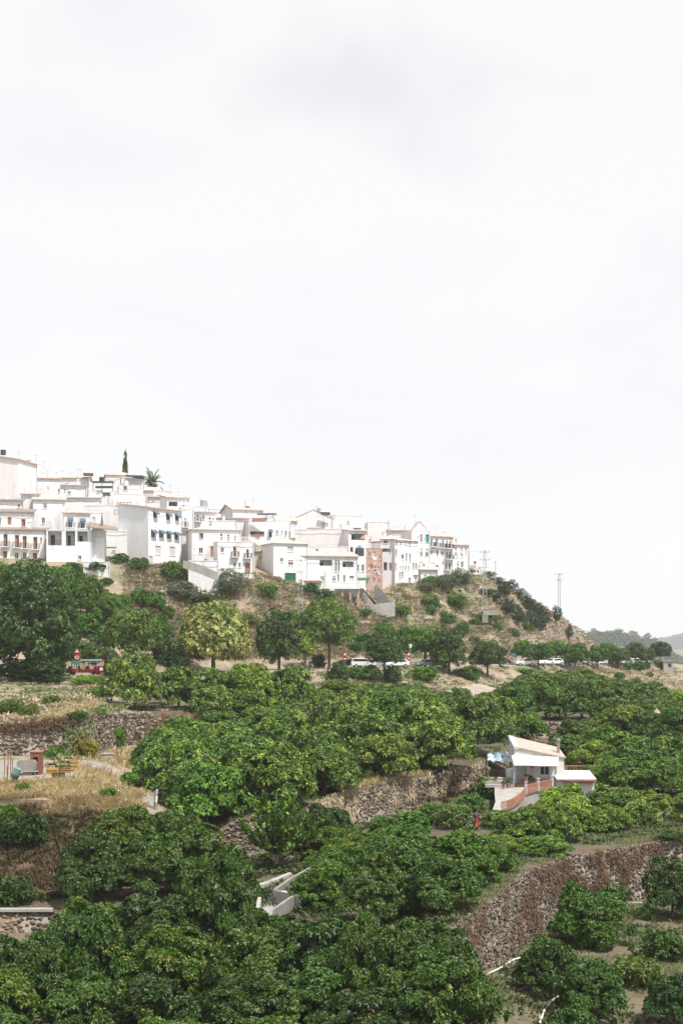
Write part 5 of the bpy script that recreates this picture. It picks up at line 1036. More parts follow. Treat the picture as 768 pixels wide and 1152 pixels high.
# ------------------------------------------------------------------ farmhouse (facade at 152 m)
O = P(578,884,152); zg = O.z; x0 = O.x; X1 = P(634,884,152).x; Wd = X1-x0
patio_pts = [(553,914,146.5),(560,905,147)]
fh = empty('farmhouse',(x0,152,zg),'small white farmhouse with tiled roof and awning among the orchards','house')
def fb(mb,name,mat,parent=None,label=None):
    o = mb.build(name,mat,parent or fh,(x0,152,zg)); 
    if label: o['label']=label
    return o
dp = 4.6
zt = {'fl':P(578,841.5,152).z,'fr':P(634,853,152).z,'bl':P(578,832.5,152+dp).z+.25,'br':P(634,845,152+dp).z+.25}
m = MB(); ops=[(P(580.5,0,152).x-x0, P(592,0,152).x-x0, zg+.02, P(0,861.5,152).z, .25),(P(607,0,152).x-x0,P(617.5,0,152).x-x0,P(0,872,152).z,P(0,862,152).z,.22)]
ztop = zt['fr']-.25
wall_open(m, Vector((x0,152,0)), Vector((1,0,0)), Vector((0,1,0)), Wd, zg-2.6, ztop, ops)
m.add([(x0,152,ztop),(X1,152,ztop),(X1,152,zt['fr']),(x0,152,zt['fl'])],[(0,1,2,3)]); m.add([(x0,152,zg-2.6),(x0,152,zt['fl']),(x0,152+dp,zt['bl']),(x0,152+dp,zg-2.6)],[(0,1,2,3)]); m.add([(X1,152,zg-2.6),(X1,152+dp,zg-2.6),(X1,152+dp,zt['br']),(X1,152,zt['fr'])],[(0,1,2,3)]); m.add([(x0,152+dp,zg-2.6),(x0,152+dp,zt['bl']),(X1,152+dp,zt['br']),(X1,152+dp,zg-2.6)],[(0,1,2,3)])
fb(m,'wall','farm_plaster')
m=MB(); e=.15; q=[(x0+.42,152-e,zt['fl']-.06),(X1+e,152-e,zt['fr']-.02),(X1+e,152+dp+e,zt['br']+.02),(x0+.42,152+dp+e,zt['bl'])]; m.hexa(q+[(a,b,c+.14) for a,b,c in q]); fb(m,'roof','farm_tile')
m=MB(); q=[(x0-.1,152-e,zt['fl']-.1),(x0+.42,152-e,zt['fl']-.14),(x0+.42,152+dp+e,zt['bl']-.09),(x0-.1,152+dp+e,zt['bl']-.05)]; m.hexa(q+[(a,b,c+.3) for a,b,c in q]); fb(m,'parapet','white_sheet')
m=MB(); q=[(x0-.35,149.4,P(0,861.3,149.4).z),(P(628,0,149.4).x,149.4,P(0,862.3,149.4).z),(P(628,0,152).x,151.98,P(0,851.5,152).z),(x0-.3,151.98,P(0,850,152).z)]; m.hexa(q+[(a,b,c+.06) for a,b,c in q]); aw=fb(m,'awning','white_sheet')
m=MB(); 
for px in (577.5,): c=P(px,884,149.7); m.box((c.x,c.y,(zg+q[0][2])/2),(.09,.09,q[0][2]-zg))
for t in (0,.25,.5,.75,1): xx=q[0][0]+(q[1][0]-q[0][0])*t; m.tube((xx,149.45,q[0][2]-.05),(xx,151.95,q[3][2]-.06),.025,.025,5)
fb(m,'frame','galvanised',aw)
m=MB(); m.box(((ops[0][0]+ops[0][1])/2+x0,152.2,(ops[0][2]+ops[0][3])/2),(ops[0][1]-ops[0][0]-.04,.06,ops[0][3]-ops[0][2]-.04)); d=fb(m,'door','galvanised',label='wide grey curtain door')
m=MB(); cx=(ops[1][0]+ops[1][1])/2+x0; cz=(ops[1][2]+ops[1][3])/2; ww=ops[1][1]-ops[1][0]; hh=ops[1][3]-ops[1][2]
for a,b,c,dd in ((cx-ww/2+.03,cz,.06,hh),(cx+ww/2-.03,cz,.06,hh),(cx,cz+hh/2-.03,ww-.12,.06),(cx,cz-hh/2+.03,ww-.12,.06),(cx,cz,.05,hh-.12)): m.box((a,152.14,b),(c,.06,dd))
wf=fb(m,'window_frame','white_frame'); m=MB(); m.box((cx,152.19,cz),(ww-.02,.02,hh-.02)); fb(m,'pane','glass',wf)
m=MB(); m.box((cx,151.95,cz-hh/2-.05),(ww+.2,.16,.08)); fb(m,'sill','farm_plaster',wf)
m=MB(); c=P(627.5,835,153.5); m.box((c.x,c.y,c.z-.55),(.3,.3,1.2)); m.tube((c.x,c.y,c.z+.05),(c.x,c.y,c.z+.3),.22,.22,8); m.tube((c.x,c.y,c.z+.3),(c.x,c.y,c.z+.45),.24,.05,8); fb(m,'chimney','concrete')
m=MB(); c=P(598,863,152); m.box((c.x,151.95,c.z),(.4,.06,.28)); fb(m,'plaque','terracotta')
m=MB(); m.box((P(608,0,152).x,151.9,zg+.45),(2.6,.08,.75)); fb(m,'low_wall','brick',label='speckled stone cladding')
m=MB(); m.box((P(583,0,152).x,151.3,zg+.12),(1.5,1.3,.3)); fb(m,'step','terracotta')
m=MB(); m.tube((P(625,0,152).x,151.9,zg-.4),(P(625,0,152).x,151.9,zt['fr']-.4),.05,.05,6); fb(m,'drainpipe','galvanised')
# annex
ax0=P(625.5,0,150.5).x; ax1=P(668,0,150.5).x; az=P(0,899,150.5).z; at=P(0,877,150.5).z
ar=empty('farm_annex',(ax0,150.5,az),'low white annex with tiled eave and flat sheet roof right of the farmhouse','outbuilding')
def ab(mb,name,mat,parent=None): return mb.build(name,mat,parent or ar,(ax0,150.5,az))
m=MB(); o1=(P(646,0,150.5).x-ax0,P(653.5,0,150.5).x-ax0,P(0,892,150.5).z,P(0,885,150.5).z,.2); wall_open(m,Vector((ax0,150.5,0)),Vector((1,0,0)),Vector((0,1,0)),ax1-ax0,az-1.5,at,[o1])
m.quad((ax1,150.5,az-1.5),(ax1,154,az-1.5),(ax1,154,at),(ax1,150.5,at)); m.quad((ax0,154,az-1.5),(ax0,150.5,az-1.5),(ax0,150.5,at),(ax0,154,at)); m.quad((ax0,154,az-1.5),(ax1,154,az-1.5),(ax1,154,at),(ax0,154,at)); ab(m,'wall','farm_plaster')
m=MB(); q=[(ax0-.1,149.9,at+.02),(ax1+.12,149.9,at+.02),(ax1+.12,154.1,at+.55),(ax0-.1,154.1,at+.55)]; m.hexa(q+[(a,b,c+.1) for a,b,c in q]); ab(m,'roof','white_sheet')
m=MB(); n=17; xa=P(634,0,150).x
for k in range(n): m.tube((xa+(ax1-xa)*(k+.5)/n,149.75,at-.06),(xa+(ax1-xa)*(k+.5)/n,150.6,at+.06),.1,.1,7)
m.box(((xa+ax1)/2,150.2,at-.2),(ax1-xa,.5,.1)); ab(m,'tile_eave','terracotta')
m=MB(); cx=(o1[0]+o1[1])/2+ax0; cz=(o1[2]+o1[3])/2; w_=o1[1]-o1[0]; h_=o1[3]-o1[2]
for a,b,c,dd in ((cx-w_/2+.03,cz,.06,h_),(cx+w_/2-.03,cz,.06,h_),(cx,cz+h_/2-.03,w_-.12,.06),(cx,cz-h_/2+.03,w_-.12,.06)): m.box((a,150.62,b),(c,.06,dd))
w2=ab(m,'window_frame','green_paint'); m=MB(); m.box((cx,150.67,cz),(w_-.02,.02,h_-.02)); ab(m,'pane','glass',w2)
m=MB(); m.box((P(635,0,150.5).x,150.44,az+.3),(1.9,.1,1.1)); ab(m,'stone_skirting','brick')
m=MB(); zr=P(0,868,156).z; xa=P(634,0,156).x; xb=P(666,0,156).x; m.box(((xa+xb)/2,156,zr+.62),(xb-xa,.14,.1)); m.box(((xa+xb)/2,156,zr-.02),(xb-xa,.14,.1))
for k in range(9):
    cx_=xa+(xb-xa)*(k+.5)/9
    for j in range(8): a=2*math.pi*j/8; b=2*math.pi*(j+1)/8; m.tube((cx_+.17*math.cos(a),156,zr+.3+.25*math.sin(a)),(cx_+.17*math.cos(b),156,zr+.3+.25*math.sin(b)),.035,.035,4)
for s_ in (xa,xb): m.box((s_,156,zr-.5),(.2,.2,2.4))
m.build('balustrade','terracotta'); tag(bpy.data.objects['balustrade'] if 'balustrade' in bpy.data.objects else None,'terracotta lattice railing standing behind the low farm annex','railing') if False else None
bl_=[o for o in COL.objects if o.name.startswith('balustrade')][-1]; tag(bl_,'terracotta lattice railing standing behind the low farm annex','railing')
# patio slab with curved edge
zpt = zg+.02
def gp(px,py): Y = (ZC-zpt)*F/(py-HY); return (( px-CX)/F*Y, Y)
edge = [(552,915),(557,902),(556,893),(556,884),(560,872),(576,870)]; front = [(563,913),(575,909),(585,902),(590,896),(591,893),(605,889),(621,886)]
poly = [gp(*p) for p in front]+[(P(634,0,152).x,152.0)]+[(x0,157.5)]+[gp(*p) for p in reversed(edge)]
m=MB(); n=len(poly); m.add([(x,y,zpt) for x,y in poly]+[(x,y,zpt-3.6) for x,y in poly],[tuple(range(n))]+[(k,n+k,n+(k+1)%n,(k+1)%n) for k in range(n)])
o=m.build('patio','pale_concrete'); tag(o,kind='structure')
bp=[gp(563,913),gp(570,911.5),gp(577,908.5),gp(584,903.5),gp(589,897.5),gp(591,893.5)]; bp2=[gp(591,893.5),gp(605,889.5)]; bp3=[gp(606,889.3),gp(621,886.3)]
br=empty('balustrade',(bp[0][0],bp[0][1],zpt),'curved terracotta lattice balustrade with white posts around the farm patio','balustrade')
def balu(pts):
    m=MB(); L=0
    for i in range(len(pts)-1):
        a=Vector((*pts[i],zpt)); b=Vector((*pts[i+1],zpt)); d=b-a; l=d.length; nn=max(1,int(l/.26)); 
        for z in (.05,.85): m.hexa([a+Vector((0,-.07,z-.05)),b+Vector((0,-.07,z-.05)),b+Vector((0,.07,z-.05)),a+Vector((0,.07,z-.05)),a+Vector((0,-.07,z+.05)),b+Vector((0,-.07,z+.05)),b+Vector((0,.07,z+.05)),a+Vector((0,.07,z+.05))])
        for k in range(nn):
            for (u,v,z0,z1) in ((0,1,.1,.45),(1,0,.1,.45),(0,1,.45,.8),(1,0,.45,.8)):
                p=a+d*((k+u)/nn); q=a+d*((k+v)/nn); p.z+=z0; q.z+=z1; m.tube(p,q,.035,.035,4)
    m.build('lattice_panel','terracotta',br,br.location)
balu(bp); balu(bp2); balu(bp3)
for p in (bp[-1],bp2[-1],(bp3[-1][0],bp3[-1][1])):
    m=MB(); m.box((p[0],p[1],zpt+.6),(.26,.26,1.25)); m.box((p[0],p[1],zpt+1.25),(.36,.36,.08)); m.build('post','white_sheet',br,br.location)
def pot(px,py,Y,lab,r=.25,g=.3):
    c=P(px,py,Y); rt=empty('flower_pot',(c.x,c.y,c.z),lab,'flower pot'); m=MB(); m.tube(c,c+Vector((0,0,.4)),r*.7,r,10); m.tube(c+Vector((0,0,.4)),c+Vector((0,0,.46)),r*1.15,r*1.15,10); m.build('pot','terracotta',rt,rt.location)
    pts=unit(rng.normal(size=(60,3)))*g; pts[:,2]=np.abs(pts[:,2])*1.2; v,f=leaves(pts*.4+np.array([0,0,.5]),pts,g,g*.35); npmesh('foliage',v,f,'leaf_dark',rt)
bz=P(0,0,1)
y_=bp[-1][1]; pot(591,HY+(ZC-zpt-1.3)*F/y_,y_,'terracotta pot standing on the white balustrade post',.24,.25)
pot(594.5,884.5,150.8,'dark pot plant beside the grey door of the farmhouse',.24,.6); pot(566,887,148.7,'small flower pot on the patio left of the farmhouse door',.18,.25); pot(571,886,149.4,'flower pot near the white tank on the patio',.2,.25); pot(557,881,151.5,'flower pot at the back left corner of the patio',.2,.2)
m=MB(); c=P(574,862,153.5); m.tube((c.x,c.y,zpt),(c.x,c.y,zpt+1.6),.55,.55,16); m.tube((c.x,c.y,zpt+1.6),(c.x,c.y,zpt+1.75),.5,.2,16); o=m.build('water_tank','marine_plastic',None,(c.x,c.y,zpt)); o.location=(c.x,c.y,zpt); tag(o,'white round water tank left of the grey farmhouse door','water tank')
r=empty('tarp_canopy',tuple(P(562,862,157)),'blue and white tarpaulin canopy on poles left of the farmhouse','canopy')
m=MB(); q=[tuple(P(548,857,154)),tuple(P(575,857.5,154)),tuple(P(575.5,846,158)),tuple(P(548,848,158))]; n=8; vs=[];fs=[]
for i in range(n+1):
    for j in range(5): a=Vector(q[0]).lerp(Vector(q[1]),i/n); b=Vector(q[3]).lerp(Vector(q[2]),i/n); p=a.lerp(b,j/4); p.z+=.15*math.sin(i*2.3)+.1*math.cos(j*2); vs.append(p)
fs=[(i*5+j,(i+1)*5+j,(i+1)*5+j+1,i*5+j+1) for i in range(n) for j in range(4)]; m.add(vs,fs); o=m.build('tarp','blue_tarp',r,r.location); md=o.modifiers.new('t','SOLIDIFY'); md.thickness=.03
for c in q: m=MB(); m.tube((c[0],c[1],c[2]-2.3),c,.04,.04,5); m.build('pole','galvanised',r,r.location)
m=MB(); m.hexa([tuple(P(583,918,141)),tuple(P(600,917,141)),tuple(P(620,909,144)),tuple(P(606,909,144)),tuple(P(583,916,141)),tuple(P(600,915,141)),tuple(P(620,907,144)),tuple(P(606,907,144))]); o=m.build('sheet','white_sheet'); tag(o,'white sheet lying over the slope in front of the farm patio','sheet')
m=MB(); 
for k in range(3): c=P(561,877-k*2.2,150.5+k); m.box((c.x,c.y,zpt+.15+.25*k),(3.0,.8,.3+.02*k))
o=m.build('stone_steps','pale_concrete'); tag(o,'short flight of broad concrete steps at the back of the farm patio','steps')
# ------------------------------------------------------------------ cistern and track by the fountain-shaped tree
zt_ = ZC-19.0
def gz(px,py,z): Y=(ZC-z)*F/(py-HY); return ((px-CX)/F*Y,Y)
r=empty('cistern',(*gz(320,1010,zt_),zt_),'open cement cistern with angled low walls beside the curved track','cistern')
def lowwall(pts,h,th,z,name,mat,root):
    m=MB()
    for i in range(len(pts)-1):
        a=Vector((*gz(*pts[i],z+h),z)); b=Vector((*gz(*pts[i+1],z+h),z)); d=b-a; n=Vector((-d.y,d.x,0)).normalized()*th; H_=Vector((0,0,h)); D_=Vector((0,0,-1.0))
        m.hexa([a+D_,b+D_,b+n+D_,a+n+D_,a+H_,b+H_,b+n+H_,a+n+H_])
    return m.build(name,mat,root,root.location)
lowwall([(306,1031),(307,1024),(338,1003)],1.1,.22,zt_,'front_wall','concrete',r); lowwall([(310,1002),(336,1007)],1.2,.2,zt_,'cross_wall','pale_concrete',r); lowwall([(310,1001),(328,988),(352,975)],.8,.22,zt_,'back_wall','concrete',r)
lowwall([(292,1022),(294,1009)],1.2,.25,zt_,'end_wall','pale_concrete',r); lowwall([(325,1024),(345,1022)],.5,.4,zt_-.3,'lower_kerb','concrete',r)
m=MB(); pl=[(294,1026),(308,1036),(338,1012),(352,985),(340,985),(300,1000)]; vs=[(*gz(*p,zt_),zt_) for p in pl]; m.add([(x,y,zt_+.05) for x,y,z in vs]+[(x,y,zt_-2) for x,y,z in vs],[tuple(range(6))]+[(k,6+k,6+(k+1)%6,(k+1)%6) for k in range(6)]); m.build('floor','pale_concrete',r,r.location)
rb=empty('white_sack',(*gz(318,1014,zt_),zt_+.1),'white rounded sack lying in the open cement cistern','sack'); m=MB(); vs=[];fs=[]
for i in range(7):
    for j in range(12): t=math.pi*i/6; a=2*math.pi*j/12; vs.append((.55*math.sin(t)*math.cos(a)*(1+.1*math.sin(3*a)),.38*math.sin(t)*math.sin(a),.35+.32*math.cos(t)))
for i in range(6):
    for j in range(12): fs.append((i*12+j,i*12+(j+1)%12,(i+1)*12+(j+1)%12,(i+1)*12+j))
m.add(vs,fs); m.build('bag','white_sheet',rb,smooth=True); m=MB(); m.tube((.4,0,.5),(.62,-.05,.62),.1,.16,8); m.build('tied_neck','white_sheet',rb); m=MB(); m.box((-.75,-.2,.12),(.7,.4,.25),.4); m.box((-.9,.1,.2),(.4,.3,.4),.9); o=m.build('dark_crate','iron'); o.location=rb.location; tag(o,'dark crates lying beside the white sack in the cistern','crates')
# curved track with stone edging
trk=[(284,999),(292,996),(305,992),(325,984),(350,974),(372,968),(400,966)]; zt2=ZC-18.7
m=MB()
for i in range(len(trk)-1):
    a=Vector((*gz(*trk[i],zt2+.25),zt2)); b=Vector((*gz(*trk[i+1],zt2+.25),zt2)); d=b-a; n=Vector((-d.y,d.x,0)).normalized()*.45; m.hexa([a-Vector((0,0,1.5)),b-Vector((0,0,1.5)),b+n-Vector((0,0,1.5)),a+n-Vector((0,0,1.5)),a+Vector((0,0,.25)),b+Vector((0,0,.25)),b+n+Vector((0,0,.25)),a+n+Vector((0,0,.25))])
o=m.build('kerb','pale_concrete'); tag(o,'curved cement kerb bordering the track below the fountain-shaped tree','kerb')
def edgefn(rd):
    i=rd.randrange(len(trk)-1); t=rd.random(); a=Vector((*gz(trk[i][0],trk[i][1]+1,zt2),zt2)); b=Vector((*gz(trk[i+1][0],trk[i+1][1]+1,zt2),zt2)); return a.lerp(b,t)+Vector((0,-.05,rd.uniform(-1.2,.15))), Vector((0,-1,0))
v,f=stones_on(edgefn,420,.3,77); o=npmesh('edging_stones',v,f,'stone'); tag(o,'rough stone facing under the curved cement kerb','stone facing')
for i,(px,py,s) in enumerate(((295,983,.7),(301,985,.5),(326,979,.8),(313,974,.5),(450,964,1.0),(742,810,.9))):
    Y=116 if i<4 else 118; 
    if i>=4: continue
    c=G(px,Y); v,f=stones_on(lambda rd:((0,0,.15),Vector((0,-1,0))),1,s,i+50); o=npmesh('boulder',v,f,'stone',None,c); tag(o,['flat reddish boulder, leftmost beside the curved track','small boulder next to the flat one by the track','pale boulder at the foot of the fountain-shaped tree','little rock in the shade of the fountain-shaped tree'][i],'boulder')
# white hose and kerb on the lower right terrace
m=MB(); pts=[]
for px,py in ((534,1102),(545,1098),(560,1091),(578,1080),(590,1077),(603,1062),(606,1050),(612,1041),(622,1035),(634,1030)):
    Y=86
    for _ in range(30): g=G(px,Y); Y=(ZC-g.z)*F/(py-HY); Y=min(max(Y,60),125)
    g=G(px,Y); pts.append(g+Vector((0,-.2,.1)))
m.path(pts,.07,6); o=m.build('hose','hose',None,tuple(pts[0])); o.location=pts[0]; tag(o,'long pale hose snaking over the lower terrace at the foot of the high wall','hose')
m=MB(); a=G(690,117.5); b=G(745,117.5); 
for i in range(8):
    p=G(690+55*i/8,117); q=G(690+55*(i+1)/8,117); m.hexa([p+Vector((0,0,-.4)),q+Vector((0,0,-.4)),q+Vector((0,.3,-.4)),p+Vector((0,.3,-.4)),p+Vector((0,0,.22)),q+Vector((0,0,.22)),q+Vector((0,.3,.22)),p+Vector((0,.3,.22))])
o=m.build('kerb','pale_concrete'); tag(o,'straight pale kerb below the right end of the high stone wall','kerb')
# ------------------------------------------------------------------ junk platform at left
zp=ZC-12.75
def pbox(name,lab,cat,px,py,Y,size,mat,rz=0,extra=None):
    g=G(px,Y); r=empty(name,tuple(g),lab,cat); m=MB(); m.box((0,0,size[2]/2),size,rz); m.build('body',mat,r); return r,g
# slab
m=MB(); q=[G(-30,121),G(112,124),G(118,146),G(-30,146)]
vs=[];
for i in range(15):
    for j in range(7): px=-30+145*i/14; Y=122+23*j/6; g=G(px,Y); vs.append((g.x,g.y,g.z+.06 if True else 0))
m.add(vs,[(i*7+j,(i+1)*7+j,(i+1)*7+j+1,i*7+j+1) for i in range(14) for j in range(6)]); o=m.build('platform','concrete'); tag(o,kind='structure')
r=empty('brick_oven',tuple(G(45,134)),'brick-red masonry pillar with dark opening on the junk platform','oven')
m=MB(); wall_open(m,Vector((-.9,0,0)),Vector((1,0,0)),Vector((0,1,0)),1.05,0,2.2,[(.25,.75,1.3,1.75,.4)]); m.quad((.15,0,0),(.15,.9,0),(.15,.9,2.2),(.15,0,2.2)); m.quad((-.9,.9,0),(-.9,0,0),(-.9,0,2.2),(-.9,.9,2.2)); m.quad((-.9,0,2.2),(.15,0,2.2),(.15,.9,2.2),(-.9,.9,2.2)); m.quad((-.9,.9,0),(.15,.9,0),(.15,.9,2.2),(-.9,.9,2.2)); m.build('pillar','rust',r); m=MB(); m.box((-.4,.45,2.24),(1.2,1.05,.1)); m.build('top_slab','terracotta',r); m=MB(); m.box((-1.1,.1,.35),(.9,.8,.7)); m.build('base_block','terracotta',r)
r=empty('cement_mixer',tuple(G(18,127)),'old greenish cement mixer standing on the junk platform','cement mixer'); m=MB(); m.tube((0,0,1.1),(.25,-.1,1.6),.42,.3,14); m.tube((-.25,.1,.75),(0,0,1.1),.25,.42,14); m.build('drum','machine_green',r); m=MB(); m.box((-.1,.35,.9),(.5,.3,.55)); m.build('motor_box','machine_green',r)
m=MB(); 
for a,b in (((-.5,.3,0),(-.1,.1,.8)),((.4,.3,0),(0,.1,.8)),((-.5,-.4,0),(-.1,0,.8)),((.4,-.4,0),(0,0,.8))): m.tube(a,b,.035,.035,5)
m.build('frame','iron',r)
for s in(-1,1): m=MB(); m.tube((.45*s,.4,.2),(.45*s+.08*s,.4,.2),.2,.2,12); m.build('wheel','tyre',r)
r=empty('trailer_box',tuple(G(31,134)),'pale rounded metal tank box between mixer and brick pillar','tank box'); m=MB(); m.prism([(-.8,.5),(.8,.5),(.9,.65),(.9,1.3),(.7,1.5),(-.7,1.5),(-.9,1.3),(-.9,.65)],-.4,.5); m.build('body','concrete',r); m=MB(); m.box((0,0,.45),(2.1,.9,.1)); 
for x in(-.8,.8): m.box((x,-.3,.2),(.08,.08,.4)); m.box((x,.3,.2),(.08,.08,.4))
m.build('stand','galvanised',r)
for i,(px,Y,w,hh,rz,rx,lb) in enumerate(((59,134,1.1,.7,.2,-.25,'yellow board leaning left of the papaya plant'),(73,136,1.2,.7,-.1,.2,'yellow board lying behind the papaya plant'),(82,137,1.1,1.15,.5,.0,'upright yellow crate side right of the papaya plant'),(66,131,1.2,.7,.1,.3,'low yellow board in front of the papaya plant'))):
    m=MB(); m.box((0,0,hh*.5),(w,.06,hh),rz,rx)
    for k in range(3): m.box((0,-.06,hh*(.2+.3*k)),(w,.05,.09),rz)
    o=m.build('board','yellow_ply'); o.location=G(px,Y); tag(o,lb,'board',group='yellow boards on the junk platform')
for i,(px,Y,hh) in enumerate(((5,129,2.9),(9,130,3.3),(12,131,2.8),(14,129,2.2),(87,139,2.0),(8,124,2.2))):
    m=MB(); m.path([(0,0,-.2),(.04,0,hh*.5),(.0,0,hh)],.04,5); m.tube((0,0,hh*.35),(.1,0,hh*.35),.015,.015,4); o=m.build('steel_rod','rust'); o.location=G(px,Y); tag(o,['rusty upright rod, leftmost on the junk platform','tallest rusty upright rod on the junk platform','rusty rod just right of the tallest one','shortish rusty rod beside the mixer','single rusty rod at the right end of the yellow boards','rusty rod at the front left platform edge'][i],'steel rod')
m=MB(); 
for k in range(9): m.box((rr.uniform(-1.2,1.2),rr.uniform(-.4,.4),.12+rr.random()*.2),(rr.uniform(.3,.7),rr.uniform(.2,.5),.22),rr.uniform(0,3))
o=m.build('rubble_heap','terracotta'); o.location=G(7,124.5); tag(o,'heap of broken bricks at the front left of the junk platform','rubble heap')
m=MB(); 
for k in range(5): m.box((rr.uniform(-.9,.9),rr.uniform(-.3,.3),.15+.1*(k%2)),(.7,.4,.25),rr.uniform(0,3))
o=m.build('block_pile','pale_concrete'); o.location=G(115,141); tag(o,'small pile of pale blocks near the dry grass on the platform','blocks')
m=MB(); m.box((0,0,.35),(1.3,.8,.7),.2); m.box((0,0,.72),(1.45,.95,.08),.2); o=m.build('stone_box','pale_concrete'); o.location=G(121,150); tag(o,'small flat-topped cement box among the rocks above the platform','cement box')
# ramp path at the right of the platform
r=empty('cement_channel',tuple(G(170,135)),'narrow pale cement channel running down between bank and orchard tree','channel'); m=MB()
for i in range(10):
    Y0=124+i*2.1; Y1=Y0+2.1; a=G(163+i*.9,Y0);b=G(174+i*.35,Y0);c=G(174+(i+1)*.35,Y1);d=G(163+(i+1)*.9,Y1); up=Vector((0,0,.25)); dn=Vector((0,0,-.8)); m.hexa([a+dn,b+dn,c+dn,d+dn,a+up,b+up,c+up,d+up])
m.build('bed','concrete',r,r.location); m=MB()
for i in range(10): Y=124+i*2.1; a=G(174.5+i*.35,Y); b=G(174.5+(i+1)*.35,Y+2.1); m.hexa([a+dn,b+dn,b+dn+Vector((.2,0,0)),a+dn+Vector((.2,0,0)),a+Vector((0,0,.7)),b+Vector((0,0,.7)),b+Vector((.2,0,.7)),a+Vector((.2,0,.7))])
m.build('side_wall','pale_concrete',r,r.location)
# ------------------------------------------------------------------ sheet-roofed shed
r=empty('sheet_roof_shed',tuple(G(537,203)),'open shed with flat brownish sheet roof at the top of the orchard','shed')
q=[P(537,784.5,199.5),P(569.5,778,206),P(539,769,212),P(500,777,205)]; m=MB(); m.hexa([v-Vector((0,0,.12)) for v in q]+q); m.build('roof','roof_sheet',r,r.location)
for v in q: m=MB(); w=v*1.0; w.y+=(.4 if v is q[0] else 0); g=H(w.x,w.y); m.tube((w.x*.999,w.y,g-.3),(w.x*.999,w.y,w.z-.1),.09,.09,6); m.build('post','bark',r,r.location)
m=MB(); 
for i in range(4):
    a,b=q[i]-Vector((0,0,.24)),q[(i+1)%4]-Vector((0,0,.24)); m.tube(a,b,.09,.09,5)
m.build('beams','bark',r,r.location)
m=MB(); a,b=q[0]+Vector((0,.5,0)),q[1]+Vector((0,.5,0)); m.hexa([Vector((a.x,a.y,H(a.x,a.y)-.3)),Vector((b.x,b.y,H(b.x,b.y)-.3)),Vector((b.x,b.y+.1,H(b.x,b.y)-.3)),Vector((a.x,a.y+.1,H(a.x,a.y)-.3)),Vector((a.x,a.y,a.z-.7)),Vector((b.x,b.y,b.z-.7)),Vector((b.x,b.y+.1,b.z-.7)),Vector((a.x,a.y+.1,a.z-.7))]); m.build('side_boards','bark',r,r.location)
# ------------------------------------------------------------------ vehicles
def make_car(kind):
    r=empty('parked_car')
    if kind=='hatch': prof=[(-2.0,.35),(-2.05,.75),(-1.9,.95),(-1.0,1.0),(-.35,1.42),(1.2,1.47),(1.75,1.2),(2.0,.95),(2.05,.6),(1.95,.35)]; gl=[(-.92,1.0),(-.33,1.36),(1.15,1.41),(1.62,1.05)]
    else: prof=[(-2.15,.4),(-2.2,.9),(-2.0,1.08),(-1.1,1.12),(-.6,1.66),(1.9,1.7),(2.1,1.2),(2.2,.9),(2.15,.4)]; gl=[(-1.0,1.15),(-.55,1.58),(1.8,1.62),(1.95,1.15)]
    m=MB(); m.prism(prof,-.85,.85); b=m.build('body','carpaint',r); bv=b.modifiers.new('b','BEVEL'); bv.width=.09; bv.segments=2
    for y in(-.862,.832): m=MB(); m.prism(gl,y,y+.03); m.build('side_window','glass',r)
    x0_,z0_=gl[0]; x1_,z1_=gl[1]; m=MB(); m.hexa([(x0_-.07,-.7,z0_+.03),(x0_-.07,.7,z0_+.03),(x1_-.07,.62,z1_+.02),(x1_-.07,-.62,z1_+.02),(x0_+.02,-.7,z0_+.03),(x0_+.02,.7,z0_+.03),(x1_,.62,z1_),(x1_,-.62,z1_)]); m.build('windscreen','glass',r)
    x0_,z0_=gl[3]; x1_,z1_=gl[2]; m=MB(); m.hexa([(x0_+.1,-.66,z0_+.03),(x0_+.1,.66,z0_+.03),(x1_+.12,.6,z1_),(x1_+.12,-.6,z1_),(x0_+.17,-.66,z0_+.03),(x0_+.17,.66,z0_+.03),(x1_+.19,.6,z1_),(x1_+.19,-.6,z1_)]); m.build('rear_window','glass',r)
    for x in(-1.3,1.3):
        for y in(-.8,.8):
            m=MB(); m.tube((x,y-.1,.33),(x,y+.1,.33),.33,.33,16); w=m.build('wheel','tyre',r); m=MB(); m.tube((x,y-.11,.33),(x,y+.11,.33),.19,.19,12); m.build('rim','rim',w)
    for y in(-.6,.6):
        m=MB(); m.box((prof[1][0]+.02,y,.72),(.1,.35,.16)); m.build('headlight','marine_plastic',r); m=MB(); m.box((prof[-2][0]-.03,y,.78),(.1,.3,.2)); m.build('tail_light','red_paint',r)
        m=MB(); m.box((-.75,y*1.58,1.05),(.12,.16,.12)); m.build('mirror','carpaint',r)
    return r
CAR={'hatch':make_car('hatch'),'suv':make_car('suv')}; cu=set()
def roadY(px,t): a=lval(next(l for l in LN if l['name']=='road_a'),px)[0]; return a+10*t
def car(kind,px,t,rz,col,label,group='cars parked along the road'):
    o=CAR[kind] if kind not in cu else copy_tree(CAR[kind]); cu.add(kind); Y=roadY(px,t); x=(px-CX)/F*Y; o.location=(x,Y,H(x,Y)+.02); o.rotation_euler=(0,0,rz); tag(o,label,'car',group)
    for c in o.children:
        if c.name.startswith(('body','mirror')): c.color=(*col,1)
    return o
Wc=(.9,.9,.9); 
sv=car('suv',408,.18,R(188),Wc,'white off-road car with open tailgate behind the low hedge',None) ; car('hatch',395,.5,R(200),(.05,.055,.06),'dark car showing behind the white off-road car')
car('hatch',426,.3,R(150),(.75,.78,.8),'silver-white car angled behind the thin tree trunk'); car('hatch',447,.18,R(8),Wc,'white car beside the road sign and lamp'); car('hatch',479,.3,R(20),(.55,.62,.66),'silver-blue car half hidden by the bright grassy bush'); car('hatch',494,.4,R(80),Wc,'white car end just left of the dense dark tree')
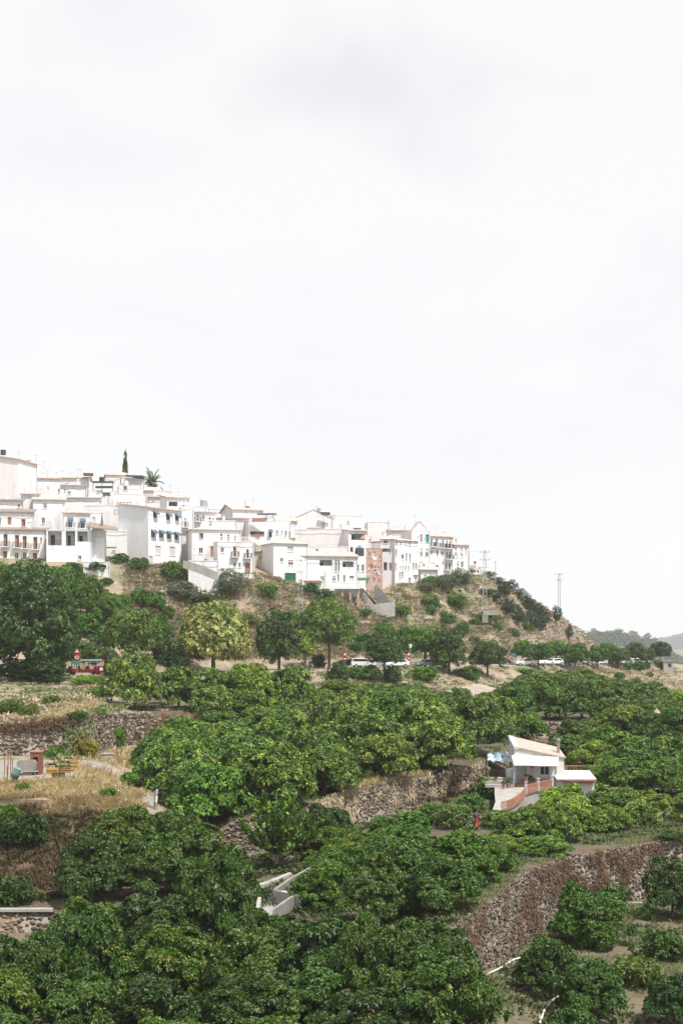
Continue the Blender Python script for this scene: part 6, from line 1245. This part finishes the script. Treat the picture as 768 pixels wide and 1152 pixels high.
car('hatch',540,.15,R(5),(.07,.08,.09),'black car left of the round tree before the cliff'); car('suv',556,.12,R(5),(.04,.05,.055),'dark green-black car right of the round tree trunk'); car('hatch',590,.12,R(12),Wc,'white car parked alone at the bend')
cr2=random.Random(2)
for i,px in enumerate((604,613,623,633,643,654,663,673,683,692,702,711,720,729,738)):
    col=[Wc,(.8,.82,.85),Wc,(.3,.32,.35),Wc,Wc,(.85,.85,.85),Wc,(.12,.13,.15),Wc,(.5,.52,.55),Wc,Wc,(.2,.22,.25),Wc][i]
    car('hatch' if i%3 else 'suv',px,.2+.05*(i%2),R(25+cr2.uniform(-5,5)),col,['white','silver','white','dark grey','white','white','pale','white','black','white','grey','white','white','charcoal','white'][i]+' parked car, %s from left in the row under the street trees'%ORD[i],'cars in the row under the street trees')
m=MB(); m.hexa([(1.95,-.7,1.62),(2.9,-.7,2.0),(2.9,.7,2.0),(1.95,.7,1.62),(1.95,-.7,1.68),(2.9,-.7,2.06),(2.9,.7,2.06),(1.95,.7,1.68)]); tg=m.build('open_tailgate','carpaint',sv)
for c in sv.children:
    if c.name.startswith('open_tailgate'): c.color=(.9,.9,.9,1)
# scooter in front of the tower house
r=empty('scooter',tuple(P(315.5,656.5,277.5)),'dark motor scooter parked left of the green garage door','scooter'); m=MB(); m.path([(-.5,0,.35),(-.35,0,.55),(.1,0,.5),(.35,0,.75),(.45,0,1.05)],[.14,.2,.12,.1,.04],8); m.box((-.25,0,.8),(.6,.28,.14)); m.build('body','iron',r); m=MB(); m.tube((.45,-.3,1.05),(.45,.3,1.05),.02,.02,5); m.build('handlebar','iron',r)
for x in(-.55,.6): m=MB(); m.tube((x,-.05,.22),(x,.05,.22),.22,.22,14); m.build('wheel','tyre',r)
# tourist train
def skinfig(pts, edges, rad, name, mat, parent, color=None, sub=1, root=0):
    me=bpy.data.meshes.new(name); me.from_pydata(pts,edges,[]); me.update(); me.materials.append(MATS[mat]); o=bpy.data.objects.new(name,me); COL.objects.link(o); o.parent=parent
    md=o.modifiers.new('skin','SKIN'); 
    if not me.skin_vertices: me.skin_vertices.new() if hasattr(me.skin_vertices,'new') else None
    sv=me.skin_vertices[0].data
    for i,v in enumerate(sv): v.radius=(rad[i],rad[i]) if not isinstance(rad[i],tuple) else rad[i]; v.use_root=(i==root)
    s=o.modifiers.new('sub','SUBSURF'); s.levels=sub; s.render_levels=sub
    if color: o.color=(*color,1)
    return o
def person(loc,rz,label,pose,top,legs,cat='person',group=None):
    r=empty('person',loc,label,cat,group,rz)
    if pose=='sit': J=dict(pel=(0,0,.5),che=(0,-.02,.95),nec=(0,0,1.12),hd=(0,.03,1.27),ht=(0,.03,1.38),ls=(-.19,0,1.02),rs=(.19,0,1.02),le=(-.24,.1,.78),re=(.24,.1,.78),lw=(-.16,.32,.7),rw=(.16,.32,.7),lh=(-.1,0,.5),rh=(.1,0,.5),lk=(-.13,.42,.52),rk=(.13,.42,.52),la=(-.13,.45,.1),ra=(.13,.45,.1),lt=(-.13,.62,.05),rt=(.13,.62,.05))
    elif pose=='walk': J=dict(pel=(0,0,.93),che=(0,.05,1.3),nec=(0,.08,1.47),hd=(0,.12,1.62),ht=(0,.12,1.73),ls=(-.2,.06,1.4),rs=(.2,.06,1.4),le=(-.27,.18,1.15),re=(.26,-.1,1.14),lw=(-.2,.4,1.05),rw=(.25,-.02,.9),lh=(-.1,0,.88),rh=(.1,0,.88),lk=(-.13,.2,.5),rk=(.13,-.06,.48),la=(-.14,.2,.09),ra=(.14,-.34,.12),lt=(-.14,.38,.05),rt=(.14,-.2,.05))
    else: J=dict(pel=(0,0,.93),che=(0,0,1.3),nec=(0,0,1.48),hd=(0,.03,1.62),ht=(0,.03,1.73),ls=(-.2,0,1.4),rs=(.2,0,1.4),le=(-.26,0,1.13),re=(.26,0,1.13),lw=(-.26,.08,.88),rw=(.26,.08,.88),lh=(-.1,0,.88),rh=(.1,0,.88),lk=(-.11,.01,.49),rk=(.11,.01,.49),la=(-.11,0,.08),ra=(.11,0,.08),lt=(-.12,.16,.04),rt=(.12,.16,.04))
    ks=list(J); ix={k:i for i,k in enumerate(ks)}; E=[('pel','che'),('che','nec'),('nec','hd'),('hd','ht'),('che','ls'),('ls','le'),('le','lw'),('che','rs'),('rs','re'),('re','rw'),('pel','lh'),('lh','lk'),('lk','la'),('la','lt'),('pel','rh'),('rh','rk'),('rk','ra'),('ra','rt')]
    rad=dict(pel=.13,che=.14,nec=.055,hd=.095,ht=.075,ls=.07,rs=.07,le=.045,re=.045,lw=.032,rw=.032,lh=.09,rh=.09,lk=.06,rk=.06,la=.045,ra=.045,lt=.035,rt=.035)
    skinfig([J[k] for k in ks],[(ix[a],ix[b]) for a,b in E],[rad[k] for k in ks],'body','skin',r)
    def sub(keys,grow,name,color):
        i2={k:i for i,k in enumerate(keys)}; skinfig([J[k] for k in keys],[(i2[a],i2[b]) for a,b in E if a in i2 and b in i2],[rad[k]+grow for k in keys],name,'cloth',r,color)
    sub(['pel','che','ls','le','rs','re'],.025,'shirt',top); sub(['pel','lh','lk','la','rh','rk','ra'],.022,'trousers',legs)
    m=MB(); h=Vector(J['ht']); m.tube(h+Vector((0,-.03,-.06)),h+Vector((0,-.03,.05)),.105,.06,10); m.build('hair','hair',r,smooth=True)
    return r
Yp=137; g=G(536,Yp); py_=HY+(ZC-g.z)/g.y*F; 
person(tuple(G(535.5,127.6)+Vector((0,0,.02))),R(200),'person in red trousers and dark top walking between the orchard shrubs','walk',(.09,.09,.10),(.55,.04,.03))
person(tuple(P(415,0,roadY(415,.12)).xy.to_3d()+Vector((0,0,H(P(415,0,roadY(415,.12)).x,roadY(415,.12))))),R(90),'person in dark clothes standing by the open white off-road car','stand',(.04,.04,.05),(.05,.05,.06))
def wagon(px,t,seats):
    Y=roadY(px,t); x=(px-CX)/F*Y; r=empty('train_wagon',(x,Y,H(x,Y)+.02)); L=5.2
    m=MB(); m.box((0,0,.5),(L,1.7,.25)); m.build('chassis','red_paint',r)
    for k in range(4): m=MB(); m.box((-L/2+.65+k*1.3,-.84,.8),(1.1,.06,.42)); m.build('side_panel','red_paint',r)
    m=MB(); m.box((0,0,2.32),(L+.3,2.0,.1)); rf=m.build('roof','cream_paint',r); m=MB(); m.box((0,0,2.42),(L+.1,1.5,.1)); m.build('roof_panel','teal_paint',rf)
    for k in range(5):
        for y in(-.8,.8): m=MB(); m.box((-L/2+.05+k*(L-.1)/4,y,1.4),(.07,.07,1.75)); m.build('post','red_paint',r)
    for k in range(4): m=MB(); m.box((-L/2+.65+k*1.3,0,.82),(.5,1.5,.1)); m.box((-L/2+.4+k*1.3,0,1.1),(.08,1.5,.5)); m.build('bench','bark',r)
    for xx in(-1.7,1.7):
        for y in(-.75,.75): m=MB(); m.tube((xx,y-.1,.3),(xx,y+.1,.3),.3,.3,14); m.build('wheel','tyre',r)
    return r
ws=[]
for px,lb in ((94.5,'open red tourist train wagon with cream roof, right behind the engine'),(54,'open red tourist train wagon, middle one, mostly behind dark leaves'),(16,'open red tourist train wagon, rearmost, behind the huge dark tree')):
    w=wagon(px,.35,4); tag(w,lb,'train wagon','tourist train on the road'); ws.append(w)
Y=roadY(114,.35); x=(P(114.5,0,Y).x); r=empty('train_engine',(x,Y,H(x,Y)+.02),'red engine of the tourist train, at its right end','train engine')
m=MB(); m.prism([(-1.1,.35),(1.7,.35),(1.7,1.15),(.5,1.25),(.4,1.3),(-1.1,1.3)],-.8,.8); m.build('body','red_paint',r); m=MB(); m.box((-.45,0,2.25),(1.6,1.9,.12)); m.build('roof','red_paint',r)
for a in(-1.05,.3):
    for y in(-.75,.75): m=MB(); m.box((a,y,1.75),(.08,.08,.95)); m.build('post','red_paint',r)
m=MB(); m.tube((1.1,0,1.2),(1.1,0,1.95),.16,.2,10); m.build('funnel','iron',r); m=MB(); m.box((.1,-.83,.9),(.5,.04,.45)); m.build('white_panel','marine_plastic',r)
for xx in(-.6,1.1):
    for y in(-.75,.75): m=MB(); m.tube((xx,y-.1,.33),(xx,y+.1,.33),.33,.33,14); m.build('wheel','tyre',r)
pc=random.Random(6); cols=[(.7,.7,.7),(.08,.08,.1),(.6,.1,.08),(.1,.2,.4),(.75,.7,.5),(.5,.5,.5),(.05,.15,.1),(.8,.8,.8)]; cn=['white','black','red','blue','cream','grey','dark green','bright white']
for wi,w in enumerate(ws[:2]):
    for k in range(4):
        i=(wi*4+k); person(tuple(Vector(w.location)+Vector((-1.95+k*1.3+.0,-.35 if k%2 else .2,.38))),R(-90),'seated passenger in %s shirt on the %s of the tourist train'%(cn[i],'wagon behind the engine' if wi==0 else 'middle wagon'),'sit',cols[i],(.08,.09,.14),group='passengers on the tourist train')
# signs and lamp
def disc(m,c,r,y0,y1,n=20): m.tube((c[0],y0,c[2]),(c[0],y1,c[2]),r,r,n)
Y=roadY(87,-.3); g=G(87,Y); ht=ZC-(731-HY)/F*Y-g.z
r=empty('road_sign',tuple(g),'road sign post with red triangle, round red-ringed sign and teal plate','road sign')
m=MB(); m.tube((0,0,-.3),(0,0,ht-.3),.05,.05,8); m.build('pole','galvanised',r)
m=MB(); m.box((0,-.07,ht-1.15),(1.0,.03,1.05)); m.build('back_plate','sign_red',r)
m=MB(); disc(m,(0,0,ht-1.15),.42,-.12,-.09); d=m.build('round_plate','paint_white',r); m=MB()
for k in range(20):
    a,b=2*math.pi*k/20,2*math.pi*(k+1)/20; m.hexa([(.3*math.cos(a),-.14,ht-1.15+.3*math.sin(a)),(.3*math.cos(b),-.14,ht-1.15+.3*math.sin(b)),(.3*math.cos(b),-.122,ht-1.15+.3*math.sin(b)),(.3*math.cos(a),-.122,ht-1.15+.3*math.sin(a)),(.42*math.cos(a),-.14,ht-1.15+.42*math.sin(a)),(.42*math.cos(b),-.14,ht-1.15+.42*math.sin(b)),(.42*math.cos(b),-.122,ht-1.15+.42*math.sin(b)),(.42*math.cos(a),-.122,ht-1.15+.42*math.sin(a))])
m.build('red_ring','sign_red',d); m=MB(); m.box((-.07,-.135,ht-1.15),(.1,.02,.3)); m.box((.08,-.135,ht-1.15),(.12,.02,.24)); m.build('dark_mark','iron',d)
m=MB(); m.prism([(-.5,ht-.5),(.5,ht-.5),(0,ht+.35)],-.1,-.07); t=m.build('triangle_plate','sign_red',r); m=MB(); m.prism([(-.3,ht-.4),(.3,ht-.4),(0,ht+.12)],-.13,-.103); m.build('white_centre','paint_white',t)
m=MB(); m.box((-.2,-.09,ht-1.95),(1.3,.03,.4)); m.build('name_plate','sign_teal',r)
for px,lb in ((388,'red and white road sign at the left of the parked cars'),(459.5,'red and white road sign beside the white street lamp')):
    Y=roadY(px,-.1); g=G(px,Y); ht=ZC-(735.5-HY)/F*Y-g.z; r=empty('road_sign',tuple(g),lb,'road sign'); m=MB(); m.tube((0,0,-.3),(0,0,ht),.05,.05,8); m.build('pole','galvanised',r)
    m=MB(); m.prism([(-.5,ht-.35),(.5,ht-.35),(0,ht+.5)],-.1,-.07); t=m.build('triangle_plate','sign_red',r); m=MB(); m.prism([(-.28,ht-.25),(.28,ht-.25),(0,ht+.22)],-.13,-.103); m.build('white_centre','paint_white',t)
    m=MB(); disc(m,(0,0,ht-.85),.42,-.1,-.07); t=m.build('round_plate','sign_red',r); m=MB(); m.box((0,-.12,ht-.85),(.55,.03,.16)); m.build('white_bar','paint_white',t)
Y=roadY(461,.1); g=G(461.3,Y); ht=ZC-(729-HY)/F*Y-g.z; r=empty('street_lamp',tuple(g),'white street lamp behind the right-hand road sign','street lamp'); m=MB(); m.tube((0,0,-.2),(0,0,ht),.07,.05,8); m.build('pole','galvanised',r); m=MB(); m.tube((0,0,ht),(0,0,ht+.55),.2,.28,10); m.tube((0,0,ht+.55),(0,0,ht+.7),.3,.05,10); m.build('lamp_shade','marine_plastic',r)
Y=roadY(577,-.1); g=G(577,Y); r=empty('information_sign',tuple(g),'small blue sign on grey pole at the foot of the cliff','road sign'); m=MB(); m.tube((0,0,-.3),(0,0,2.9),.05,.05,8); m.build('pole','galvanised',r); m=MB(); m.box((0,-.08,2.5),(.8,.04,.8)); m.build('plate','blue_cloth',r)
# white kerb stones by the train
r=[]; 
for k in range(9):
    m=MB(); m.box((0,0,.2),(.9,.35,.5),0); o=m.build('kerb_stone','paint_white'); g=G(86+k*4.6,roadY(86,-.55)); o.location=g; tag(o,'white kerb stone below the hedge by the road sign, %s from left'%ORD[k],'kerb stone','white kerb stones by the road sign')
# lattice pylons
def pylon(px,Y,top,base,w,label,arms=((.97,1.0),(.8,.8))):
    g=P(px,base,Y); zt=ZC-(top-HY)/F*Y; h=zt-g.z; r=empty('lattice_pylon',tuple(g),label,'pylon'); m=MB(); n=max(6,int(h/1.3))
    wd=lambda t: w*(1-t)+.45*t
    for sx,sy in((-1,-1),(1,-1),(1,1),(-1,1)): m.tube((sx*wd(0)/2,sy*wd(0)/2,-.8),(sx*wd(1)/2,sy*wd(1)/2,h),.042,.03,4)
    m.build('legs','galvanised',r); m=MB()
    for k in range(n):
        a,b=k/n,(k+1)/n; wa,wb=wd(a)/2,wd(b)/2; s=1 if k%2 else -1
        for (p,q) in (((-s*wa,-wa,a*h),(s*wb,-wb,b*h)),((-s*wa,wa,a*h),(s*wb,wb,b*h)),((wa,-s*wa,a*h),(wb,s*wb,b*h)),((-wa,-s*wa,a*h),(-wb,s*wb,b*h))): m.tube(p,q,.022,.022,4)
        m.tube((-wb,-wb,b*h),(wb,-wb,b*h),.025,.025,4)
    m.build('bracing','galvanised',r)
    for t,l in arms:
        m=MB(); m.box((0,0,t*h),(l*2.4,.1,.1)); ca=m.build('crossarm','galvanised',r)
        for s in(-1,0,1): m=MB(); m.tube((s*l*1.1,0,t*h+.05),(s*l*1.1,0,t*h+.35),.06,.05,6); m.build('insulator','terracotta',ca)
    m=MB(); m.box((0,0,-.9),(w+.3,w+.3,1.6)); m.build('footing','concrete',r)
pylon(338,264,629,696,.9,'grey lattice power pylon in front of the tower house',((.97,.7),(.78,.6),(.5,.4)))
pylon(545,308,619,692,.95,'grey lattice pylon at the right end of the houses',((.97,.9),(.85,.9),(.45,.6)))
pylon(628.5,372,645,701,.75,'slim pale lattice mast on the bare hill crest',((.98,.9),(.86,.7)))
m=MB(); m.tube((0,0,-1),(0,0,7),.09,.07,6); m.box((0,0,6.8),(1.2,.08,.08)); o=m.build('utility_pole','galvanised'); o.location=G(557,330); tag(o,'thin grey utility pole on the hillside right of the pylon','utility pole')
# small ruins and things to the right
r=empty('stone_hut',tuple(G(738,190)),'pale conical stone hut peeping over the orchard at right','hut'); 
g=r.location; zt=ZC-(797-HY)/F*190-g.z; m=MB(); m.tube((0,0,-1),(0,0,zt-1.6),1.4,1.4,10); m.build('wall','pale_concrete',r); m=MB(); m.tube((0,0,zt-1.6),(0,0,zt),1.5,.05,10); m.build('roof','roof_sheet',r)
r=empty('roadside_house',tuple(G(750,375)),'tiny pale flat building at the end of the parking row','building'); m=MB(); zt=ZC-(744-HY)/F*375-r.location.z; m.box((0,0,zt/2-.5),(2.6,3,zt+1)); m.build('wall','pale_concrete',r); m=MB(); m.box((0,0,zt+.08),(3.0,3.4,.16)); m.build('roof','roof_sheet',r); m=MB(); m.box((.3,-1.52,zt-1),(.8,.06,.9)); m.build('window','glass',r)
m=MB(); 
for k in range(26): m.box((-1.3+2.4*rr.random(),rr.uniform(-.3,.3),rr.uniform(0,.5)),(rr.uniform(.5,1.2),.5,.4),rr.uniform(0,3))
o=m.build('rubble_heap','pale_concrete'); o.location=G(436,296); tag(o,'heap of pale rubble on the hillside below the bay house','rubble heap')
m=MB(); m.box((0,0,.4),(6.2,.4,1.1)); m.box((0,.1,1.0),(6.5,.6,.12)); o=m.build('roadside_wall','concrete'); o.location=G(641,roadY(641,-.6)); o.rotation_euler=(0,0,R(12)); tag(o,'low brownish concrete wall on the road verge below the street trees','wall')
# ------------------------------------------------------------------ clean up unused prototypes
for ps in PROTO.values():
    for p in ps:
        if not p['used']:
            for c in list(p['root'].children): bpy.data.objects.remove(c)
            bpy.data.objects.remove(p['root'])
# ------------------------------------------------------------------ light, sky, air, camera
SUN_EL, SUN_AZ = R(61), R(137)   # azimuth from +Y clockwise: right and behind the viewer
w = bpy.data.worlds.new('World'); sc.world = w; w.use_nodes = True; nt = w.node_tree; L = nt.links; bg = nt.nodes['Background']; out = nt.nodes['World Output']
sky = _n(nt,'ShaderNodeTexSky'); sky.sky_type='NISHITA'; sky.sun_disc=False; sky.sun_elevation=SUN_EL; sky.sun_rotation=SUN_AZ; L.new(sky.outputs[0],bg.inputs[0]); bg.inputs[1].default_value=.08
tc=_n(nt,'ShaderNodeTexCoord'); mp=_n(nt,'ShaderNodeMapping'); mp.inputs['Scale'].default_value=(1,1,2.2); L.new(tc.outputs['Generated'],mp.inputs[0])
n1=_n(nt,'ShaderNodeTexNoise'); n1.inputs['Scale'].default_value=2.6; n1.inputs['Detail'].default_value=7; n1.inputs['Roughness'].default_value=.52; n1.inputs['Distortion'].default_value=.4; L.new(mp.outputs[0],n1.inputs[0])
rp=_n(nt,'ShaderNodeValToRGB'); rp.color_ramp.elements[0].position=.30; rp.color_ramp.elements[0].color=(.69,.69,.705,1); rp.color_ramp.elements[1].position=.54; rp.color_ramp.elements[1].color=(.765,.765,.77,1); L.new(n1.outputs['Fac'],rp.inputs[0])
b2=_n(nt,'ShaderNodeBackground'); b2.inputs[1].default_value=1.0; sx=_n(nt,'ShaderNodeSeparateXYZ'); L.new(tc.outputs['Generated'],sx.inputs[0]); mr=_n(nt,'ShaderNodeMapRange'); mr.inputs['From Min'].default_value=.02; mr.inputs['From Max'].default_value=.26; mr.inputs['To Min'].default_value=1; mr.inputs['To Max'].default_value=0; L.new(sx.outputs['Z'],mr.inputs[0])
mx=_n(nt,'ShaderNodeMix',data_type='RGBA'); mx.inputs['B'].default_value=(.765,.765,.775,1); L.new(mr.outputs[0],mx.inputs['Factor']); L.new(rp.outputs[0],mx.inputs['A']); 
nw=_n(nt,'ShaderNodeTexNoise'); nw.inputs['Scale'].default_value=5; nw.inputs['Detail'].default_value=6; L.new(tc.outputs['Generated'],nw.inputs[0])
vm=_n(nt,'ShaderNodeVectorMath',operation='MULTIPLY_ADD'); vm.inputs[1].default_value=(.30,.30,.22); L.new(nw.outputs['Color'],vm.inputs[0]); L.new(tc.outputs['Generated'],vm.inputs[2])
vs2=_n(nt,'ShaderNodeVectorMath',operation='SUBTRACT'); vs2.inputs[1].default_value=(.03+.15,.932+.15,.368+.11); L.new(vm.outputs[0],vs2.inputs[0])
vl=_n(nt,'ShaderNodeVectorMath',operation='MULTIPLY'); vl.inputs[1].default_value=(.55,1,1.5); L.new(vs2.outputs[0],vl.inputs[0]); vq=_n(nt,'ShaderNodeVectorMath',operation='LENGTH'); L.new(vl.outputs[0],vq.inputs[0])
m4=_n(nt,'ShaderNodeMapRange',interpolation_type='SMOOTHSTEP'); m4.inputs['From Min'].default_value=.015; m4.inputs['From Max'].default_value=.085; m4.inputs['To Min'].default_value=.45; m4.inputs['To Max'].default_value=0; L.new(vq.outputs['Value'],m4.inputs[0])
m5=_n(nt,'ShaderNodeMix',data_type='RGBA'); m5.inputs['B'].default_value=(.55,.55,.57,1); L.new(m4.outputs[0],m5.inputs['Factor']); L.new(mx.outputs['Result'],m5.inputs['A']); L.new(m5.outputs['Result'],b2.inputs[0]); ms=_n(nt,'ShaderNodeMixShader'); ms.inputs[0].default_value=.93
L.new(bg.outputs[0],ms.inputs[1]); L.new(b2.outputs[0],ms.inputs[2]); L.new(ms.outputs[0],out.inputs['Surface'])
sd=bpy.data.lights.new('sun','SUN'); sd.energy=4.6; sd.angle=R(3); sd.color=(1,.955,.9); so=bpy.data.objects.new('sun',sd); COL.objects.link(so)
dv=Vector((math.sin(SUN_AZ)*math.cos(SUN_EL), math.cos(SUN_AZ)*math.cos(SUN_EL), math.sin(SUN_EL))); so.rotation_euler=(-dv).to_track_quat('-Z','Y').to_euler()
if HAZE:
    m=bpy.data.materials.new('haze'); m.use_nodes=True; nt=m.node_tree; nt.nodes.remove(nt.nodes['Principled BSDF']); pv=_n(nt,'ShaderNodeVolumePrincipled'); pv.inputs['Color'].default_value=(.93,.95,1,1); pv.inputs['Density'].default_value=HAZE; pv.inputs['Anisotropy'].default_value=.2
    nt.links.new(pv.outputs[0],nt.nodes['Material Output'].inputs['Volume']); MATS['haze']=m
    b=MB(); b.box((0,4700,(-22+ZC+42)/2),(16000,9900,22+ZC+42)); o=b.build('haze','haze'); tag(o,'thin pale haze in the air over the valley','haze',kind='stuff')
cd=bpy.data.cameras.new('camera'); cam=bpy.data.objects.new('camera',cd); COL.objects.link(cam); cam.location=(0,0,ZC); cam.rotation_euler=(R(90),0,0)
cd.sensor_fit='VERTICAL'; cd.sensor_height=36; cd.sensor_width=24; cd.lens=50; cd.shift_y=140/1152; cd.clip_start=.1; cd.clip_end=20000; sc.camera=cam
vs=sc.view_settings; vs.view_transform='Standard'; vs.look='None'; vs.gamma=1; vs.exposure=EXPO; vs.use_curve_mapping=False
sc.cycles.volume_bounces=1; sc.cycles.max_bounces=6; sc.cycles.diffuse_bounces=3; sc.cycles.transmission_bounces=3; sc.cycles.caustics_reflective=False; sc.cycles.caustics_refractive=False; sc.cycles.use_denoising=True
